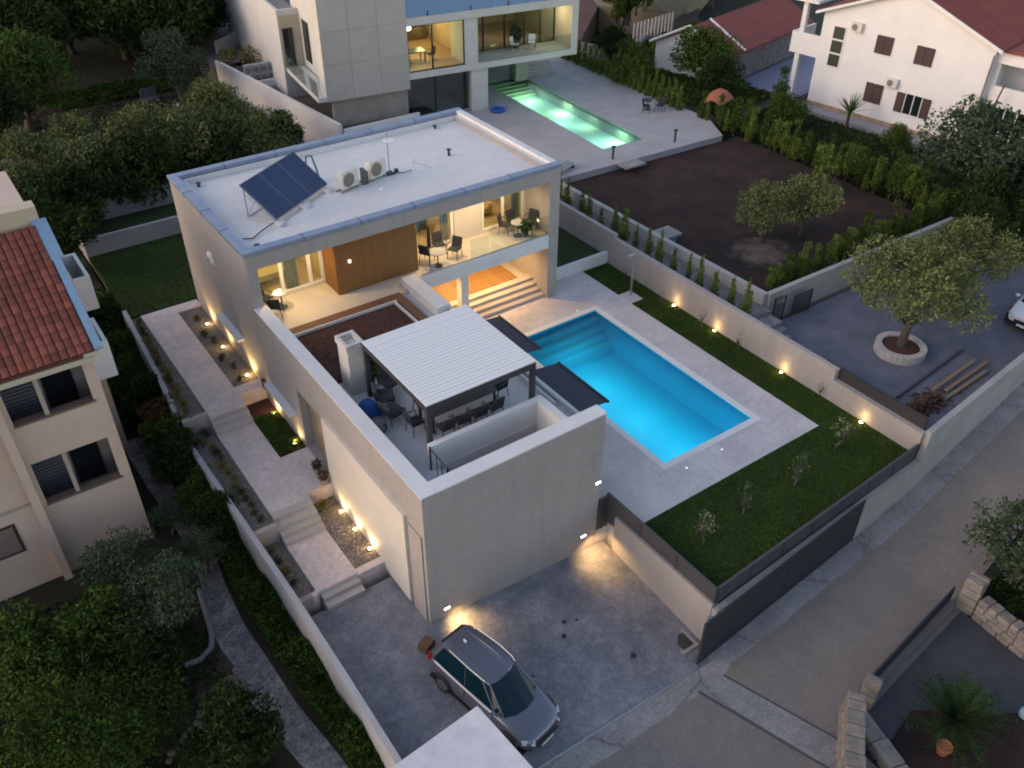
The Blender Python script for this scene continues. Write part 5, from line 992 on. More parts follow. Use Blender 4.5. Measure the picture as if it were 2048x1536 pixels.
# gable facade polygon at y=0
LWD = 12.25; ez, az = 6.75, 9.1
T_ = .3
for y0_, y1_ in ((0, T_), (11.7, 12)):
    gw = MB()
    pts = [(0, .0), (LWD, .0), (LWD, ez), (LWD/2, az), (0, ez)]
    k0 = [(x, y0_, z) for x, z in pts]; k1 = [(x, y1_, z) for x, z in pts]
    gw.add(k0+k1, [(0, 1, 2, 3, 4), (9, 8, 7, 6, 5)]+[(i, i+5, (i+1) % 5+5, (i+1) % 5) for i in range(5)]); W('gable_wall', gw, whm)
W('side_wall', MB().box(0, .3, T_+.002, 11.698, 0, ez).box(LWD-.3, LWD, T_+.002, 11.698, 0, ez), whm)
W('stone_base', MB().box(-.02, LWD+.02, -.06, -.004, -.35, .28), M('stone_base', (.42, .30, .20), .95, .6, 3, .4, 9))
tile_r = M('roof_tile_red', (.25, .055, .040), .75, .4, 1.2, .1, 10, col2=(.11, .028, .024), island=.12)
def roof_slope(parent, x0, z0, x1, z1, ya, yb, name='roof', pitchw=.30, mat=None, th=.12):
    """corrugated tiled slope between eave (x0,z0) and ridge (x1,z1), tile barrels running up the slope"""
    m = MB(); n = int(abs(yb-ya)/pitchw)
    for i in range(n*4+1):
        y = ya+(yb-ya)*i/(n*4); dz = .045*abs(math.sin(math.pi*i/4)); m.v += [(x0, y, z0+dz), (x1, y, z1+dz), (x0, y, z0-th), (x1, y, z1-th)]
    for i in range(n*4):
        k = 4*i; m.f += [(k, k+4, k+5, k+1), (k+2, k+3, k+7, k+6), (k, k+2, k+6, k+4), (k+1, k+5, k+7, k+3)]
    return part(name, m, mat or tile_r, parent, world=False)
roof_slope(wh, -.5, ez-.05, LWD/2, az+.2, -.35, 12.4); roof_slope(wh, LWD+.5, ez-.05, LWD/2, az+.2, -.35, 12.4)
W('verge', MB().add([(-.5, -.45, ez-.1), (LWD/2, -.45, az+.15), (LWD/2, -.45, az-.05), (-.5, -.45, ez-.3), (-.5, -.3, ez-.1), (LWD/2, -.3, az+.15), (LWD/2, -.3, az-.05), (-.5, -.3, ez-.3)], [(0, 1, 2, 3), (7, 6, 5, 4), (0, 4, 5, 1), (3, 2, 6, 7), (0, 3, 7, 4)])
  .add([(LWD+.5, -.45, ez-.1), (LWD/2, -.45, az+.15), (LWD/2, -.45, az-.05), (LWD+.5, -.45, ez-.3), (LWD+.5, -.3, ez-.1), (LWD/2, -.3, az+.15), (LWD/2, -.3, az-.05), (LWD+.5, -.3, ez-.3)], [(3, 2, 1, 0), (4, 5, 6, 7), (1, 5, 4, 0), (7, 6, 2, 3), (4, 7, 3, 0)]), whm)
shut = M('shutter_brown', (.055, .028, .026), .7, .3, 5)
def shutter_win(x, z, w_, h, open_=False, pos=0):
    f = W('window', MB().box(x-.05, x+w_+.05, -.03, -.004, z-.08, z-.02), whm)
    if not open_:
        for a, b in ((x, x+w_/2-.02), (x+w_/2+.02, x+w_)):
            part('shutter', MB().box(a, b, -.07, -.032, z, z+h), shut, f, world=False)
    else:
        part('pane', MB().box(x+.6, x+w_-.6, -.03, -.01, z, z+h), M('window_dark', (0, 0, 0)), f, world=False)
        for a in (x+.6, x+w_/2-.03, x+w_-.66): part('frame', MB().box(a, a+.06, -.05, -.032, z, z+h), whm, f, world=False)
        part('shutter', MB().box(x, x+.58, -.10, -.05, z, z+h), shut, f, world=False); part('shutter', MB().box(x+w_-.58, x+w_, -.10, -.05, z, z+h), shut, f, world=False)
    sl_ = MB()
    for k in range(int(h/.14)): 
        for a, b in (((x+.04, x+w_/2-.06), (x+w_/2+.06, x+w_-.04)) if not open_ else ((x+.04, x+.54), (x+w_-.54, x+w_-.04))): sl_.box(a, b, (-.085 if not open_ else -.115), (-.0705 if not open_ else -.1005), z+.06+k*.14, z+.13+k*.14)
    part('louvre', sl_, M('shutter_light', (.085, .055, .052), .7), f, world=False, kind='stuff')
shutter_win(4.28, 4.69, 1.22, 1.2); shutter_win(7.2, 4.59, 1.25, 1.2); shutter_win(4.32, 1.31, 1.3, 1.35); shutter_win(6.7, 1.2, 2.45, 1.35, True)
sf = W('stair_window', MB().box(.9, 1.95, -.05, -.004, 3.0, 5.9), whm)
for z in (3.1, 4.05, 5.0): part('pane', MB().box(1.0, 1.85, -.07, -.051, z, z+.82), M('window_olive', (.06, .065, .045), .25), sf, world=False)
for (x, z, lb) in ((2.72, 5.8, 1), (6.2, 2.75, 2)):
    u = W('air_conditioner', MB().box(x-.4, x+.4, -.32, -.02, z, z+.6), M('ac_white', (0, 0, 0)), bevel=.02); part('fan_grille', MB().lathe([(.22, -.325), (.2, -.335), (.03, -.34)], (x-.1, 0, z+.3), 16, 'y'), M('ac_fan', (0, 0, 0)), u, world=False)
W('balcony', MB().box(-2.4, -.002, .2, 3.2, 3.3, 3.6).box(-2.4, -2.2, .2, 3.2, 3.601, 4.8).box(-2.199, -.002, .2, .4, 3.601, 4.8), whm); W('pillar', MB().box(-1.9, -1.55, .25, .6, 0, 3.298), whm); W('pillar', MB().box(-1.9, -1.55, .25, .6, 4.802, 7.0), whm)
W('balcony_roof', MB().box(-2.4, -.51, -.2, 3.4, 7.01, 7.2), whm); W('garage_door', MB().box(-1.5, -.05, 2.9, 3.0, 0, 3.2), M('blue_lit_opening', (.16, .19, .36), .5)); W('balcony_door', MB().box(-1.6, -.2, 3.1, 3.2, 3.7, 6.2), M('window_dark', (0, 0, 0)))  # blue light of the garage opening is put into the door colour
W('side_wing', MB().box(LWD+.002, LWD+6, 3.0, 3.3, 0, 6.4), whm); W('balcony', MB().box(LWD+.002, LWD+6, .4, 3.0, 3.0, 3.3).box(LWD+.002, LWD+6, .4, .6, 3.301, 4.3), whm)
W('arch_pier', MB().box(LWD+.002, LWD+.35, .6, 1.1, 3.3, 6.2), whm); W('arch_pier', MB().box(LWD+2.6, LWD+3.0, .4, .8, 4.302, 6.2), whm); W('arch_beam', MB().box(LWD+.002, LWD+6, .4, .8, 5.7, 6.4), whm)
W('shutter_window', MB().box(LWD+1.5, LWD+2.6, 2.9, 2.998, 3.6, 5.4), shut); W('loggia_shade', MB().box(LWD+.4, LWD+5.6, 2.9, 2.998, .1, 2.8), M('window_dark', (0, 0, 0)))  # ground loggia: its shade is put in as a dark panel
W('awning_pole', MB().tube([(LWD+1.2, -.3, 4.6), (LWD+.9, -.4, 2.4)], .05), shut)
W('downpipe', MB().tube([(LWD+.25, .1, 6.5), (LWD+.0, -.12, 6.2), (LWD-.05, -.12, .1)], .06), chrome); W('side_roof', MB().box(LWD+.52, LWD+6, .2, 8, 6.42, 6.6), tile_r)
for i in range(6): W('loggia_post', MB().box(LWD+.7+i*.8, LWD+.78+i*.8, .42, .5, .1, 2.98), whm)
# small white house
sh_ = thing('small_house', 'small white outbuilding with a red gabled roof and a long grey stone wall', 'house', (44.4, 30.2, 1.2), R(12.5))
W2 = lambda n, mb, mat, **k: part(n, mb, mat, sh_, world=False, **k)
pts = [(0, 0), (6.2, 0), (6.2, 2.4), (3.1, 3.9), (0, 2.4)]
for xa, xb in ((0, .25), (13.7, 14)): 
    g2 = MB(); k0 = [(xa, y, z) for y, z in pts]; k1 = [(xb, y, z) for y, z in pts]; g2.add(k0+k1, [(4, 3, 2, 1, 0), (5, 6, 7, 8, 9)]+[(i, (i+1) % 5, (i+1) % 5+5, i+5) for i in range(5)]); W2('gable_wall', g2, whm)
W2('wall', MB().box(.252, 13.69, .0, .25, 0, 2.4), M('rubble_wall', (.25, .24, .24), .95, .8, 2.2, .7, 6, col2=(.12, .12, .12))); W2('wall', MB().box(.252, 13.69, 5.95, 6.2, 0, 2.4), whm)
rf_ = MB(); rf_.add([(-.3, -.4, 2.25), (14.2, -.4, 2.25), (14.2, 3.1, 4.0), (-.3, 3.1, 4.0), (-.3, -.4, 2.4), (14.2, -.4, 2.4), (14.2, 3.1, 4.15), (-.3, 3.1, 4.15)], [(0, 3, 2, 1), (4, 5, 6, 7), (0, 1, 5, 4), (1, 2, 6, 5), (2, 3, 7, 6), (3, 0, 4, 7)])
rf_.add([(-.3, 6.6, 2.25), (14.2, 6.6, 2.25), (14.2, 3.1, 4.0), (-.3, 3.1, 4.0), (-.3, 6.6, 2.4), (14.2, 6.6, 2.4), (14.2, 3.1, 4.15), (-.3, 3.1, 4.15)], [(1, 2, 3, 0), (7, 6, 5, 4), (4, 5, 1, 0), (5, 6, 2, 1), (6, 7, 3, 2), (7, 4, 0, 3)])
W2('roof', rf_, tile_r); W2('verge', MB().tube([(-.32, -.4, 2.42), (-.32, 3.1, 4.2), (-.32, 6.6, 2.42)], .12, 6).tube([(2.6, -.4, 2.45), (2.6, 3.1, 4.2)], .1, 6), whm); W2('hatch', MB().box(-.03, -.004, 2.6, 3.3, 1.5, 2.2), M('window_dark', (0, 0, 0)))
# ================================================================== LEFT HOUSE
lh = thing('left_house', 'beige apartment house with a terracotta roof and stacked loggias at the left edge', 'house', (-10, 12, -.6))
lbe = M('render_beige', (.60, .46, .37), .9, .2, .9, .08, 25, streak=.12)
LP = lambda n, mb, mat, **k: part(n, mb, mat, lh, **k)
CX, FY = -6.27, 9.83
LP('front_wall', MB().wallgrid((-16, FY), (1, 0), (0, 1), -.8, 7.85, 16+CX, .25, [(6.93, 9.37, 6.05, 7.62), (6.93, 9.37, 2.67, 4.5), (4.9, 5.75, 1.2, 2.4)]), lbe)
LP('side_wall', MB().box(CX-.25, CX, FY+.252, 15.6, -.8, 7.85).box(CX-.25, CX+.75, 15.6, 22, -.8, 7.6), lbe)
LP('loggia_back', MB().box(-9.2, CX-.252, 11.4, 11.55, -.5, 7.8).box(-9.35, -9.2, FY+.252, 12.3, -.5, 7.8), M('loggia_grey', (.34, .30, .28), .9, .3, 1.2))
for za_, zb_ in ((5.0, 5.15), (1.6, 1.75), (4.55, 4.7)): LP('loggia_floor', MB().box(-9.199, CX-.252, FY+.252, 11.39, za_, zb_), lbe)
for zz in (6.05, 2.67):
    LP('sill', MB().box(-9.08, CX-.3, FY-.05, FY+.30, zz, zz+.07), M('sill_brown', (.16, .11, .085), .8))
    LP('post', MB().box(-8.12, -7.98, FY+.02, FY+.2, zz+.072, zz+1.8 if zz < 5 else 7.6), M('post_beige', (.40, .34, .29), .8))
    sd_ = LP('shutter_door', MB().box(-9.15, -8.1, 11.33, 11.398, zz-.9, zz+1.3), M('slatted_grey', (.075, .078, .09), .7)); slm_ = MB().box(-9.12, -8.13, 11.28, 11.328, 0, .09).mesh('slat', M('slat_grey', (.14, .145, .165), .7))
    for k in range(15): inst(slm_, 'slat', sd_, (-lh.location.x, -lh.location.y, zz-.85+k*.14-lh.location.z))
    LP('window', MB().box(-7.85, -6.9, 11.34, 11.398, zz-.8, zz+1.2), M('window_dark', (0, 0, 0)))
LP('downpipe', MB().box(-9.50, -9.22, FY-.32, FY-.01, -.6, 7.7), lbe)
LP('cornice', MB().box(-16, CX+.05, FY-.28, FY-.002, 7.70, 7.88).box(CX-.25, CX+.25, FY-.28, 14.9, 7.86, 8.0), M('cornice_cream', (.52, .45, .34), .8))
wn = LP('window', MB().box(-11.15, -10.2, FY-.02, FY+.1, 1.15, 2.45), shut); part('pane', MB().box(-11.05, -10.3, FY-.03, FY-.021, 1.25, 2.35), M('window_tan', (.20, .16, .13), .5), wn)
LP('band', MB().box(-16, -9.52, FY-.05, FY-.002, 2.95, 3.05), M('band_beige', (.36, .31, .27), .9))
# tiled roof, each tile its own piece
pit = math.atan2(2.3, 5.1)
LP('roof_base', MB().add([(-16, FY-.25, 7.90), (CX+.18, FY-.25, 7.90), (CX+.18, 14.75, 10.18), (-16, 14.75, 10.18), (-16, FY-.25, 7.98), (CX+.18, FY-.25, 7.98), (CX+.18, 14.75, 10.26), (-16, 14.75, 10.26)], [(0, 3, 2, 1), (4, 5, 6, 7), (0, 1, 5, 4), (1, 2, 6, 5), (2, 3, 7, 6), (3, 0, 4, 7)]), M('roof_under', (.10, .035, .025), .9))
tcot = M('terracotta', (.21, .055, .031), .85, .7, 1.3, .2, 20, col2=(.10, .032, .028), island=.3)
def tile_mesh(w_=.225, l_=.40):
    m = MB(); n = 6
    for yy, zz in ((0, 0), (l_, -.012)):
        for k in range(n+1): a = math.pi*k/n; m.v.append((w_/2-w_/2*math.cos(a), yy, zz+.055*math.sin(a)*(1 if yy == 0 else .85)))
    m.f = [(k, k+1, k+n+2, k+n+1) for k in range(n)]
    b = len(m.v); m.v += [(w_/2-(w_/2-.02)*math.cos(math.pi*k/n), 0, .035*math.sin(math.pi*k/n)) for k in range(n+1)]; m.f += [(k+1, k, b+k, b+k+1) for k in range(n)]
    return m.mesh('roof_tile', tcot, smooth=False)
tm_ = tile_mesh(); ncol, nrow = 20, 15; cw = .245; ll = math.hypot(5.0, 2.28)/nrow
rows = MB()
cnt = 0
for j in range(nrow):
    for i in range(ncol):
        x = CX+.12-cw*(i+1); s_ = j*ll; y = FY-.22+s_*math.cos(pit); z = 8.0+s_*math.sin(pit)+.02
        o = inst(tm_, 'roof_tile', lh, (x-lh.location.x+random.uniform(-.006, .006), y-lh.location.y, z-lh.location.z), rot=(pit+random.uniform(-.015, .01), 0, random.uniform(-.015, .015))); cnt += 1
rest = MB(); tv = [v.co.copy() for v in tm_.vertices]; tf = [tuple(p.vertices) for p in tm_.polygons]
for j in range(nrow):
    for i in range(ncol, 40):
        x = CX+.12-cw*(i+1); s_ = j*ll; y = FY-.22+s_*math.cos(pit); z = 8.02+s_*math.sin(pit)
        rest.add([(x+v.x, y+v.y*math.cos(pit)-v.z*math.sin(pit), z+v.y*math.sin(pit)+v.z*math.cos(pit)) for v in tv], tf)
LP('roof_tiles', rest, tcot, kind='stuff')
blue_g = M('gutter_blue', (.22, .33, .46), .5, .2, 3)
LP('verge_flashing', MB().add([(CX+.13, FY-.25, 8.03), (CX+.38, FY-.25, 8.03), (CX+.38, 13.2, 9.58), (CX+.13, 13.2, 9.58), (CX+.13, FY-.25, 8.10), (CX+.38, FY-.25, 8.10), (CX+.38, 13.2, 9.65), (CX+.13, 13.2, 9.65)], [(0, 3, 2, 1), (4, 5, 6, 7), (0, 1, 5, 4), (1, 2, 6, 5), (2, 3, 7, 6), (3, 0, 4, 7)])
   .add([(CX-.0, 13.2, 9.58), (CX+.50, 13.2, 9.58), (CX+.50, 14.9, 10.32), (CX-.0, 14.9, 10.32), (CX-.0, 13.2, 9.65), (CX+.50, 13.2, 9.65), (CX+.50, 14.9, 10.4), (CX-.0, 14.9, 10.4)], [(0, 3, 2, 1), (4, 5, 6, 7), (0, 1, 5, 4), (1, 2, 6, 5), (2, 3, 7, 6), (3, 0, 4, 7)]), blue_g)
LP('ridge_wall', MB().box(-16, CX+.3, 14.9, 15.5, 7.6, 10.85), M('ridge_cream', (.55, .45, .32), .85, .15, 1)); LP('rear_roof', MB().box(-16, CX+.3, 15.5, 22, 7.6, 9.6), lbe)
for (x0_, x1_, y0_, y1_) in ((-5.52, -4.6, 18.4, 20.8), (-6.26, -5.3, 13.2, 15.15)):
    b_ = LP('balcony', MB().box(x0_, x1_, y0_, y1_, 4.55, 4.75).box(x1_-.14, x1_, y0_, y1_, 4.751, 6.05).box(x0_, x1_-.141, y0_, y0_+.14, 4.751, 6.05).box(x0_, x1_-.141, y1_-.14, y1_, 4.751, 6.05), whm); part('balcony_floor', MB().box(x0_+.01, x1_-.15, y0_+.15, y1_-.15, 4.752, 4.80), M('balcony_brown', (.09, .055, .06), .9), b_)
    LP('window', MB().box(x0_+.0, x0_+.04, y0_+.5, y1_-.4, 4.9, 7.0), M('window_dark', (0, 0, 0)))
# left garden ground, paths
struct('left_garden', MB().prism([(-60, -30), (-3.62, -30), (-3.62, -6.6), (-3.6, 13), (-3.3, 22), (-3.3, 26), (-60, 26)], -2, -.6), M('garden_soil', (.020, .024, .010), 1, .7, 1.1, .6, 8, col2=(.035, .018, .012)))
gp = M('garden_path', (.26, .24, .225), .95, .6, 1.2, .5, 9, col2=(.06, .06, .065))
pp = [(-5.3, 16), (-5.2, 12.5), (-5.1, 10), (-5.0, 8.2), (-5.3, 6), (-5.5, 4), (-5.45, 2), (-5.35, .2), (-5.0, -2), (-4.7, -4.5), (-4.6, -8)]; pw = [.9, .85, .75, .75, .8, 1.0, 1.15, 1.1, 1.0, .9, .9]
add_grain(gp, 9, .5)
gm2 = MB()
for i in range(len(pp)-1):
    (x0_, y0_), (x1_, y1_) = pp[i], pp[i+1]; gm2.quad((x0_-pw[i]/2, y0_, -.594), (x1_-pw[i+1]/2, y1_, -.594), (x1_+pw[i+1]/2, y1_, -.594), (x0_+pw[i]/2, y0_, -.594))
struct('garden_path', gm2, gp)
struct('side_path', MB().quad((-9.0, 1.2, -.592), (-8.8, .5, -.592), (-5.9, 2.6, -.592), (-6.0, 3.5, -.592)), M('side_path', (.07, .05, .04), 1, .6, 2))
kb = [(-5.75, 6.3), (-5.9, 5.2), (-6.05, 4.2), (-6.25, 3.7), (-6.7, 3.45), (-7.2, 3.5)]
single('curved_kerb', MB().tube([(x, y, -.52) for x, y in kb], .10, 8), M('kerb_grey', (.20, .20, .21), .9, .4, 4), 'curved grey kerb bordering the garden path under the trees', 'kerb')
kb2 = [(-8.7, .6), (-7.6, 1.3), (-6.7, 2.0), (-6.2, 2.3), (-5.95, 1.9), (-5.9, 1.2)]
def stones(name, pts, label, nper=3):
    t = thing(name, label, 'edging', (pts[0][0], pts[0][1], -.6)); me = MB().lathe([(.02, 0), (.12, .02), (.15, .09), (.09, .16), (.02, .18)], n=7).mesh('stone', M('edging_stone', (.15, .12, .09), 1, .5, 6))
    for (a, b), (c_, e) in zip(pts, pts[1:]):
        for k in range(nper*2):
            f_ = k/(nper*2); inst(me, 'stone', t, (a+(c_-a)*f_-pts[0][0]+random.uniform(-.05, .05), b+(e-b)*f_-pts[0][1]+random.uniform(-.05, .05), 0), random.uniform(0, 6), random.uniform(.5, 1))
stones('stone_edging', kb2, 'row of rough edging stones along the dark side path under the trees')
# rear wall pair behind the rear lawn
single('garden_wall', MB().box(-3.0, 15, 28.8, 29.0, .5, 2.72), M('wall_dusk', (.30, .30, .32), .9, .3, 1), 'low grey wall at the back of the rear lawn, nearer of the pair', 'wall')
single('garden_wall', MB().box(-3.2, 15, 31.8, 32.0, .5, 3.3).box(-3.2, -3.0, 28.8, 31.799, .5, 3.0), M('wall_dusk', (0, 0, 0)), 'grey wall under the olive grove, farther of the pair', 'wall')
struct('grove_strip', MB().box(-3.0, 15, 29.0, 31.8, -.5, 2.2), grass)
struct('grove_ground', MB().prism([(-60, 26.001), (-3.3, 26.001), (-3.3, 32.0), (12.6, 32.0), (12.3, 52), (12.2, 90), (-60, 140)], -1, 1.4), M('grove_soil', (.045, .038, .022), 1, .7, .6, .5, 5, col2=(.024, .022, .012)))
# ================================================================== LOWER RIGHT COURTYARD
struct('courtyard', MB().prism([(8.6, -10.25), (16.1, -9.5), (15.6, -20), (6, -20)], -2.5, -1.12), M('courtyard_paving', (.062, .064, .074), .85, .5, 1.2, .25, 10, col2=(.032, .034, .042)))
struct('threshold', MB().prism([(8.9, -9.95), (16.1, -9.28), (16.1, -9.52), (8.95, -10.22)], -2.5, -1.06), M('threshold', (.17, .155, .14), .9, .3, 2))
dg = thing('metal_gate', 'low dark solid gate across the lower right courtyard entrance', 'gate', (13.1, -9.35, -1.1), math.atan2(.62, 5.7))
part('frame', MB().box(-2.95, 2.95, -.03, .03, .0, .06).box(-2.95, 2.95, -.03, .03, .80, .86).box(-2.95, -2.89, -.03, .03, .061, .799).box(2.89, 2.95, -.03, .03, .061, .799), M('gate_navy', (.022, .024, .032), .5), dg, world=False)
bme_ = MB().box(-.09, .09, -.015, .015, .07, .79).mesh('board', M('gate_navy', (0, 0, 0)))
for i in range(30): inst(bme_, 'board', dg, (-2.79+i*.192, 0, 0))
rough_st = M('rough_stone', (.27, .235, .20), 1, .7, 2.5, .9, 7, col2=(.14, .12, .11), island=.12)
def stone_wall(label, P0, P1, z0, h, th, nx=8, nz=3, cat='wall'):
    t = thing('stone_wall', label, cat, (P0[0], P0[1], z0), math.atan2(P1[1]-P0[1], P1[0]-P0[0])); L_ = math.dist(P0, P1)
    part('mortar', MB().box(.02, L_-.02, -th/2+.03, th/2-.03, 0, h-.03), M('mortar', (.14, .13, .12), 1), t, world=False)
    for j in range(nz):
        x = 0
        while x < L_-.05:
            w_ = min(random.uniform(.7, 1.5)*L_/nx, L_-x); hh = h/nz
            m = MB().box(x+.012, x+w_-.012, -th/2-random.uniform(0, .06), th/2+random.uniform(0, .06), j*hh+.01, (j+1)*hh-.01+(random.uniform(0, .07) if j == nz-1 else random.uniform(-.01, .01)))
            part('stone', m, rough_st, t, world=False, bevel=.045); x += w_
    return t
stone_wall('rough stone gate pillar at the far end of the low dark gate', (16.05, -9.55), (16.65, -9.45), -1.1, 1.5, .55, 1.5, 4, 'pillar')
stone_wall('long stone wall running away from the far gate pillar under the bushes', (16.3, -9.9), (15.7, -17), -1.1, .95, .42, 18, 4)
stone_wall('slim rough stone gate pillar at the near end of the low dark gate', (9.95, -9.95), (10.3, -9.85), -1.1, 1.35, .4, 1.2, 4, 'pillar')
stone_wall('rough stone wall end in the street corner at the bottom of the picture', (9.2, -9.9), (6.9, -11.6), -1.1, 1.5, .5, 8, 6)
stone_wall('low stone wall joining the near gate pillar and the street corner', (9.4, -10.1), (8.6, -12.8), -1.1, .5, .5, 4, 2)
struct('courtyard_soil', MB().prism([(9.6, -11.2), (11.2, -10.9), (14, -13), (13, -18), (8, -18)], -2.5, -1.09), soil_g)
struct('bank', MB().prism([(16.6, -9.3), (24, -8.3), (40, -7.5), (40, -30), (16.0, -30)], -2.5, -.75), M('bank', (.02, .026, .012), 1, .6, 1))
single('flower_pot', MB().lathe([(.16, 0), (.25, .35), (.22, .36), (.2, .3), (.02, .3)], (10.7, -12.3, -1.09), 16), M('pot_orange', (.32, .12, .06), .8), 'orange clay pot at the foot of the spiky plant', 'flower pot')
single('blue_object', MB().lathe([(.1, 0), (.2, .12), (.2, .3), (.08, .42), (.02, .44)], (13.9, -13.1, -1.1), 12), M('pale_blue', (.30, .42, .50), .6), 'pale blue watering jug on the dark courtyard paving', 'jug')
# ================================================================== VEGETATION
ORD = ['first', 'second', 'third', 'fourth', 'fifth', 'sixth', 'seventh', 'eighth', 'ninth', 'tenth', 'eleventh', 'twelfth', 'thirteenth', 'fourteenth', 'fifteenth', 'sixteenth', 'seventeenth', 'eighteenth', 'nineteenth', 'twentieth']
ORD += ['twenty-'+o for o in ORD[:9]]+['thirtieth']
bark = M('bark', (.09, .07, .055), .95, .5, 6, .5, 20)
def leafmat(name, c, c2=None, isl=.45):
    m = M(name, c, .8, .6, 1.6, island=isl, spec=.12, col2=c2 or tuple(x*.55 for x in c)); return m
ol_g = leafmat('leaf_olive', (.135, .155, .055), (.055, .068, .026)); ol_b = leafmat('leaf_olive_light', (.145, .17, .062), (.085, .095, .038)); dk_g = leafmat('leaf_deep', (.030, .050, .012)); md_g = leafmat('leaf_mid', (.065, .105, .018), (.03, .052, .010)); br_g = leafmat('leaf_bright', (.040, .070, .010), (.016, .032, .006)); hg_g = leafmat('leaf_hedge', (.13, .18, .035), (.055, .085, .018)); sl_g = leafmat('leaf_silver', (.13, .155, .12), (.06, .085, .06)); gl_g = leafmat('leaf_grey', (.065, .095, .05), (.028, .045, .024)); pale_g = leafmat('leaf_pale', (.26, .28, .18), (.12, .14, .09)); rust_g = leafmat('leaf_rust', (.10, .055, .025), (.05, .03, .015))
def leaf_mesh(name, mat, lobes, n, size, aspect=.45, updroop=0, shell=.55, gap=.16, seed=0):
    """many leaf quads through the volume of several lobes (cx,cy,cz,rx,ry,rz), denser near their skins, with ragged clumps and gaps"""
    rng = np.random.default_rng(seed+11); L = np.array(lobes, float); vol = L[:, 3]*L[:, 4]*L[:, 5]; pr_ = vol**.7/np.sum(vol**.7)
    idx = rng.choice(len(L), n, p=pr_)
    d_ = rng.normal(size=(n, 3)); d_ /= np.linalg.norm(d_, axis=1)[:, None]
    fr_ = rng.normal(size=(9, 3))*3.2; ph = rng.uniform(0, 6, 9); wob = sum(np.sin(d_@f+p+idx*1.3) for f, p in zip(fr_, ph))/4.5
    rad = (shell+(1-shell)*rng.uniform(0, 1, n)**.6)*(1+.26*wob); rad *= np.where(rng.uniform(0, 1, n) < .12, rng.uniform(.2, .8, n), 1)
    C_ = L[idx, :3]+d_*L[idx, 3:]*rad[:, None]
    g = sum(np.sin(C_@(rng.normal(size=3)*2.4/max(.5, L[:, 3].mean())*1.6)+rng.uniform(0, 6)) for _ in range(5)); keep = g > np.quantile(g, gap); C_ = C_[keep]; d_ = d_[keep]; n = len(C_)
    a = rng.normal(size=(n, 3))+d_*.7; a[:, 2] += updroop; a /= np.linalg.norm(a, axis=1)[:, None]; b = np.cross(a, rng.normal(size=(n, 3))); b /= np.linalg.norm(b, axis=1)[:, None]+1e-9
    s_ = size*rng.uniform(.55, 1.35, n)[:, None]; V_ = np.empty((n, 4, 3)); V_[:, 0] = C_-a*s_; V_[:, 1] = C_+b*s_*aspect; V_[:, 2] = C_+a*s_; V_[:, 3] = C_-b*s_*aspect
    me = bpy.data.meshes.new(name); me.vertices.add(n*4); me.vertices.foreach_set('co', V_.ravel()); me.loops.add(n*4); me.loops.foreach_set('vertex_index', np.arange(n*4)); me.polygons.add(n); me.polygons.foreach_set('loop_start', np.arange(n)*4); me.polygons.foreach_set('loop_total', np.full(n, 4)); me.update(); me.materials.append(mat); return me
def crown_lobes(R_, H, z, n, seed, spread=.62, lobe=.5):
    rng = np.random.default_rng(seed); out = [(0, 0, z, R_*.62, R_*.62, H*.5)]
    for i in range(n):
        a = 6.283*i/n+rng.uniform(-.35, .35); r_ = R_*spread*rng.uniform(.75, 1.15); s_ = R_*lobe*rng.uniform(.75, 1.2)
        out.append((r_*math.cos(a), r_*math.sin(a), z+rng.uniform(-.28, .25)*H, s_, s_, s_*.8*rng.uniform(.8, 1.1)*H/R_/1.0 if H < R_ else s_*.85))
    for i in range(max(2, n//2)): out.append((rng.uniform(-.35, .35)*R_, rng.uniform(-.35, .35)*R_, z+H*.42, R_*lobe*.8, R_*lobe*.8, R_*lobe*.6))
    return out
PROTO = {}
def tree_proto(key, mat, R_, H, trunk, n, size, seed, nl=7, gap=.16, aspect=.45, lean=.1, spread=.62, lobe=.5, updroop=0, shell=.55):
    z = trunk+H*.5; me = leaf_mesh('crown', mat, crown_lobes(R_, H, z, nl, seed, spread, lobe), n, size, aspect, updroop, shell, gap, seed)
    rng = random.Random(seed); t = MB(); r0 = .012+R_*.07
    top = (lean*R_*rng.uniform(-1, 1), lean*R_*rng.uniform(-1, 1), trunk+H*.35)
    mid = (top[0]*.4+rng.uniform(-.08, .08), top[1]*.4+rng.uniform(-.08, .08), trunk*.55)
    t.tube([(0, 0, -.25), (0, 0, .15), mid, (top[0]*.8, top[1]*.8, trunk), top], [r0*1.5, r0*1.15, r0*.9, r0*.75, r0*.4], 9)
    for k in range(6):
        a = 6.283*k/6+rng.uniform(-.4, .4); rr = R_*rng.uniform(.5, .8); zb = trunk*rng.uniform(.7, 1.0)
        p0 = (top[0]*.7, top[1]*.7, zb); p2 = (top[0]+rr*math.cos(a), top[1]+rr*math.sin(a), trunk+H*rng.uniform(.35, .7)); p1 = ((p0[0]+p2[0])/2, (p0[1]+p2[1])/2, (p0[2]*.6+p2[2]*.4)+.1)
        t.tube([p0, p1, p2], [r0*.5, r0*.35, r0*.1], 6)
    PROTO[key] = (me, t.mesh('trunk', bark, smooth=True)); return key
def plant(key, name, label, cat, loc, rz=None, sc=1, group=None):
    o = thing(name, label, cat, loc, random.uniform(0, 6.28) if rz is None else rz, group); o.scale = sc if isinstance(sc, (tuple, list)) else (sc,)*3
    me, tr_ = PROTO[key]; inst(tr_, 'trunk', o); inst(me, 'crown', o); return o
tree_proto('olive_a', ol_g, 2.0, 2.7, .9, 9000, .10, 1, 9, .2, .34, updroop=.5, shell=.5); tree_proto('olive_b', ol_g, 2.0, 2.9, .8, 9000, .10, 2, 8, .22, .34, updroop=.6, shell=.5); tree_proto('olive_c', ol_g, 2.1, 2.5, .9, 9000, .10, 5, 10, .18, .34, updroop=.4, shell=.5)
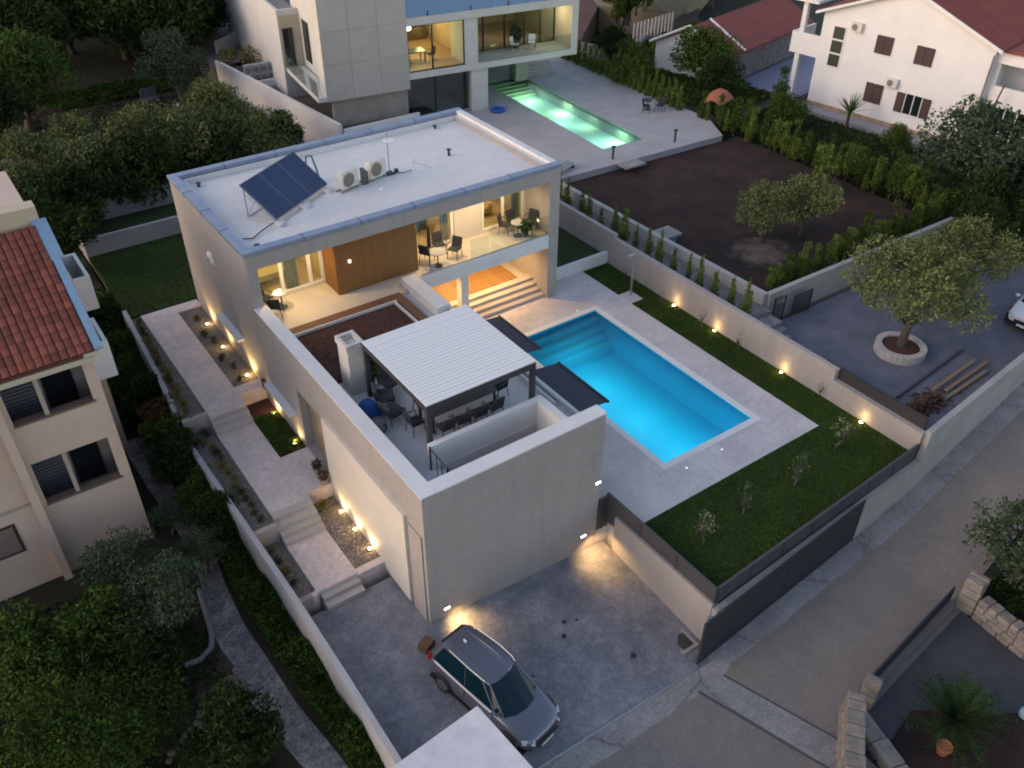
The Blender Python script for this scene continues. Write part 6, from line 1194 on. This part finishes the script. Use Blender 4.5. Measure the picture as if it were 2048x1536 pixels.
tree_proto('grey', gl_g, 2.3, 3.2, 1.2, 9000, .11, 3, 8, .2, .4); tree_proto('dark_a', dk_g, 3.2, 4.6, 1.5, 9000, .17, 4, 8, .14); tree_proto('dark_b', dk_g, 2.9, 4.2, 1.2, 8000, .16, 8, 7, .14); tree_proto('mid', md_g, 2.3, 3.0, .9, 9000, .11, 6, 8, .15)
tree_proto('bright', br_g, 2.3, 2.5, .6, 20000, .058, 7, 10, .1, .5); tree_proto('big_olive', ol_b, 2.1, 3.0, 1.35, 15000, .085, 9, 11, .24, .36, .15, .72, .44, shell=.45); tree_proto('light_olive', ol_b, 1.7, 2.1, 1.2, 9500, .085, 12, 8, .24, .36, .1, .66, .46)
tree_proto('silver', gl_g, 1.5, 2.3, .9, 9000, .065, 14, 8, .22, .34, spread=.66, lobe=.42); tree_proto('bush', md_g, .9, 1.3, .2, 3200, .07, 15, 6, .12)
# olive grove behind, left of the roof
grove = [(-5.6, 33.2, 'olive_a', 1.0), (-3.6, 36.2, 'olive_b', 1.05), (-1.4, 34.2, 'olive_c', 1.0), (-.6, 38.6, 'olive_a', .95), (1.6, 35.4, 'olive_b', 1.1), (3.0, 38.6, 'olive_c', .95), (4.4, 34.6, 'olive_a', 1.1), (6.8, 36.4, 'olive_b', 1.15), (8.4, 33.8, 'olive_c', .95), (8.6, 38.6, 'olive_a', .8)]
grove = [(x, y, k, s_*1.15) for x, y, k, s_ in grove]
gl_lab = ['leftmost olive tree of the front grove row, cut by the picture edge', 'second olive tree from the left picture edge in the grove', 'olive tree above the cream ridge wall of the left house', 'olive tree in front of the red toy car in the grove', 'round olive tree in the middle of the grove row', 'small olive tree standing behind the middle of the grove row', 'olive tree straight above the grey garden wall pair', 'large olive tree behind the left corner of the villa roof', 'olive tree touching the far left edge of the villa roof', 'olive tree against the long white court wall']
for (x, y, k, s_), lb in zip(grove, gl_lab): plant(k, 'olive_tree', lb, 'olive tree', (x, y, 1.4), None, s_, 'olive trees in the grove behind the villa')
for (x, y, s_, lb) in ((10.6, 35.6, .55, 'dark glossy round tree at the foot of the long white court wall'), (1.0, 32.6, .8, 'dark low tree in the shade under the grove row'), (-2.8, 31.6, .75, 'dark low tree beside the corner of the grey garden wall'), (5.5, 32.9, .7, 'dark low tree behind the farther grey garden wall'), (-4.9, 27.6, .85, 'dark tree behind the cream ridge wall of the left house')): plant('dark_b', 'tree', lb, 'tree', (x, y, 1.4), None, s_, 'dark low trees round the olive grove')
for (x, y, k, s_, lb) in ((8.9, 50.5, 'grey', 1.05, 'grey-green tree left of the gravel court at the top of the picture'), (8.9, 43.8, 'olive_c', .9, 'olive tree against the top end of the long white wall'), (-1.6, 50.5, 'mid', 1.5, 'broad green tree at the upper left picture edge'), (-4.8, 46.5, 'dark_b', 1.1, 'dark tree below the broad green tree at the left edge')): plant(k, 'tree', lb, 'tree', (x, y, 1.4), None, s_)
ft = sorted([(-3, 68), (1.5, 64), (5.2, 67), (8.5, 63), (12.0, 66), (4.0, 74), (-1.5, 78), (9.0, 75), (14.0, 72), (0.5, 58.5), (11.5, 59.0), (15.5, 62.5)], key=lambda q: q[0]*.8-q[1]*.0+q[1]*.25)
for i, (x, y) in enumerate(ft): plant('dark_a' if i % 3 else 'mid', 'tree', ORD[i]+(' tall dark' if i % 3 else ' broad lighter green')+' tree from the left in the top left wood', 'tree', (x, y, 1.2), None, random.uniform(1.0, 1.35)*(1 if i % 3 else 1.5), 'trees of the dense wood at the top left')
single('garden_bench', MB().cbox((6.8, 51.2, 1.75), (1.3, .6, .08), .3).cbox((6.9, 51.6, 2.1), (1.3, .06, .6), .3).cbox((6.3, 51.0, 1.55), (.06, .5, .35), .3).cbox((7.4, 51.3, 1.55), (.06, .5, .35), .3), M('seat_grey', (.10, .11, .13), .8), 'grey garden bench in the dark clearing at the upper left', 'bench')
for x, y, lb in ((1.0, 46.0, 'pale boulder at the left end of the dark clearing'), (8.4, 49.2, 'pale boulder beside the grey garden bench'), (1.5, 46.6, 'small pale boulder at the left end of the dark clearing')): single('boulder', MB().lathe([(.02, 0), (.3, .05), (.34, .2), (.2, .32), (.02, .35)], (x, y, 1.4), 8), M('boulder', (.32, .30, .28), .9), lb, 'boulder')
tr_ = thing('toy_car', 'red and orange toy car standing by the path in the dark clearing', 'toy car', (-.9, 43.2, 1.4), .5)
part('body', MB().box(-.9, .9, -.4, .4, .2, .5).box(-.3, .5, -.35, .35, .5, .8), M('toy_red', (.30, .03, .015), .5), tr_, world=False, bevel=.05)
for x in (-.55, .55):
    for y in (-.42, .42): part('wheel', MB().lathe([(.18, -.06), (.18, .06)], (x, y, .18), 14, 'y'), black, tr_, world=False)
struct('clearing_path', MB().prism([(.2, 41.5), (.9, 41.6), (1.0, 45.5), (.3, 45.6)], 1.0, 1.42).prism([(-5, 40), (-3.6, 40), (-3.2, 46), (-4.4, 46)], 1.0, 1.42), M('path_dusk', (.20, .20, .22), .9))
# left garden
plant('bright', 'tree', 'big dense bright green bush filling the bottom left of the picture', 'bush', (-10.35, 1.6, -.6), None, (1.15, 1.15, 1.02))
lg = [(-7.7, 7.0, 'silver', 1.0, 'slender grey-green tree in front of the lower loggia of the left house'), (-7.2, 4.7, 'silver', 1.05, 'grey-green tree nearest the curved kerb in the left garden'), (-9.2, 4.9, 'mid', .7, 'green tree between the left house and the big bright bush'), (-11.2, 5.4, 'mid', .75, 'green tree at the left picture edge under the small brown window'), (-5.2, 7.0, 'silver', .62, 'small grey-green tree leaning over the garden path'), (-6.9, -.7, 'dark_b', .5, 'dark low bush by the bottom picture edge beside the path'), (-8.2, 3.4, 'dark_b', .42, 'dark low bush behind the big bright bush'), (-5.6, 9.6, 'silver', .5, 'small grey-green tree beside the corner of the left house'), (-12.6, -.6, 'mid', .6, 'green bush in the bottom left picture corner')]
for x, y, k, s_, lb in lg: plant(k, 'tree', lb, 'tree', (x, y, -.6), None, s_)
nb = 0
for (x, y, s_) in [(-4.3, 18.8, .9), (-4.0, 16.6, .8), (-4.1, 14.2, .85), (-4.2, 12.0, .8), (-4.1, 10.2, .75), (-4.1, 8.4, .7), (-4.0, 20.9, 1.0), (-4.9, 22.8, 1.1), (-3.9, 24.6, 1.1)]:
    plant('dark_b' if nb % 2 else 'mid', 'shrub', ORD[nb]+' dark shrub of the belt between the left house and the boundary wall', 'shrub', (x, y, -.6), None, s_*.55, 'shrubs between the left house and the boundary wall'); nb += 1
plant('bush', 'shrub', 'reddish-brown shrub by the bend of the boundary wall', 'shrub', (-4.25, 13.3, .3), None, 1.0)
bpy.context.scene.objects  # (no operators used)
PROTO['rust'] = (leaf_mesh('crown', rust_g, [(0, 0, .7, .7, .7, .6)], 2200, .07, seed=3), PROTO['bush'][1])
plant('rust', 'shrub', 'rust-coloured shrub leaning on the bend of the boundary wall', 'shrub', (-4.15, 14.4, .6), None, 1.1)
# ground cover strips
def cover(name, label, mat, poly, n, size, z, h=.25, cat='ground cover'):
    P_ = np.array(poly); x0, y0 = P_.min(0); x1, y1 = P_.max(0); pts = RNG.uniform((x0, y0), (x1, y1), (n*3, 2))
    ins = np.zeros(len(pts), bool); j = len(P_)-1
    for i in range(len(P_)):
        c_ = ((P_[i, 1] > pts[:, 1]) != (P_[j, 1] > pts[:, 1])) & (pts[:, 0] < (P_[j, 0]-P_[i, 0])*(pts[:, 1]-P_[i, 1])/(P_[j, 1]-P_[i, 1]+1e-9)+P_[i, 0]); ins ^= c_; j = i
    pts = pts[ins][:n]; n = len(pts); cl = .5+.5*np.sin(pts[:, 0]*2.1+1.3*np.sin(pts[:, 1]*1.7))*np.sin(pts[:, 1]*1.9+pts[:, 0])
    z_ = z+h*(cl*.9+.1)*RNG.uniform(.3, 1, n); C_ = np.c_[pts, z_]; a = RNG.normal(size=(n, 3)); a[:, 2] *= .6; a /= np.linalg.norm(a, axis=1)[:, None]; b = np.cross(a, RNG.normal(size=(n, 3))); b /= np.linalg.norm(b, axis=1)[:, None]
    s_ = size*RNG.uniform(.5, 1.4, n)[:, None]; V_ = np.empty((n, 4, 3)); V_[:, 0] = C_-a*s_; V_[:, 1] = C_+b*s_*.5; V_[:, 2] = C_+a*s_; V_[:, 3] = C_-b*s_*.5
    me = bpy.data.meshes.new(name); me.vertices.add(n*4); me.vertices.foreach_set('co', V_.ravel()); me.loops.add(n*4); me.loops.foreach_set('vertex_index', np.arange(n*4)); me.polygons.add(n); me.polygons.foreach_set('loop_start', np.arange(n)*4); me.polygons.foreach_set('loop_total', np.full(n, 4)); me.update(); me.materials.append(mat)
    o = bpy.data.objects.new(name, me); COL.objects.link(o); return meta(o, label, cat, kind='stuff')
cover('hedge_belt', 'dense bright green hedge growing along the outside of the long boundary wall', br_g, [(-4.75, 8.2), (-3.75, 8.2), (-3.62, -6.5), (-4.2, -6.5), (-4.45, -2), (-4.6, 1.5), (-4.75, 4.5)], 26000, .075, -.55, .95, 'hedge')
cover('hedge_belt', 'dark ivy belt along the outside of the upper boundary wall', dk_g, [(-4.9, 22), (-3.4, 22), (-3.8, 8.3), (-4.6, 8.3)], 16000, .09, -.55, 1.3, 'hedge')
cover('ground_cover', 'dark low plants covering the ground of the left garden', dk_g, [(-20, -12), (-5.9, -12), (-6.2, 1), (-6.3, 8.5), (-20, 8.8)], 26000, .09, -.6, .22)
cover('ground_cover', 'rough grass and fallen leaves under the olive grove', leafmat('leaf_litter', (.055, .05, .022)), [(-12, 27), (-3.5, 27), (-3.4, 32.2), (12, 32.2), (12, 56), (-12, 56)], 26000, .10, 1.4, .14)
cover('ground_cover', 'bright grass strip at the edge of the dense wood', br_g, [(1, 53), (9, 53), (9.5, 57), (0, 57)], 8000, .13, 1.4, .35)
cover('ground_cover', 'dark green plants covering the slope below the white house', dk_g, [(37.6, -2), (52, -4), (47.8, 11), (46, 25), (37.7, 24)], 30000, .10, .95, .28)
cover('ground_cover', 'green weeds in the plot behind the tall hedge', md_g, [(39.2, 25), (46, 26), (47, 35.5), (56, 44), (43, 41), (39.4, 43)], 15000, .14, 1.45, .45)
cover('ground_cover', 'scattered weeds growing at the edges of the bare soil plot', dk_g, [(22.4, 21), (22.4, 5.8), (23.2, 5.8), (23.0, 21)], 1500, .08, 1.6, .2)
cover('ground_cover', 'green mixed plants covering the entrance planting bed', md_g, [(-1.1, 9.45), (-.05, 9.45), (-.05, 12.2), (-1.1, 12.2)], 5200, .045, 1.05, .26)
cover('ground_cover', 'dark weeds on the bank beside the courtyard', dk_g, [(16.8, -9.6), (26, -8.6), (28, -22), (16.5, -20)], 16000, .10, -.75, .4)
cover('fallen_leaves', 'scattered low plants and dry leaves over the terrace garden bed', leaf_red, [(1.0, 8.0), (5.3, 8.0), (5.3, 11.3), (1.0, 11.3)], 700, .05, 4.80, .1)
# right side: hedge rows, each sapling a thing
tree_proto('sap_a', hg_g, .30, 1.35, .12, 900, .055, 21, 4, .1, .45, spread=.3, lobe=.75, updroop=.8); tree_proto('sap_b', hg_g, .32, 1.5, .1, 950, .055, 22, 5, .1, .45, spread=.35, lobe=.7, updroop=.8)
tree_proto('cyp_a', hg_g, .42, 1.9, .1, 1500, .065, 23, 5, .08, .45, spread=.35, lobe=.72, updroop=.8); tree_proto('cyp_b', md_g, .45, 2.1, .1, 1500, .065, 24, 5, .08, .45, spread=.35, lobe=.72, updroop=.8)
PROTO['cone_a'] = (leaf_mesh('crown', hg_g, [(0, 0, .5, .30, .30, .48), (.03, 0, 1.05, .23, .23, .5), (0, .02, 1.6, .13, .13, .42)], 1300, .055, .42, .9, .3, .08, 51), PROTO['sap_a'][1])
PROTO['cone_b'] = (leaf_mesh('crown', hg_g, [(0, 0, .45, .34, .34, .45), (-.03, .03, .95, .27, .27, .5), (.02, 0, 1.45, .16, .16, .45)], 1400, .055, .42, .9, .3, .1, 52), PROTO['sap_b'][1])
def row(P0, P1, n, keys, label, group, z, s0=.85, s1=1.15, jit=.06, name='hedge_sapling', cat='hedge plant'):
    for i in range(n):
        f_ = (i+.5)/n; x = P0[0]+(P1[0]-P0[0])*f_+random.uniform(-jit, jit); y = P0[1]+(P1[1]-P0[1])*f_+random.uniform(-jit, jit)
        s_ = random.uniform(s0, s1); plant(keys[i % len(keys)] if random.random() > .3 else random.choice(keys), name, label, cat, (x, y, z), None, (s_*random.uniform(.7, 1.0), s_*random.uniform(.7, 1.0), s_*random.uniform(.85, 1.2)), group)['label'] = ORD[i]+' '+label
row((20.6, 21.2), (20.2, 4.9), 17, ['cone_a', 'cone_b'], 'young hedge sapling from the villa end in the gravel strip behind the cream wall', 'hedge saplings in the strip behind the cream garden wall', 1.9, .8, 1.15, .12)
row((37.55, 41.5), (36.95, 26.6), 21, ['cone_a', 'cone_b'], 'slim cypress sapling from the balcony end along the neighbouring pool terrace', 'cypress saplings along the neighbouring pool terrace', 1.75, 1.0, 1.25, .06, 'cypress')
row((37.3, 25.4), (37.6, 6.9), 30, ['cyp_b', 'cone_b', 'cyp_a'], 'bushy hedge plant from the orange canopy, front row behind the soil plot', 'dense hedge behind the soil plot', 1.5, .85, 1.25, .3, 'hedge_plant')
row((38.9, 24.0), (39.2, 7.5), 22, ['cyp_b', 'cyp_a'], 'hedge plant from the white house drive, back row behind the soil plot', 'second row of the hedge behind the soil plot', 1.0, .8, 1.2, .45, 'hedge_plant')
row((22.9, 6.35), (36.9, 6.05), 30, ['cyp_a', 'sap_b', 'cyp_b'], 'leafy hedge plant from the gate corner, just inside the soil plot wall', 'hedge row just inside the soil plot wall', 1.6, .75, 1.05, .12, 'hedge_plant')
# single trees on the right
plant('big_olive', 'olive_tree', 'big olive tree growing out of the round stone planter on the paved drive', 'olive tree', (25.1, .1, 1.25), 1.0, (1.25, 1.25, 1.12))
plant('big_olive', 'olive_tree', 'second olive crown standing behind the big one at the drive edge', 'olive tree', (30.0, 1.2, .9), 2.2, (1.1, 1.1, 1.05))
plant('light_olive', 'olive_tree', 'pale olive tree at the right edge of the sand patch in the soil plot', 'olive tree', (29.4, 9.6, 1.6), .4, (.95, .95, 1.0)); plant('light_olive', 'olive_tree', 'pale olive tree leaning left over the sand patch in the soil plot', 'olive tree', (27.2, 10.4, 1.6), 2.9, (.95, .95, .88))
plant('cyp_a', 'shrub', 'yellowish tall shrub behind the pale olive trees of the soil plot', 'shrub', (34.6, 12.6, 1.6), None, (1.6, 1.6, 1.5))
for (x, y, k, s_, z, lb) in ((42.9, 31.0, 'mid', 1.05, 1.4, 'leafy green tree in front of the small white outbuilding'), (44.6, 24.4, 'cyp_b', 1.5, 1.0, 'small cone-shaped tree at the corner of the white house lawn'), (41.8, 8.0, 'grey', 1.35, .6, 'large grey-green tree in front of the right corner of the white house'), (49.5, 7.0, 'mid', .9, .8, 'dark tree at the right picture edge under the white house balcony'), (41.5, 3.4, 'grey', .7, .8, 'dark bushy tree between the hedge and the paved drive'), (44.8, 14.6, 'mid', .5, .9, 'round yellow-green bush at the path before the white house'), (38.2, 33.5, 'mid', .85, 1.4, 'green bush behind the cypress row near the orange canopy'), (42.5, 22.0, 'mid', .6, .9, 'green bush at the left end of the white house lawn'), (41.5, 27.8, 'dark_b', .6, 1.3, 'dark bush just right of the orange canopy'), (40.5, 38.5, 'dark_b', .55, 1.4, 'dark bush near the grey wall at the end of the long balcony'), (55.0, 50.0, 'mid', 1.3, 1.9, 'green tree behind the small outbuilding roof'), (60.0, 46.5, 'dark_b', 1.2, 1.9, 'dark tree between the small outbuilding and the white house'), (49.5, 47.0, 'mid', 1.2, 1.9, 'light green tree left of the small outbuilding roof')): plant(k, 'tree', lb, 'tree', (x, y, z), None, s_)
for i, (x, y, s_) in enumerate(((36.5, 3.4, .6), (38.5, 4.6, .7), (39.0, 1.6, .7), (42.5, .2, .8), (44.5, 5.2, .7), (40.0, 6.2, .45))): plant('dark_b', 'shrub', ORD[i]+' dark shrub of the thicket beyond the paved drive', 'shrub', (x, y, .8), None, s_, 'shrubs in the thicket beyond the paved drive')
for i in range(9): plant('cyp_b', 'cypress', ORD[i]+' dark cypress from the left in the row behind the sunken plot', 'cypress', (47.5+i*1.7, 46.0+i*1.05, 1.9), None, (1.6, 1.6, 1.7), 'cypresses behind the sunken plot')
oc = thing('orange_canopy', 'faded orange cloth canopy slumped behind the neighbouring hedge', 'canopy', (39.4, 25.6, 1.4), .3)
cm_ = MB(); nx_, ny_ = 8, 6
for j in range(ny_+1):
    for i in range(nx_+1): x = -1.1+2.2*i/nx_; y = -.8+1.6*j/ny_; cm_.v.append((x, y, 1.9-.55*(x/1.1)**2-.5*(y/.8)**2+.09*math.sin(4*x+2*y)))
cm_.f = [(j*(nx_+1)+i, j*(nx_+1)+i+1, (j+1)*(nx_+1)+i+1, (j+1)*(nx_+1)+i) for j in range(ny_) for i in range(nx_)]
part('cloth', cm_, M('orange_cloth', (.40, .135, .075), .85, .35, 2.5), oc, world=False, smooth=True)
for x in (-1, 1):
    for y in (-.7, .7): part('pole', MB().tube([(x, y, 0), (x*.98, y*.98, 1.0)], .04), dark, oc, world=False)
sgn_ = thing('post_lamp', 'white-topped dark garden lamp post in the weeds near the small outbuilding', 'lamp post', (41.9, 30.2, 1.3)); part('post', MB().tube([(0, 0, 0), (0, 0, 1.3)], .05), dark, sgn_, world=False); part('head', MB().lathe([(.10, 1.3), (.2, 1.45), (.2, 1.9), (.05, 2.0)], n=12), white, sgn_, world=False)
# palms and spiky plants
def palm(loc, label, n, L_, mat, name='palm', rise=.9, w_=.05, trunk=.0, leaflets=False):
    t = thing(name, label, 'palm', loc); rng = random.Random(n); fm = MB()
    part('trunk', MB().tube([(0, 0, -.1), (0, 0, trunk+.15)], [.14, .10], 8), bark, t, world=False)
    for k in range(n):
        a = 6.283*k/n*3.1+rng.uniform(-.2, .2); el = rng.uniform(.15, 1.35); l_ = L_*rng.uniform(.7, 1.05); pts = []
        for s_ in range(5):
            f_ = s_/4; r_ = l_*f_*math.cos(el)*(1+.1*f_); z = trunk+.1+l_*f_*math.sin(el)*rise-.16*l_*f_*f_; pts.append(Vector((r_*math.cos(a), r_*math.sin(a), z)))
        side = Vector((-math.sin(a), math.cos(a), 0)); b = len(fm.v)
        for s_, p_ in enumerate(pts): ww = w_*(1-(s_/4)**2*.9); fm.v += [tuple(p_-side*ww), tuple(p_+side*ww)]
        fm.f += [(b+2*s_, b+2*s_+1, b+2*s_+3, b+2*s_+2) for s_ in range(4)]
        if leaflets:
            for s_ in range(2, 13):
                f_ = s_/13; i0 = min(3, int(f_*4)); p_ = pts[i0].lerp(pts[i0+1], f_*4-i0); dr = (pts[i0+1]-pts[i0]).normalized()
                for sg in (-1, 1): q_ = p_+(side*sg*.8+dr*.6).normalized()*l_*.15+Vector((0, 0, .02)); fm.add([p_, p_+dr*.05, q_], [(0, 1, 2)])
    part('fronds', fm, mat, t, world=False, kind='stuff'); return t
palm((11.75, -12.0, -1.05), 'large spiky cycad palm on the dark soil of the lower right courtyard', 90, 1.65, leafmat('leaf_palm', (.03, .055, .016)), 'cycad_palm', 1.0, .03, .2, True)
palm((46.4, 19.6, 1.0), 'small yucca standing against the wall of the white house', 34, 1.5, leafmat('leaf_yucca', (.10, .15, .07)), 'yucca', 1.3, .07, .9)
for (x, y, s_, lb) in ((14.6, -11.4, 1.0, 'dark green bush at the right picture edge above the courtyard'), (17.9, -9.9, .95, 'dark green bush behind the far gate pillar'), (18.4, -12.6, 1.0, 'dark green bush hanging over the long stone wall')): plant('grey', 'shrub', lb, 'shrub', (x+3.9 if x < 15 else x+.6, y, -.8), None, s_*.85)
# saplings on the lawn
tree_proto('baby', pale_g, .42, .95, .4, 260, .04, 31, 5, .3, .3, .3, .7, .45); tree_proto('baby_b', sl_g, .38, 1.0, .4, 230, .04, 33, 4, .35, .3, .4, .7, .45)
for (x, y, k, s_, lb) in ((9.05, -3.36, 'baby', 1.05, 'young olive sapling on the near lawn, closest to the driveway'), (11.28, -3.14, 'baby_b', 1.0, 'second young olive sapling on the near lawn'), (13.93, -3.25, 'baby_b', 1.1, 'third young olive sapling on the near lawn'), (16.93, -2.75, 'baby', 1.2, 'young olive sapling on the lawn closest to the cream wall corner'), (18.8, 6.5, 'baby_b', .75, 'thin sapling between the first two wall uplights'), (18.8, 4.2, 'baby_b', .7, 'thin sapling midway along the cream garden wall'), (19.0, -.2, 'baby_b', .55, 'small sapling just before the step in the cream garden wall'), (18.7, 11.9, 'baby_b', .6, 'thin sapling by the steel outdoor shower'), (18.5, 8.9, 'baby_b', .6, 'thin sapling just above the farthest wall uplight')): plant(k, 'olive_sapling', lb, 'sapling', (x, y, Z0), None, s_)
# lavender clumps along the walk
tree_proto('clump', leafmat('leaf_straw', (.20, .16, .055), (.10, .09, .03)), .26, .34, .0, 420, .04, 41, 4, .1, .25, updroop=1.2, spread=.4, lobe=.6); tree_proto('clump_b', leafmat('leaf_dusky', (.06, .07, .04)), .24, .3, .0, 380, .04, 42, 4, .1, .3, updroop=1.0, spread=.4, lobe=.6)
for i in range(17):
    f_ = (i+.5)/17; y = 21.4-8.2*f_; x = -2.95-.30*f_+random.uniform(-.1, .08); plant('clump' if random.random() > .35 else 'clump_b', 'lavender_clump', ORD[i]+' dry lavender clump from the far end of the upper side bed', 'shrub', (x, y, 1.64), None, random.uniform(.7, 1.15), 'lavender clumps in the upper side bed')
for i in range(14):
    f_ = (i+.5)/14; y = 12.5-6.1*f_; x = -3.15+.12*f_+random.uniform(-.12, .12); plant('clump' if random.random() > .4 else 'clump_b', 'lavender_clump', ORD[i]+' dry lavender clump from the upper kerb in the middle side bed', 'shrub', (x, y, 1.04), None, random.uniform(.7, 1.1), 'lavender clumps in the middle side bed')
for i in range(4): plant('clump_b' if i % 2 else 'clump', 'lavender_clump', ORD[i]+' dry lavender clump from the kerb in the lowest side bed', 'shrub', (-3.1+random.uniform(-.1, .1), 5.6-.6*i, .40), None, .9, 'lavender clumps in the lowest side bed')
for i, (x, y) in enumerate(((-.6, 19.9), (-.75, 18.4), (-.6, 17.7), (-.8, 16.2), (-.6, 15.3), (-.7, 14.3))): plant('clump_b', 'low_shrub', ORD[i]+' low dark shrub from the far end of the upper gravel bed', 'shrub', (x, y, 1.64), None, random.uniform(.7, 1.1), 'low shrubs in the upper gravel bed')
plant('clump', 'low_shrub', 'straw-coloured grass tuft at the head of the lower gravel bed', 'shrub', (-.7, 6.5, .44), None, 1.2)
# scattered pebbles in the lower gravel bed
pb = MB()
for k in range(420):
    x, y = random.uniform(-1.08, -.06), random.uniform(3.25, 6.9); s_ = random.uniform(.02, .05); pb.cbox((x, y, .445), (s_*1.6, s_, s_*.7), tilt=(random.uniform(-.3, .3), random.uniform(-.3, .3), random.uniform(0, 3)))
meta(part('pebbles', pb, M('pebble', (.30, .27, .24), .9, island=.5)), 'loose pale pebbles over the uplit lower gravel bed', 'pebbles', kind='stuff')
